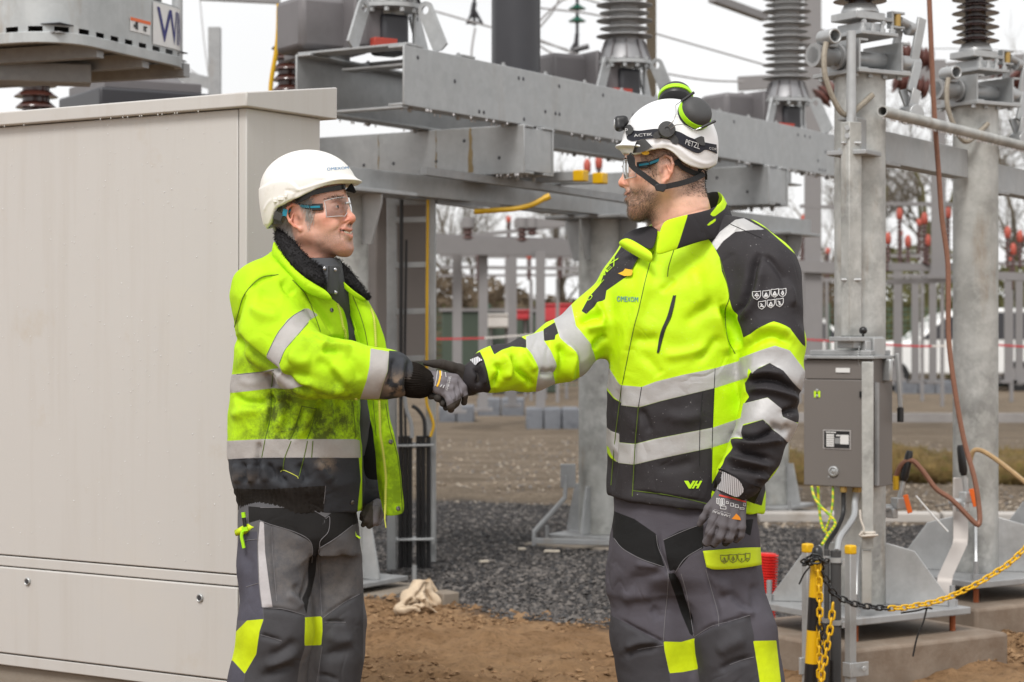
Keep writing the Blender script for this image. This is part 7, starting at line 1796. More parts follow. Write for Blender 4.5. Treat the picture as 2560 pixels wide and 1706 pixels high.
# ---- head of the man with the climbing helmet
SKR = skin_mat('warm skin', (.76, .47, .345), (.17, .125, .10))
RR = rotation((-.985, .17, -.02), (.03, 0, 1))
oR = np.array(P(1663, 426, 4.865))-RR@(np.array([-.010, .086, -.010])*.96)
hsR = head_mesh(oR, RR, smile=.6, neck=(-.066, 0, -.185), neck_r=.070, seed=2, scale=.96, chin=.002, nose=1.0, open_mouth=.0012)
def stubR(x, ay, z):
    b = np.clip((-.040-z-(x-.03)*-.15)/.02, 0, 1)*np.clip((x+.004)/.02, 0, 1)*np.clip((z+.150)/.02, 0, 1)
    b *= 1-np.exp(-(np.hypot(ay/.022, (z+.066)/.010))**2)*(x > .07)
    hd = np.clip((z-.005+.4*(x+.05))/.02, 0, 1)*(x < .055)+np.clip((-.022-x)/.02, 0, 1)*np.clip((z+.08)/.03, 0, 1)
    mo = np.exp(-(np.hypot((ay)/.030, (z+.052)/.008))**2)*(x > .07)
    side = np.exp(-(np.hypot((x-.018)/.016, (z+.01)/.05))**2)*.6
    return np.clip(np.maximum.reduce([b*.62, hd*.8, mo*.6, side*.6]), 0, .85)
headR, locR = head_obj(manR, hsR, SKR, lambda v: std_attrs(v, stubR, .6, .0012))
eyes(manR, RR*.96, oR)
nR = hsR[0].normals(); x, y, z = locR.T; ay = np.abs(y)
M_BEARD = paint('brown grey beard', (.20, .15, .115), .6, var=.5, scale=120)
mk = np.clip((-.048-z+(x-.03)*.12)/.02, 0, 1)*np.clip((x-.012)/.025, 0, 1)*np.clip((z+.142)/.02, 0, 1)*(1-np.exp(-(np.hypot(ay/.024, (z+.066)/.011))**2)*(x > .07))
mk = np.maximum(mk, .8*np.exp(-(np.hypot(ay/.026, (z+.055)/.006))**2)*(x > .075)*(x < .1005))*(z < -.050)
hair_on('beard', manR, M_BEARD, locR*.96, RR, oR, nR, mk, 3000, .0065, .00036, (.25, 0, -.75), .30)
M_HAIRD = paint('short dark hair', (.028, .021, .017), .6, var=.4, scale=120)
mkh = np.clip((.012+z+.5*(x+.03))/.02, 0, 1)*(x < .045)*(z > -.05)*(z < .06)*(ay < .0785)+np.clip((-.045-x)/.02, 0, 1)*(z > -.075)*(z < .05)*.7
hair_on('hair', manR, M_HAIRD, locR*.96, RR, oR, nR, np.clip(mkh, 0, 1), 3800, .006, .0004, (-.4, 0, -.5), .25)
br = np.exp(-(np.hypot((ay-.033)/.018, (z-.024)/.0045))**2)*(x > .06)
hair_on('eyebrow', manR, M_HAIRD, locR*.96, RR, oR, nR, br*(br > .3), 500, .0045, .0004, (-.5, 0, .2), .15)
goggles(manR, RR*.96, oR, .002)

helR = thing('safety_helmet', None, None, P(1675, 365, 4.945)); adopt(helR, manR); helR['label'] = 'white climbing helmet with lime ear muffs and headlamp'
botR = [(1520, 358)]+cD((330, 548), (365, 574), (400, 595), (450, 618), (500, 632), (560, 628), (620, 605), (680, 594), (760, 590), (805, 612), (840, 640), (870, 670), (900, 700), (940, 722), (980, 740), (1060, 756), (1140, 746), (1205, 712), (1240, 690))
hs = helmet_shell(1675, 365, 4.945, 121, 117.5, 175, 108, botR, [], peak=((1596, 374, 4.945), (59, 92, 9), 8))
px, py = hs.px()
hs.push(folds(px, py, [(cD((480, 420), (520, 360), (600, 310), (700, 290), (850, 305), (960, 350)), 4, 2.6), (cD((520, 430), (560, 380), (640, 340), (730, 325), (850, 335)), 5, -2.8),
     (cD((620, 560), (760, 545), (880, 590), (980, 670), (1100, 715), (1200, 690)), 5, 2), (cD((690, 580), (800, 580), (880, 650), (960, 710)), 4, -1.5)])*S*(hs.normals()[:, 1] < 0))
shR = link('shell', hs.mesh('shell'), helR, M_HELM); ch = Caster(shR)
mb = MB(); strip(mb, ch, cD((398, 368), (445, 420), (540, 436), (690, 420), (860, 440), (960, 488), (1080, 530), (1212, 556)), cD((385, 440), (470, 524), (580, 506), (700, 500), (820, 522), (1020, 624), (1105, 596), (1214, 640)), .0025)
mb.obj('headlamp_strap', M_STRAP, helR)
for tx_, a, b, c_, d_ in (('ACTIK', (505, 490), (655, 478), (500, 466), (655, 455)), ('PETZL', (925, 548), (1045, 592), (935, 508), (1050, 545)), ('CORE', (1122, 592), (1200, 606), (1124, 572), (1203, 586)), ('P', (428, 452), (452, 452), (432, 418), (455, 420))):
    mb = MB(); text_quad(ch, mb, tx_, cD(a)[0], cD(b)[0], cD(c_)[0], cD(d_)[0], lift=.0042)
    if mb.v: mb.obj('strap_lettering', M_PRINTW, helR)
# headlamp
g = Solid(P(1525, 340, 4.86)-Vector((.02, .02, .02)), P(1585, 280, 5.03)+Vector((.02, .02, .02)), .0024)
chain_px(g, [(1546, 303, 4.93, 13), (1546, 303, 4.96, 13)], .01); chain_px(g, [(1548, 318, 4.925, 12), (1548, 318, 4.965, 12)], .01); chain_px(g, [(1560, 300, 4.93, 11), (1562, 312, 4.95, 12)], .008)
g.put(lambda x, y, z: (P(1537, 300, 4.94).x-x)*-1+0*y+0*z, (-1, 4, 0), (2, 6, 3), .003, 's')
v, q = g.mesh(); link('headlamp', Skin(v, q, 1).mesh('headlamp'), helR, M_PLASTK)
mb = MB(); c0 = P(1537, 309, 4.945); mb.lathe([(.011, 0), (.011, .001), (.008, .0025)], c0, (-1, 0, 0), 14); mb.obj('lamp_glass', M_RIM, helR)
mb = MB(); strip(mb, ch, cD((505, 560), (550, 530), (600, 510)), cD((500, 618), (575, 604), (662, 574)), .008); mb.obj('side_panel', M_PLASTG, helR)
mb = MB(); h, n = ch.at(*cD((590, 616))[0], .002)
if h is None: h, n = P(1613, 379, 4.86), Vector((0, -1, 0))
pts = []
for i in range(24):
    a = math.pi*2*i/24; r = .0085 if i % 2 else .0068; pts.append(h+Vector((math.cos(a)*r*1.2, -.001, math.sin(a)*r*.7)))
mb.prism(pts, (0, -.003, 0)); mb.obj('size_dial', M_PRINTY, helR)
mb = MB()
for p in ((455, 435), (1060, 525)):
    strip(mb, ch, [(cD(p)[0][0]-9, cD(p)[0][1]-8), (cD(p)[0][0]+4, cD(p)[0][1]-14), (cD(p)[0][0]+13, cD(p)[0][1]-6)] if p[0] < 800 else [(cD(p)[0][0]-16, cD(p)[0][1]-6), (cD(p)[0][0]-2, cD(p)[0][1]-12), (cD(p)[0][0]+6, cD(p)[0][1]-10)],
          [(cD(p)[0][0]-4, cD(p)[0][1]+11), (cD(p)[0][0]+6, cD(p)[0][1]+9), (cD(p)[0][0]+13, cD(p)[0][1]+2)] if p[0] < 800 else [(cD(p)[0][0]-14, cD(p)[0][1]-2), (cD(p)[0][0]-2, cD(p)[0][1]+9), (cD(p)[0][0]+9, cD(p)[0][1]+10)], .0045)
mb.obj('strap_clip', M_PLASTG, helR)
# ear muffs folded up on the helmet
def muff(c, ax, rx=1.0):
    mb = MB(); s = mpp(4.9); prof = lambda L: [(r*s, z*s) for r, z in L]
    m = thing('ear_muff', None, None, c); adopt(m, helR)
    mb.lathe(prof([(32, -6), (41, -4), (43, 2), (41, 8), (36, 9)]), c, ax, 32); mb.obj('cushion', M_PLASTK, m)
    mb = MB(); mb.lathe(prof([(40, 7), (44.5, 8), (45, 15), (43, 20), (38, 21)]), c, ax, 32); mb.obj('rim', M_LIMEPL, m)
    mb = MB(); mb.lathe(prof([(41.5, 19)]+[(41*math.cos(t)**.7, 20+25*math.sin(t)) for t in np.linspace(.15, 1.5, 9)]), c, ax, 32); mb.obj('cup', M_PLASTG, m, smooth=70)
    return m
cN = P(1731, 292, 4.875); aN = Vector((.42, -.72, .48)).normalized(); muff(cN, aN)
cFm = P(1689, 252, 5.0); aF = Vector((.05, .60, .80)).normalized(); muff(cFm, aF)
mb = MB(); hub, hn = ch.at(*cD((772, 432))[0], .003)
hub = hub or P(1666, 326, 4.84)
mb.lathe([(.021, 0), (.0215, .006), (.019, .011), (.006, .012), (.005, .010)], hub, (0.05, -1, .12), 28)
for dx, dy in ((-26, 14), (22, 28)):
    q = hub+Vector((dx*S, 0, -dy*S)); mb.bar(hub+Vector((dx*.4*S, -.003, -dy*.4*S)), q+Vector((0, -.003, 0)), .004, .017, up=(1, 0, .2))
    mb.lathe([(.0075, 0), (.0075, .004), (.004, .004)], q, (0, -1, 0), 12)
mb.obj('muff_hub', M_PLASTG, helR)
mb = MB(); r = lambda a, b, Y: P(*cD((a, b))[0], Y)
mb.tube([r(790, 395, 4.82), r(830, 350, 4.81), r(852, 290, 4.82), r(850, 215, 4.84), r(900, 180, 4.86)], .0011, 6)
mb.tube([r(805, 420, 4.82), r(850, 385, 4.81), r(910, 378, 4.80), r(1010, 430, 4.80), r(1070, 405, 4.80)], .0011, 6)
mb.obj('muff_wire', M_CHROME, helR)
mb = MB(); mb.tube([r(900, 182, 4.85), r(1005, 108, 4.86)], .0034, 8); mb.tube([r(1068, 408, 4.795), r(1188, 350, 4.80)], .0034, 8); mb.obj('wire_clamp', M_PLASTK, helR)
# chin strap
cHead = Caster(headR); mb = MB()
def strap(pts, w=.0135):
    q = [r(a, b, Y) for a, b, Y in pts]; q = catmull(q, 5)
    for a, b in zip(q[:-1], q[1:]): mb.bar(a, b+(b-a)*.15, .0022, w, up=Vector((0, -1, 0)).cross(b-a))
strap([(455, 640, 4.868), (480, 735, 4.868), (600, 830, 4.862), (700, 905, 4.860)]); strap([(740, 915, 4.860), (900, 880, 4.862), (1020, 840, 4.872), (1088, 800, 4.90)])
strap([(860, 680, 4.862), (900, 740, 4.866), (1000, 790, 4.88), (1085, 815, 4.91)], .012); strap([(1045, 765, 4.89), (1090, 800, 4.92), (1095, 850, 4.935)], .014)
strap([(450, 640, 4.872), (470, 660, 4.87), (478, 740, 4.868)], .016)
mb.obj('chin_strap', M_WEB, helR)
mb = MB(); pts = [r(a, b, 4.855) for a, b in ((665, 900), (700, 885), (765, 888), (775, 920), (745, 958), (680, 945))]; mb.prism(pts, (0, -.006, 0)); mb.obj('buckle', M_PLASTK, helR, bevel=.0015)

# ---- gloves of the right man
HD = lambda a, b, Y, r: (1740+a*.1531, 1160+b*.1531, Y, r*.1531)
glove('glove', manR, [
    [HD(430, 430, 4.735, 105), HD(290, 930, 4.722, 92)], [HD(540, 440, 4.730, 110), HD(440, 1000, 4.715, 92)], [HD(650, 470, 4.730, 110), HD(600, 1040, 4.716, 90)], [HD(740, 520, 4.735, 90), HD(735, 1030, 4.722, 80)],
    [HD(285, 930, 4.722, 90), HD(235, 1110, 4.722, 84), HD(165, 1285, 4.735, 70)],
    [HD(440, 1000, 4.716, 90), HD(400, 1180, 4.716, 84), HD(295, 1300, 4.735, 68)],
    [HD(600, 1040, 4.717, 86), HD(560, 1190, 4.718, 78), HD(480, 1290, 4.735, 66)],
    [HD(738, 1030, 4.724, 74), HD(720, 1150, 4.726, 68), HD(650, 1240, 4.74, 58)],
    [HD(380, 520, 4.735, 90), HD(210, 740, 4.735, 78), HD(120, 880, 4.74, 62), HD(62, 985, 4.748, 48)]],
    lambda v, n, px, py: np.clip(40*(n@np.array([-.42, .62, -.55])-.30), -20, 20)+np.where(py > 1160+1290*.1531, 12, 0), k=.0045,
    folds_=[(cHD((345, 1010), (330, 1100), (260, 1250)), 3, -4), (cHD((530, 1050), (510, 1150), (420, 1290)), 3, -4), (cHD((690, 1060), (680, 1150), (610, 1280)), 3, -3.5), (cHD((240, 690), (215, 800), (180, 900)), 3, -3)])
gb = [o for o in manR.children if o.name.startswith('glove')][-1]; cg = Caster(gb)
mb = MB(); text_quad(cg, mb, 'SAMURAI', cHD((568, 845))[0], cHD((285, 760))[0], cHD((552, 880))[0], cHD((278, 795))[0])
text_quad(cg, mb, 'safety warrior', cHD((570, 815))[0], cHD((300, 735))[0], cHD((566, 832))[0], cHD((298, 750))[0])
for a, b in (((770, 640), (800, 690)), ((710, 715), (780, 745)), ((640, 665), (690, 720)), ((560, 640), (615, 700)), ((400, 690), (490, 745)), ((340, 560), (360, 660)), ((375, 560), (395, 690)), ((410, 560), (430, 690)), ((440, 560), (465, 680)), ((495, 615), (525, 655))):
    x0, y0 = a; x1, y1 = b
    q = cHD((x0, y0), (x1, y0+(y1-y0)*.15), (x1, y1), (x0, y1-(y1-y0)*.15)); pts = cg.line(q+[q[0]], .0014, sm=False)
    if len(pts) > 2: mb.tube(pts, .0008, 4)
mb.obj('glove_print', M_PRINTW, gb)
mb = MB(); poly_print(mb, cg, cHD((585, 900), (655, 812), (720, 880), (732, 920)), lift=.0016); mb.obj('glove_logo', M_PRINTO, gb)
mb = MB(); strip(mb, cg, cHD((380, 500), (560, 540), (700, 580), (810, 610)), cHD((375, 525), (555, 568), (695, 605), (806, 634)), .0016); mb.obj('glove_red_print', M_PRINTR, gb)
HS = lambda a, b, Y, r: (1040+a*.1084, 880+b*.1084, Y, r*.1084)
glove('glove', manR, [
    [HS(1330, 640, 4.785, 300), HS(1180, 620, 4.785, 230), HS(1010, 440, 4.775, 165), HS(820, 350, 4.762, 125), HS(600, 285, 4.755, 112), HS(420, 275, 4.752, 92), HS(215, 262, 4.750, 64)],
    [HS(1250, 760, 4.79, 250), HS(1140, 780, 4.80, 190), HS(1000, 800, 4.805, 170), HS(700, 820, 4.805, 150)],
    [HS(1220, 880, 4.785, 130), HS(1120, 900, 4.79, 120)],
    [HS(560, 780, 4.805, 100), HS(400, 960, 4.785, 92), HS(345, 1025, 4.752, 84)], [HS(640, 820, 4.80, 105), HS(520, 1010, 4.785, 105), HS(500, 1065, 4.742, 100)],
    [HS(720, 900, 4.80, 100), HS(640, 1120, 4.78, 84), HS(618, 1195, 4.745, 78)], [HS(780, 980, 4.80, 90), HS(710, 1240, 4.775, 70), HS(685, 1295, 4.752, 64)]],
    lambda v, n, px, py: np.full(len(px), 20.0), k=.004,
    folds_=[(cHS((620, 180), (600, 280), (580, 380)), 2, -1.5), (cHS((1180, 320), (1270, 480), (1310, 700)), 3, -2), (cHS((900, 420), (1050, 520), (1150, 700)), 4, -1.5)])
# ================================================================== the man with the plain helmet (left)
manL = thing('person', 'smiling man in plain white hard hat and open dirty lime jacket', 'person', P(720, 2145, 4.95))
def worn_jacket():
    g = Solid((P(545, 0, 4.9).x-.04, 4.58, P(0, 1310, 4.9).z), (P(1050, 0, 4.9).x+.03, 5.22, P(0, 600, 4.9).z), .0038)
    g.loft([(P(0, py, YP).z, P(xl, 0, YP).x, P(xr, 0, YP).x, yc, ry) for py, xl, xr, yc, ry in (
        (1280, 590, 900, 4.96, .118), (1240, 578, 903, 4.955, .125), (1208, 568, 905, 4.95, .135), (1150, 563, 907, 4.95, .14), (1045, 564, 899, 4.95, .14), (991, 573, 893, 4.95, .14), (937, 578, 884, 4.95, .138),
        (851, 580, 866, 4.95, .132), (800, 574, 860, 4.95, .128), (760, 588, 850, 4.95, .12), (720, 606, 842, 4.955, .11), (690, 628, 832, 4.96, .10), (660, 655, 818, 4.96, .085), (635, 675, 800, 4.965, .07))], .02, 2.2)
    chain_px(g, [(700, 690, 4.92, 52), (664, 738, 4.885, 82), (690, 840, 4.80, 86), (770, 916, 4.725, 78), (862, 926, 4.72, 68), (950, 936, 4.73, 57), (988, 940, 4.738, 53)], .03)
    chain_px(g, [(720, 690, 5.0, 50), (690, 760, 5.06, 70), (740, 900, 5.08, 66), (850, 1080, 5.06, 56), (915, 1230, 5.03, 46)], .02)
    a, b = P(585, 1268, YP), P(902, 1272, YP)
    v, q = g.mesh(); s = Skin(v, q, 3)
    s.push(.0018*ridged(s.v, 30, 33)+.0030*wave_noise(s.v, 22, 31, 2)+.0012*wave_noise(s.v, 66, 37, 2)); px, py = s.px()
    A, B = cA, cB
    fl = [(A((230, 1230), (190, 1350), (150, 1500)), 4, -4), (A((490, 1090), (360, 1120), (250, 1210)), 6, -5), (A((520, 1120), (560, 1200), (620, 1240)), 9, -6), (A((420, 960), (520, 1080), (640, 1180), (700, 1260)), 9, 5),
          (A((320, 1240), (420, 1270), (520, 1300)), 14, -4), (A((260, 1330), (380, 1400), (520, 1420)), 14, 5), (A((620, 1050), (700, 1170), (780, 1240)), 8, 6), (A((700, 1240), (790, 1330), (870, 1450), (930, 1568)), 7, -5),
          (B((150, 110), (200, 200), (400, 360), (500, 430)), 9, -12), (B((490, 420), (620, 520), (790, 580)), 9, -8), (B((870, 170), (950, 160), (1060, 180)), 8, -9), (B((830, 240), (900, 230), (960, 250)), 8, -7), (B((800, 190), (880, 200), (990, 215), (1080, 230)), 8, 7),
          (B((560, 300), (650, 330), (760, 320)), 15, 5), (B((520, 440), (640, 430), (760, 470)), 12, -5), (B((780, 300), (860, 360), (930, 460), (980, 570)), 14, -5), (B((880, 340), (980, 420), (1060, 540)), 14, 5), (B((1000, 260), (1090, 350), (1130, 480)), 12, -4),
          (B((600, 520), (720, 500), (900, 560), (1080, 570)), 12, 4), (B((700, 120), (640, 220), (560, 330)), 16, 4),
          (B((130, 580), (210, 640), (330, 660), (420, 620)), 10, -6), (B((110, 760), (230, 720), (360, 690)), 14, 5), (B((440, 560), (430, 720), (390, 920)), 7, -6), (B((470, 560), (520, 700), (480, 900)), 14, 6),
          (B((600, 600), (560, 720), (560, 880)), 12, -5), (B((690, 680), (640, 820), (580, 960)), 5, -4), (B((790, 700), (750, 830), (710, 960)), 5, -4), (B((740, 690), (700, 820), (640, 940)), 10, 4), (B((820, 620), (800, 760), (770, 900)), 8, -6),
          (B((880, 620), (900, 760), (880, 900)), 12, 4), (B((960, 620), (940, 760), (960, 920)), 12, -4), (B((380, 420), (440, 470), (440, 540)), 7, -6), (B((180, 470), (280, 500), (420, 470)), 10, 1.5),
          (B((340, 950), (330, 1060), (320, 1180)), 7, -5), (B((200, 1110), (230, 1200), (220, 1300)), 7, -4.5), (B((150, 1120), (170, 1210), (160, 1290)), 10, 3.5), (B((300, 1120), (320, 1200), (320, 1290)), 7, -4.5), (B((260, 1130), (270, 1210), (280, 1290)), 10, 4),
          (B((400, 1120), (440, 1190), (450, 1270)), 7, -4.5), (B((370, 1130), (380, 1200), (390, 1280)), 9, 3.5), (B((520, 1150), (500, 1230), (560, 1290)), 8, -6), (B((640, 1120), (690, 1200), (720, 1290)), 10, -5), (B((800, 1110), (840, 1190), (920, 1280)), 12, 5),
          (B((380, 560), (470, 640), (560, 660)), 9, -4), (B((1400, 290), (1390, 400), (1350, 560)), 8, -5), (B((1460, 290), (1450, 420), (1430, 580)), 9, 5), (B((1520, 300), (1500, 450), (1500, 590)), 7, -5)]
    front = np.clip(-s.normals()[:, 1]*2+.5, 0, 1); s.push(folds(px, py, fl)*S*front*2.2)
    rib = zone(px, py, B((40, 1300), (130, 1322), (400, 1330), (862, 1300), (846, 1445), (845, 1540), (40, 1540)))
    s.push(np.where(rib > 0, .0016*np.sin(px*1.15), 0)*front)
    dark = zone(px, py, B((1356, 240), (1780, 270), (1780, 660), (1279, 620), (1312, 500), (1347, 400)), B((1146, 640), (1330, 640), (1330, 1600), (1146, 1600)), B((40, 1092), (380, 1082), (1120, 1080), (1135, 1250), (1112, 1470), (1110, 1600), (40, 1600)))
    arm = poly_sd(px, py, B((100, 0), (145, 110), (210, 215), (400, 362), (500, 425), (600, 505), (740, 575), (850, 606), (1100, 612), (1700, 640), (1700, 200), (1090, 190), (870, 150), (800, -60)))
    st = zone(px, py, B((60, 432), (118, 430), (330, 412), (452, 396), (620, 470), (800, 540), (720, 552), (440, 536), (250, 560), (118, 572), (60, 575)), B((40, 952), (360, 936), (1085, 936), (1125, 945), (1135, 1082), (380, 1082), (80, 1094), (40, 1094)))
    sil = np.maximum(np.minimum(st, -arm), zone(px, py, A((690, 1355), (725, 1355), (802, 1406), (735, 1442))+B((640, 122), (545, 232), (497, 342), (507, 440), (385, 345), (398, 275), (470, 130), (560, 0)),
          B((1212, 225), (1357, 250), (1346, 400), (1311, 500), (1278, 620), (1130, 620), (1180, 480), (1205, 360))))
    s.push(np.where(sil > 0, .0007, 0.0))
    def blob(x, y, rx, ry): return np.exp(-((px-x)/rx)**2-((py-y)/ry)**2)
    gr = 1.25*blob(840, 1060, 75, 60)+1.15*blob(700, 1030, 60, 55)+.9*blob(760, 1100, 130, 35)+.55*blob(620, 910, 50, 40)+.5*blob(800, 970, 120, 26)+.45*blob(880, 1010, 60, 30)+.35*blob(800, 850, 60, 40)+.35*blob(610, 1080, 40, 60)+.5*blob(680, 1120, 60, 25)+.7*blob(690, 960, 40, 40)+.5*blob(640, 1130, 60, 30)
    mud = np.clip(blob(990, 965, 36, 26)*1.3+.8*blob(815, 1160, 22, 18)+.25*blob(610, 1195, 40, 14), 0, 1)
    return s.mesh('jacket', {'dark': dark, 'silver': sil, 'rib': rib, 'grime': np.clip(gr, 0, 1), 'mud': mud})
M_JACKL = zones('dirty lime jacket', (.47, .77, .006), [('dark', (.034, .037, .044), .7, 0), ('silver', (.42, .40, .385), .55, .1), ('rib', (.020, .017, .015), .9, 0)], grime=(.095, .135, .014), weave=700, wstr=.14, wear=.14)
_nt_ = M_JACKL.node_tree; _bs = [n for n in _nt_.nodes if n.type == 'BSDF_PRINCIPLED'][0]; _c = _bs.inputs['Base Color'].links[0].from_socket
_at = nnode(_nt_, 'ShaderNodeAttribute', attribute_name='mud'); _mu = nnode(_nt_, 'ShaderNodeMath', operation='MULTIPLY'); _nt_.links.new(_at.outputs['Fac'], _mu.inputs[0]); _nt_.links.new(ramp(_nt_, noise(_nt_, 34, 6, .6), (.42, .56)), _mu.inputs[1])
_nt_.links.new(mixc(_nt_, _mu.outputs[0], _c, (.25, .19, .14)), _bs.inputs['Base Color'])
jackL = link('jacket', worn_jacket(), manL, M_JACKL); jackL['label'] = 'open lime and navy jacket smeared with dirt'
cjL = Caster(jackL)
seam('stitching', cjL, [cA((490, 1088), (370, 1105), (290, 1160), (215, 1260), (180, 1370), (145, 1500)), cB((452, 398), (432, 560), (425, 760), (385, 935)), cB((385, 940), (360, 1080)), cB((672, 680), (600, 900), (570, 940)), cB((670, 676), (790, 700)), cB((790, 700), (745, 860), (715, 935)),
     cB((590, 950), (540, 1080), (525, 1180)), cB((718, 950), (690, 1080), (650, 1230)), cB((760, 950), (750, 1080)), cB((1070, 640), (1085, 800), (1095, 920)), cA((600, 1130), (700, 1240), (770, 1400), (830, 1568))], M_SEAM, jackL, .0011)
seam('seam', cjL, [cA((690, 1362), (600, 1415), (520, 1500))+cB((470, 130), (400, 275)), cA((740, 1442),)+cB((640, 122), (545, 232), (497, 342)), cB((120, 432), (330, 412), (452, 396)), cB((80, 1094), (380, 1082), (1110, 1082)), cB((860, 1302), (846, 1440))], M_SEAMG, jackL, .0009)
seam('hem_stitching', cjL, [cB((505, 1190), (535, 1180), (630, 1225), (645, 1245))], M_ZIPY, jackL, .0010)
teeth_zip('zip', cjL, cA((948, 1315), (972, 1400), (992, 1500))+cB((1008, 90), (1012, 150)), M_ZIPY, jackL)
teeth_zip('zip', cjL, cB((1098, 610), (1100, 700), (1125, 850), (1140, 950), (1145, 1150), (1138, 1300), (1125, 1460)), M_ZIPY, jackL)
mb = MB()
for p, c in (((905, 1367), cA), ((1068, 1430), cB)):
    h, n = cjL.at(*c(p)[0], .0005)
    if h is not None: mb.lathe([(.0055, 0), (.0055, .002), (.003, .003), (.0028, .001)], h, n, 14)
mb.obj('press_stud', M_STUD, jackL)
# cuff of ribbed knit
g = Solid(P(1015, 1010, 4.8)-Vector((.02, .12, .03)), P(1090, 890, 4.7)+Vector((.02, .12, .03)), .0022)
chain_px(g, [(1002, 943, 4.742, 42), (1032, 951, 4.746, 43), (1050, 957, 4.750, 38)], .004)
v, q = g.mesh(); s = Skin(v, q, 2); c = np.array(P(1048, 954, 4.748)); ang = np.arctan2(s.v[:, 1]-c[1], s.v[:, 2]-c[2]); s.push(.0016*np.sin(ang*46)+.001*wave_noise(s.v, 40, 3))
link('rib_cuff', s.mesh('rib_cuff'), jackL, paint('ribbed knit', (.016, .013, .011), .95, var=.5, scale=40, spec=.1))
# open front: hoodie, lining, the far front panel with its zip
def simple_loft(name, secs, mat, parent, h=.005, wob=.003, seed=3, fl=None, p=2.2):
    z = [P(0, q[0], YP).z for q in secs]
    g = Solid((min(P(q[1], 0, YP).x for q in secs)-.02, min(q[3]-q[4] for q in secs)-.03, min(z)-.02), (max(P(q[2], 0, YP).x for q in secs)+.02, max(q[3]+q[4] for q in secs)+.03, max(z)+.02), h)
    g.loft([(P(0, py, YP).z, P(xl, 0, YP).x, P(xr, 0, YP).x, yc, ry) for py, xl, xr, yc, ry in secs], 0, p)
    v, q = g.mesh(); s = Skin(v, q, 3); s.push(wob*wave_noise(s.v, 30, seed, 2)); px, py = s.px()
    if fl: s.push(folds(px, py, fl)*S)
    return link(name, s.mesh(name), parent, mat)
hood = simple_loft('hoodie', [(645, 740, 846, 4.93, .06), (672, 725, 856, 4.925, .075), (700, 720, 862, 4.925, .085), (760, 720, 872, 4.96, .07), (800, 720, 885, 4.99, .06), (868, 720, 902, 5.0, .058), (990, 720, 908, 5.0, .058), (1050, 720, 921, 5.0, .058), (1100, 720, 914, 5.0, .058), (1150, 720, 905, 5.0, .058)], M_DGREY, manL, fl=[(cA((985, 1300), (1030, 1420), (1090, 1560)), 6, -3), (cB((1020, 0), (1060, 80), (1080, 170)), 5, 3)])
simple_loft('lining', [(930, 780, 905, 5.03, .05), (990, 780, 926, 5.03, .05), (1100, 780, 942, 5.03, .05), (1150, 780, 952, 5.03, .05), (1200, 780, 946, 5.03, .05), (1240, 780, 938, 5.03, .05), (1275, 780, 928, 5.03, .05)], M_LINING, manL)
rows = [[(846, 690, 4.95), (856, 688, 4.94), (868, 700, 4.94), (880, 712, 4.96)], [(858, 735, 4.945), (878, 738, 4.925), (900, 742, 4.925), (919, 750, 4.95)], [(878, 795, 4.945), (905, 796, 4.915), (931, 797, 4.915), (946, 802, 4.95)], [(900, 868, 4.945), (920, 868, 4.915), (938, 868, 4.91), (974, 868, 4.95)],
        [(918, 990, 4.95), (932, 990, 4.925), (946, 990, 4.915), (967, 990, 4.95)], [(931, 1070, 4.955), (940, 1070, 4.93), (949, 1070, 4.915), (979, 1070, 4.94)], [(941, 1130, 4.955), (948, 1130, 4.93), (956, 1130, 4.91), (997, 1130, 4.935)], [(941, 1200, 4.955), (952, 1200, 4.93), (965, 1200, 4.905), (1005, 1200, 4.93)],
        [(957, 1262, 4.95), (960, 1262, 4.93), (963, 1262, 4.90), (1010, 1262, 4.93)], [(963, 1290, 4.945), (965, 1290, 4.93), (966, 1291, 4.90), (1012, 1288, 4.93)]]
M_FLAPL = zones('dirty lime panel', (.50, .83, .006), [], grime=(.05, .09, .01), wstr=.2, wear=.14)
panel = sheet_obj('front_panel', rows, M_FLAPL, jackL, .005, 3); baked(panel)
me = panel.data; n = len(me.vertices); co = np.empty(n*3, np.float32); me.vertices.foreach_get('co', co); co = co.reshape(-1, 3); nn = np.empty(n*3, np.float32); me.vertices.foreach_get('normal', nn)
co += (nn.reshape(-1, 3)*np.sign(-nn.reshape(-1, 3)[:, 1:2]))*(.0035*wave_noise(co.astype(float), 34, 12, 3)+.0)[:, None]; me.vertices.foreach_set('co', co.ravel()); me.update()
attr_zone(panel, 'grime', lambda v, px, py: np.clip((py-880)/260, 0, .55)*np.ones(len(px)))
cpL = Caster(panel)
teeth_zip('zip', cpL, [(925, 770), (934, 800), (939, 868), (944, 950), (948, 1010), (951, 1080), (958, 1130), (965, 1190), (965, 1240), (965, 1285)], M_ZIPY, panel)
seam('stitching', cpL, [[(880, 735), (905, 800), (920, 868), (932, 990), (941, 1090)], [(964, 1010), (974, 1070), (992, 1135), (1001, 1200), (1006, 1280)]], M_SEAM, panel, .0010)
mb = MB()
for p in ((1368, 957), (1427, 1480)):
    h, n = cpL.at(*cB(p)[0], .0005)
    if h is not None: mb.lathe([(.0058, 0), (.0058, .002), (.0035, .003), (.003, .001)], h, n, 14)
mb.obj('press_stud', M_STUD, panel)
# zip puller hanging at the lower end of the zip
mb = MB(); a, b = P(963, 1262, 4.895), P(962, 1300, 4.893); mb.bar(a, b, .004, .008, up=(0, -1, 0)); mb.bar(b, P(965, 1320, 4.893), .003, .005, up=(0, -1, 0)); mb.obj('zip_puller', M_ZIPY, panel, bevel=.001)
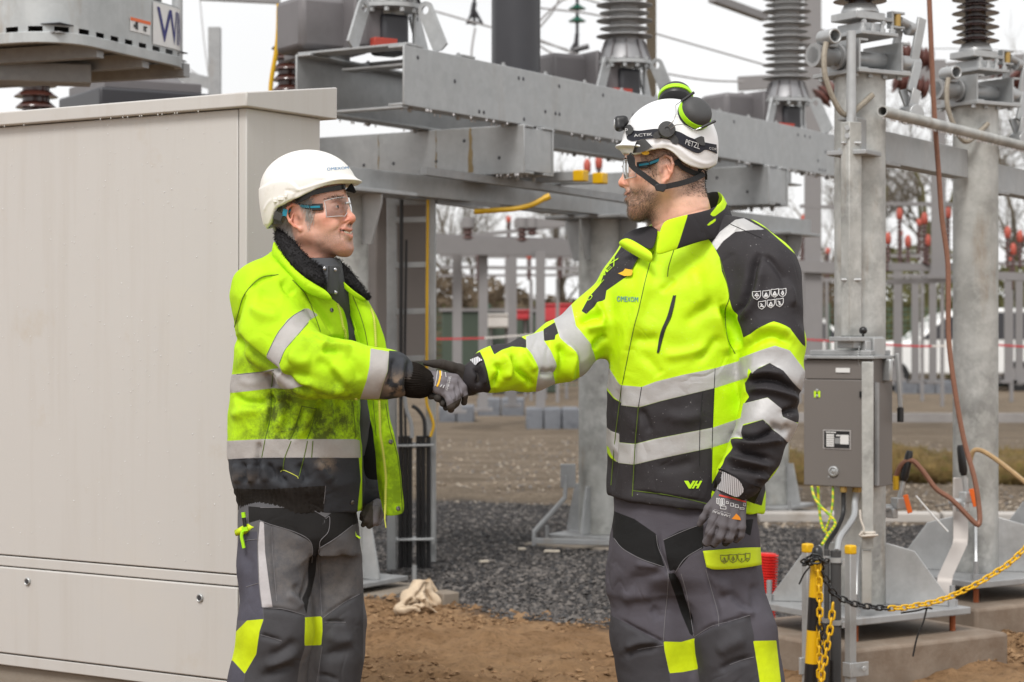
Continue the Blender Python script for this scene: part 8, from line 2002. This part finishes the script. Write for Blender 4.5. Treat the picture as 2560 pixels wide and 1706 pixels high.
# fleece collar: back of the neck round to both fronts
M_FLEECE = paint('charcoal fleece', (.028, .027, .028), .95, var=.4, spec=.1)
top1 = [(cA((500, 722))[0]+(4.93,)), cA((455, 770))[0]+(4.905,), cA((475, 850))[0]+(4.87,), cA((600, 1030))[0]+(4.825,), cA((735, 1130))[0]+(4.805,), cA((865, 1200))[0]+(4.81,)]
mid1 = [cA((510, 728))[0]+(4.92,), cA((505, 760))[0]+(4.885,), cA((560, 860))[0]+(4.855,), cA((665, 985))[0]+(4.825,), cA((760, 1075))[0]+(4.81,), cA((855, 1135))[0]+(4.815,)]
in1 = [cA((530, 735))[0]+(4.93,), cA((575, 780))[0]+(4.90,), cA((640, 860))[0]+(4.88,), cA((715, 950))[0]+(4.86,), cA((780, 1000))[0]+(4.85,), cA((842, 1030))[0]+(4.85,)]
flc = sheet_obj('fleece_collar', [top1, mid1, in1], M_FLEECE, jackL, .010, 3); baked(flc)
top2 = [cA((880, 985))[0]+(4.95,), cA((935, 945))[0]+(4.96,), cA((1050, 1045))[0]+(4.95,), cA((1140, 1170))[0]+(4.94,), cA((1208, 1278))[0]+(4.93,)]
in2 = [cA((890, 1010))[0]+(4.92,), cA((945, 1050))[0]+(4.91,), cA((1010, 1130))[0]+(4.91,), cA((1090, 1205))[0]+(4.91,), cA((1190, 1282))[0]+(4.915,)]
flc2 = sheet_obj('fleece_collar', [top2, [tuple((a+b)/2-(.006 if i == 2 else 0) for i, (a, b) in enumerate(zip(p, q))) for p, q in zip(top2, in2)], in2], M_FLEECE, jackL, .010, 3); baked(flc2)
for fo in (flc, flc2):
    me = fo.data; vs = [(v.co+wloc(fo), v.normal.copy()) for v in me.vertices]; rg = np.random.default_rng(3)
    pick = [vs[i] for i in rg.choice(len(vs), 3600 if fo is flc else 2000)]
    mb = MB(); fibres(mb, [p+Vector(rg.normal(size=3)*.002) for p, n in pick], [n*.6 for p, n in pick], .0085, .0008, .9, (0, 0, -.1), rg, 3); ob = mb.obj('fleece_pile', M_FLEECE, fo, smooth=180); ob['kind'] = 'stuff'
# the lime fall of the collar below the fleece
sheet_obj('collar_fall', [[cA((452, 800))[0]+(4.905,), cA((490, 880))[0]+(4.868,), cA((600, 1035))[0]+(4.822,), cA((735, 1140))[0]+(4.803,), cA((860, 1205))[0]+(4.808,)], [cA((438, 880))[0]+(4.88,), cA((500, 970))[0]+(4.84,), cA((630, 1120))[0]+(4.805,), cA((750, 1200))[0]+(4.79,), cA((900, 1250))[0]+(4.80,)],
    [cA((425, 945))[0]+(4.90,), cA((520, 1040))[0]+(4.855,), cA((640, 1165))[0]+(4.825,), cA((720, 1250))[0]+(4.81,), cA((945, 1310))[0]+(4.81,)]], M_FLAPL, jackL, .005, 2)
sheet_obj('collar_fall', [[cA((950, 1095))[0]+(4.905,), cA((1010, 1150))[0]+(4.90,), cA((1090, 1225))[0]+(4.90,), cA((1200, 1288))[0]+(4.91,)], [cA((960, 1150))[0]+(4.91,), cA((1010, 1205))[0]+(4.905,), cA((1085, 1270))[0]+(4.905,), cA((1160, 1310))[0]+(4.92,)]], M_FLAPL, jackL, .005, 2)
# grey hoodie collar with studs and zip
sheet_obj('hoodie_collar', [[cA((838, 1005))[0]+(4.835,), cA((880, 1015))[0]+(4.825,), cA((940, 1000))[0]+(4.86,), cA((988, 1022))[0]+(4.90,)], [cA((835, 1090))[0]+(4.83,), cA((885, 1110))[0]+(4.82,), cA((930, 1080))[0]+(4.85,), cA((958, 1090))[0]+(4.89,)], [cA((850, 1200))[0]+(4.835,), cA((880, 1245))[0]+(4.825,), cA((930, 1250))[0]+(4.85,), cA((968, 1270))[0]+(4.88,)]], M_DGREY, hood, .005, 2)
mb = MB(); mb.bar(P(*cA((886, 1020))[0], 4.818), P(*cA((878, 1240))[0], 4.818), .003, .006, up=(0, -1, 0)); mb.obj('hoodie_zip', M_ZIPK, hood)
for i, p in enumerate(((852, 1040), (935, 1050), (938, 1228))):
    mb = MB(); mb.lathe([(.0042, 0), (.0042, .002), (.002, .003)], P(*cA(p)[0], 4.825+.02*(i > 0)), (.1, -1, 0), 12); mb.obj('press_stud', M_CHROME, hood)

# ---- trousers
M_TRL = zones('worn grey work trousers', (.105, .104, .112), [('pad', (.058, .057, .062), .8, 0), ('black', (.012, .011, .011), .85, 0), ('yellow', YEL, .7, 0), ('side', (.078, .076, .098), .85, 0), ('tape', (.48, .46, .47), .5, .1)], rough=.85, weave=800, wstr=.12, wear=.22, grime=(.165, .15, .14))
C_ = cC
specL = dict(box=((P(560, 0, YP).x-.05, 4.70, .03), (P(910, 0, YP).x+.06, 5.2, P(0, 1225, YP).z), .0046), seed=41,
    hips=[(1240, 596, 880, 4.955, .105), (1290, 598, 884, 4.955, .115), (1340, 602, 886, 4.95, .12), (1390, 606, 890, 4.945, .10)],
    legs=[[(690, 1330, 4.92, 88), (688, 1430, 4.90, 82), (694, 1520, 4.88, 77), (690, 1585, 4.87, 82), (668, 1706, 4.89, 88), (650, 1880, 4.95, 76), (640, 2110, 5.0, 62)], [(806, 1340, 4.99, 80), (822, 1440, 5.0, 76), (834, 1540, 4.99, 70), (830, 1640, 4.99, 72), (812, 1706, 5.0, 72), (785, 1880, 5.04, 68), (775, 2110, 5.07, 60)]],
    folds=[(C_((740, 560), (735, 680), (700, 800), (690, 1040)), 6, -5), (C_((430, 360), (440, 560), (460, 780), (480, 940)), 4, -4), (C_((600, 800), (660, 880), (700, 960)), 12, -6), (C_((540, 880), (620, 930), (680, 990)), 12, 6), (C_((360, 1000), (500, 1005), (690, 1050)), 5, -4),
           (C_((340, 1200), (420, 1225), (510, 1250)), 6, -5), (C_((400, 1380), (520, 1330), (640, 1230)), 14, -6), (C_((360, 1450), (500, 1400), (640, 1320)), 14, 6), (C_((330, 1540), (480, 1480), (620, 1440)), 12, -5), (C_((830, 1065), (950, 980), (1105, 890)), 4, -4), (C_((840, 1105), (930, 1100), (1005, 1105)), 5, -5),
           (C_((850, 1180), (950, 1250), (1080, 1230)), 16, 5), (C_((840, 1360), (940, 1340), (1060, 1280)), 14, -5), (C_((960, 540), (1000, 700), (960, 880)), 14, -4), (C_((800, 530), (790, 620), (810, 900), (820, 1080)), 5, -5), (C_((250, 560), (270, 720), (260, 880)), 10, -3), (C_((780, 1520), (860, 1520), (960, 1560)), 6, -4)],
    zones=dict(black=[C_((250, 205), (335, 212), (345, 215), (700, 215), (760, 240), (850, 292), (750, 500), (700, 460), (560, 390), (380, 340), (330, 312), (255, 335)), C_((850, 292), (960, 200), (1110, 200), (1110, 330), (1060, 350), (960, 430), (805, 528), (830, 420)), C_((740, 470), (820, 350), (860, 320), (800, 528), (790, 640), (700, 1040), (690, 990), (735, 700), (750, 560))],
        pad=[C_((365, 990), (440, 985), (560, 1000), (692, 1050), (688, 1290), (650, 1420), (610, 1700), (200, 1700), (225, 1500), (310, 1350), (330, 1180), (372, 1090)), C_((828, 1070), (1000, 950), (1140, 870), (1140, 1700), (790, 1700), (815, 1300))],
        yellow=[C_((245, 1085), (368, 1078), (335, 1180), (312, 1350), (222, 1502), (130, 1400), (60, 1390), (130, 1200)), C_((690, 1065), (822, 1057), (825, 1170), (815, 1280), (686, 1285))],
        side=[C_((100, 400), (320, 400), (330, 800), (360, 1000), (368, 1078), (240, 1090), (100, 1090)), C_((60, 1400), (130, 1405), (222, 1503), (200, 1700), (60, 1700))],
        tape=[C_((340, 320), (370, 328), (380, 560), (410, 800), (437, 985), (355, 985), (335, 800), (325, 500))]),
    grime=lambda px, py, v: np.clip(.9*np.exp(-((px-730)/70)**2-((py-1420)/70)**2)+.5*np.exp(-((px-860)/60)**2-((py-1450)/80)**2)+.5*np.exp(-((px-690)/80)**2-((py-1640)/60)**2)+.15, 0, .6))
troL = link('trousers', work_trousers(specL), manL, M_TRL); troL['label'] = 'worn grey work trousers with reflective side stripe'
ctL = Caster(troL)
seam('stitching', ctL, [C_((345, 216), (700, 216), (770, 245), (848, 290)), C_((335, 312), (420, 345), (600, 400), (715, 460), (748, 530), (742, 640)), C_((805, 528), (930, 450), (1060, 350)), C_((850, 300), (880, 290), (870, 400), (810, 470), (800, 530)), C_((795, 540), (800, 700), (820, 1050)), C_((432, 370), (440, 560), (470, 940)), C_((360, 990), (520, 1000), (692, 1048)), C_((345, 1200), (420, 1220), (510, 1248)), C_((830, 1068), (960, 970), (1110, 885)), C_((840, 1103), (1005, 1103)), C_((330, 330), (322, 500), (333, 800), (355, 985)), C_((220, 470), (320, 460)), C_((235, 830), (330, 800)), C_((822, 1290), (800, 1440), (780, 1568))], M_SEAMG, troL, .0009)
# pen, green tool and flap on the thigh pocket
mb = MB(); r = lambda a, b, Y: P(*C_((a, b))[0], Y); mb.cyl(r(215, 290, 4.84), r(228, 385, 4.84), .0045, 10); mb.obj('pen', M_PLASTK, troL)
mb = MB(); mb.cyl(r(211, 252, 4.84), r(216, 292, 4.84), .0052, 10); mb.bar(r(200, 385, 4.835), r(245, 378, 4.835), .006, .010, up=(0, 0, 1)); mb.tube(catmull([r(205, 400, 4.832), r(198, 440, 4.832), r(208, 490, 4.832), r(216, 528, 4.832)], 5), .0042, 8); mb.obj('pen_clip', M_LIMEPL, troL)
mb = MB(); sh = lerp_rows(C_((150, 400), (200, 370), (260, 345), (330, 345)), C_((155, 425), (205, 415), (265, 402), (332, 372)), 2)
mb.add([P(a, b, 4.85-.01*(i == 1)+.01*(j == 0)) for i, rw in enumerate(sh) for j, (a, b) in enumerate(rw)], [(i*4+j, i*4+j+1, i*4+j+5, i*4+j+4) for i in range(2) for j in range(3)])
o = mb.obj('pocket_tab', M_YELC, troL, smooth=180); so = o.modifiers.new('thickness', 'SOLIDIFY'); so.thickness = .004
mb = MB(); mb.bar(r(1068, 345, 4.93), r(1085, 430, 4.93), .003, .016, up=(0, -1, 0)); mb.bar(r(1085, 430, 4.93), r(1118, 452, 4.93), .003, .012, up=(0, -1, 0)); mb.obj('pocket_tab', M_LIMEC, troL)
boots(manL, [(P(640, 2110, 5.0).x, 5.0, .8, -.5), (P(775, 2110, 5.07).x, 5.07, .95, -.2)])

# ---- head
SKL = skin_mat('ruddy skin', (.66, .37, .275), (.20, .155, .13), (.45, .43, .41))
RL = rotation((.90, -.36, .17), (-.17, .05, 1))
oL = np.array(P(740, 545, 4.865))-RL@(np.array([-.010, -.086, -.010])*.92)
hsL = head_mesh(oL, RL, smile=1.0, neck=(-.080, 0, -.175), neck_r=.060, seed=6, open_mouth=.0066, chin=.0, nose=1.0, scale=.92)
def stubL(x, ay, z):
    b = np.clip((-.055-z-(x-.03)*-.15)/.025, 0, 1)*np.clip((x+.0)/.03, 0, 1)*np.clip((z+.150)/.03, 0, 1)
    mo = np.exp(-(np.hypot((ay)/.030, (z+.053)/.006))**2)*(x > .07)
    return np.clip(.62*np.maximum(b, mo*.9), 0, .7)
headL, locL = head_obj(manL, hsL, SKL, lambda v: {**std_attrs(v, stubL, 1.0, .0066), 'hairbase': np.clip((-.030-v[:, 0])/.012, 0, .8)*(v[:, 2] > -.09)+.45*np.exp(-(np.hypot((v[:, 0]-.018)/.012, (v[:, 2]-.008)/.028))**2)*(np.abs(v[:, 1]) > .05)})
eyes(manL, RL*.92, oL)
# teeth
mb = MB(); 
for i in range(-4, 5):
    a = i*.0060; c = to_world(np.array([[.0945-9.5*a*a, a, -.0675+5*a*a]])*.92, RL, oL)[0]
    mb.box(c, (.004, .0054, .0068), Matrix(RL.tolist()))
mb.obj('teeth', paint('teeth', (.72, .66, .52), .25), manL, bevel=.001)
nL = hsL[0].normals(); x, y, z = locL.T; ay = np.abs(y)
M_HAIRG = paint('grey hair', (.58, .56, .53), .5, var=.5, scale=140)
mkh = np.clip((-.030-x)/.015, 0, 1)*(z > -.085)*(z < .05)*(ay < .078)+np.exp(-(np.hypot((x-.020)/.012, (z-.005)/.03))**2)*(ay > .05)*(ay < .074)*1.2+.8*(np.hypot(x-.01, z-.035) < .028)*(ay > .055)*(ay < .077)
hair_on('hair', manL, M_HAIRG, locL*.92, RL, oL, nL, np.clip(mkh, 0, 1), 8500, .018, .00046, (-.45, 0, -1.1), .25)
br = np.exp(-(np.hypot((ay-.033)/.019, (z-.026)/.0045))**2)*(x > .06)
hair_on('eyebrow', manL, M_HAIRD, locL*.92, RL, oL, nL, br*(br > .3), 500, .005, .0004, (-.5, 0, .2), .15)
goggles(manL, RL*.92, oL, .0)

# ---- hard hat
helL = thing('safety_helmet', None, None, P(772, 474, 4.945)); adopt(helL, manL); helL['label'] = 'plain white hard hat with a short peak'
botL = cHL((60, 1180), (170, 1132), (205, 1085), (240, 960), (270, 882), (380, 842), (480, 788), (560, 782), (640, 742), (740, 692), (860, 632), (1000, 582), (1180, 550), (1320, 540), (1420, 530), (1500, 520), (1560, 515))
hs = helmet_shell(772, 474, 4.945, 121.5, 99, 205, 111, botL, [], peak=((842, 457, 4.945), (64, 98, 8), -3))
px, py = hs.px(); fr = (hs.normals()[:, 1] < .2)
lowz = poly_sd(px, py, cHL((20, 620), (90, 590), (220, 520), (380, 492), (480, 505), (560, 570), (620, 640), (600, 660), (430, 655), (560, 680), (520, 800), (200, 1150), (20, 1150)))
hs.push((np.clip(lowz/5, 0, 1)*3.2)*S*fr)
hs.push(folds(px, py, [(cHL((400, 640), (440, 662), (560, 660), (680, 625), (820, 580), (1000, 530), (1200, 490), (1400, 480)), 3, 2.0), (cHL((245, 760), (170, 850), (120, 960)), 3, 1.5)])*S*fr)
shL = link('shell', hs.mesh('shell'), helL, M_HELMO); chL = Caster(shL)
mb = MB(); text_quad(chL, mb, 'OMEXOM', cHL((992, 380))[0], cHL((1296, 352))[0], cHL((988, 335))[0], cHL((1290, 318))[0], lift=.0010); mb.obj('helmet_logo', M_BLUE, helL)
mb = MB()
for a, b in (((245, 760), (300, 820)), ((305, 740), (395, 790)), ((400, 705), (438, 755))):
    h, n = chL.at(*cHL(((a[0]+b[0])/2, (a[1]+b[1])/2))[0], .001)
    if h is not None: mb.box(h, ((b[0]-a[0])*.1786*S, .006, (b[1]-a[1])*.1786*S))
mb.obj('slot_fitting', M_HELMO, helL, bevel=.001)
mb = MB(); r = lambda a, b, Y: P(*cHL((a, b))[0], Y)
q = catmull([r(560, 800, 4.858), r(640, 770, 4.852), r(760, 700, 4.852), r(860, 670, 4.86), r(1000, 640, 4.87), (r(1180, 610, 4.885)), r(1240, 600, 4.92)], 4)
for a, b in zip(q[:-1], q[1:]): mb.bar(a, b+(b-a)*.2, .004, .012, up=(0, 0, 1))
mb.obj('headband', M_PLASTK, helL)
mb = MB(); mb.prism([r(1250, 650, 4.90), r(1335, 545, 4.90), (r(1365, 600, 4.90)), r(1392, 660, 4.90), r(1360, 682, 4.90)], (0, .03, 0)); mb.obj('sweatband', M_LINING, helL)
mb = MB(); mb.bar(r(330, 960, 4.862), r(290, 1060, 4.865), .006, .02, up=(1, 0, 0)); mb.bar(r(310, 1010, 4.87), r(305, 1120, 4.875), .006, .02, up=(1, 0, 0)); mb.obj('nape_band', M_PLASTG, helL)
mb = MB(); mb.bar(r(415, 915, 4.862), r(395, 1010, 4.862), .004, .011, up=(1, 0, 0)); mb.obj('arm_tip', M_TEAL, helL)

M_GLOVE_KEEP = M_GLOVE
M_GLOVE = zones('worn grey work glove', (.19, .175, .19), [('palm', (.060, .050, .042), .8, 0)], rough=.8, weave=1200, wstr=.1, wear=.22)
# ---- gloves of the left man: the shaking right hand and the hanging left hand
glove('glove', manL, [
    [HS(300, 520, 4.757, 105), HS(560, 560, 4.752, 110), HS(900, 590, 4.762, 95)], [HS(300, 640, 4.752, 130), HS(600, 680, 4.744, 120), HS(880, 720, 4.752, 100)], [HS(300, 740, 4.752, 130), HS(560, 800, 4.742, 120), HS(800, 860, 4.745, 105)], [HS(320, 820, 4.755, 100), HS(520, 880, 4.744, 110), HS(680, 970, 4.742, 105)],
    [HS(930, 600, 4.765, 88), HS(1080, 820, 4.762, 92), HS(1120, 1000, 4.765, 86), HS(1105, 1165, 4.775, 78)],
    [HS(890, 720, 4.755, 92), HS(985, 960, 4.748, 88), HS(975, 1090, 4.75, 82), HS(935, 1200, 4.765, 74)],
    [HS(800, 860, 4.746, 92), HS(885, 1040, 4.738, 84), HS(890, 1160, 4.742, 76), HS(880, 1260, 4.76, 60)],
    [HS(690, 970, 4.742, 100), HS(790, 1130, 4.728, 94), HS(810, 1240, 4.73, 92), HS(808, 1330, 4.74, 84)]],
    lambda v, n, px, py: np.clip((py-(880+(1040+.12*(px-1040)*9)*.1084)+6)*.9, -20, 20)*0+np.clip(((px-1040)/.1084*.55+(py-880)/.1084-1640)/10, -20, 20), k=.0045,
    folds_=[(cHS((875, 800), (920, 950), (945, 1130)), 2.2, -4), (cHS((960, 660), (1030, 860), (1055, 1020), (1030, 1170)), 2.2, -4), (cHS((790, 990), (890, 1120), (905, 1230)), 2.2, -3.5), (cHS((640, 880), (620, 1000), (700, 1100)), 4, -2), (cHS((830, 600), (860, 760), (830, 900)), 5, 1.5)])
gs = [o for o in manL.children if o.name.startswith('glove')][-1]; cgs = Caster(gs)
mb = MB(); text_quad(cgs, mb, 'SAMURAI', cHS((770, 575))[0], cHS((690, 880))[0], cHS((815, 575))[0], cHS((735, 885))[0]); text_quad(cgs, mb, 'safety warrior', cHS((735, 575))[0], cHS((665, 860))[0], cHS((762, 580))[0], cHS((688, 870))[0])
for a, b in (((500, 440), (445, 790)), ((590, 450), (590, 560)), ((670, 480), (690, 590)), ((600, 760), (560, 810)), ((650, 770), (620, 830))):
    q = cgs.line(cHS(a, b), .0012, sm=False)
    if len(q) > 1: mb.tube(q, .0010, 4)
mb.obj('glove_print', M_PRINTW, gs)
mb = MB(); strip(mb, cgs, cHS((535, 445), (545, 560), (510, 700), (470, 795)), cHS((575, 445), (580, 560), (550, 710), (510, 805)), .0014); mb.obj('glove_yellow_print', M_PRINTY, gs)
mb = MB(); poly_print(mb, cgs, cHS((730, 490), (790, 470), (835, 560), (780, 560)), lift=.0014); mb.obj('glove_logo', M_PRINTO, gs)
LC = lambda a, b, Y, rr: (540+a*.3228, 1200+b*.3228, Y, rr*.3228)
glove('glove', manL, [[LC(1250, 190, 4.99, 46), LC(1200, 220, 4.965, 42)], [LC(1180, 215, 4.965, 28), LC(1140, 270, 4.955, 26), LC(1128, 300, 4.96, 20)], [LC(1210, 215, 4.955, 30), LC(1165, 310, 4.945, 28), LC(1140, 350, 4.955, 20)], [LC(1250, 225, 4.95, 32), LC(1225, 320, 4.94, 30), LC(1185, 360, 4.95, 22)], [LC(1285, 250, 4.96, 26), LC(1250, 335, 4.955, 24)]], lambda v, n, px, py: np.where(px > 540+1215*.3228, -5, 12)*1.0, k=.004)
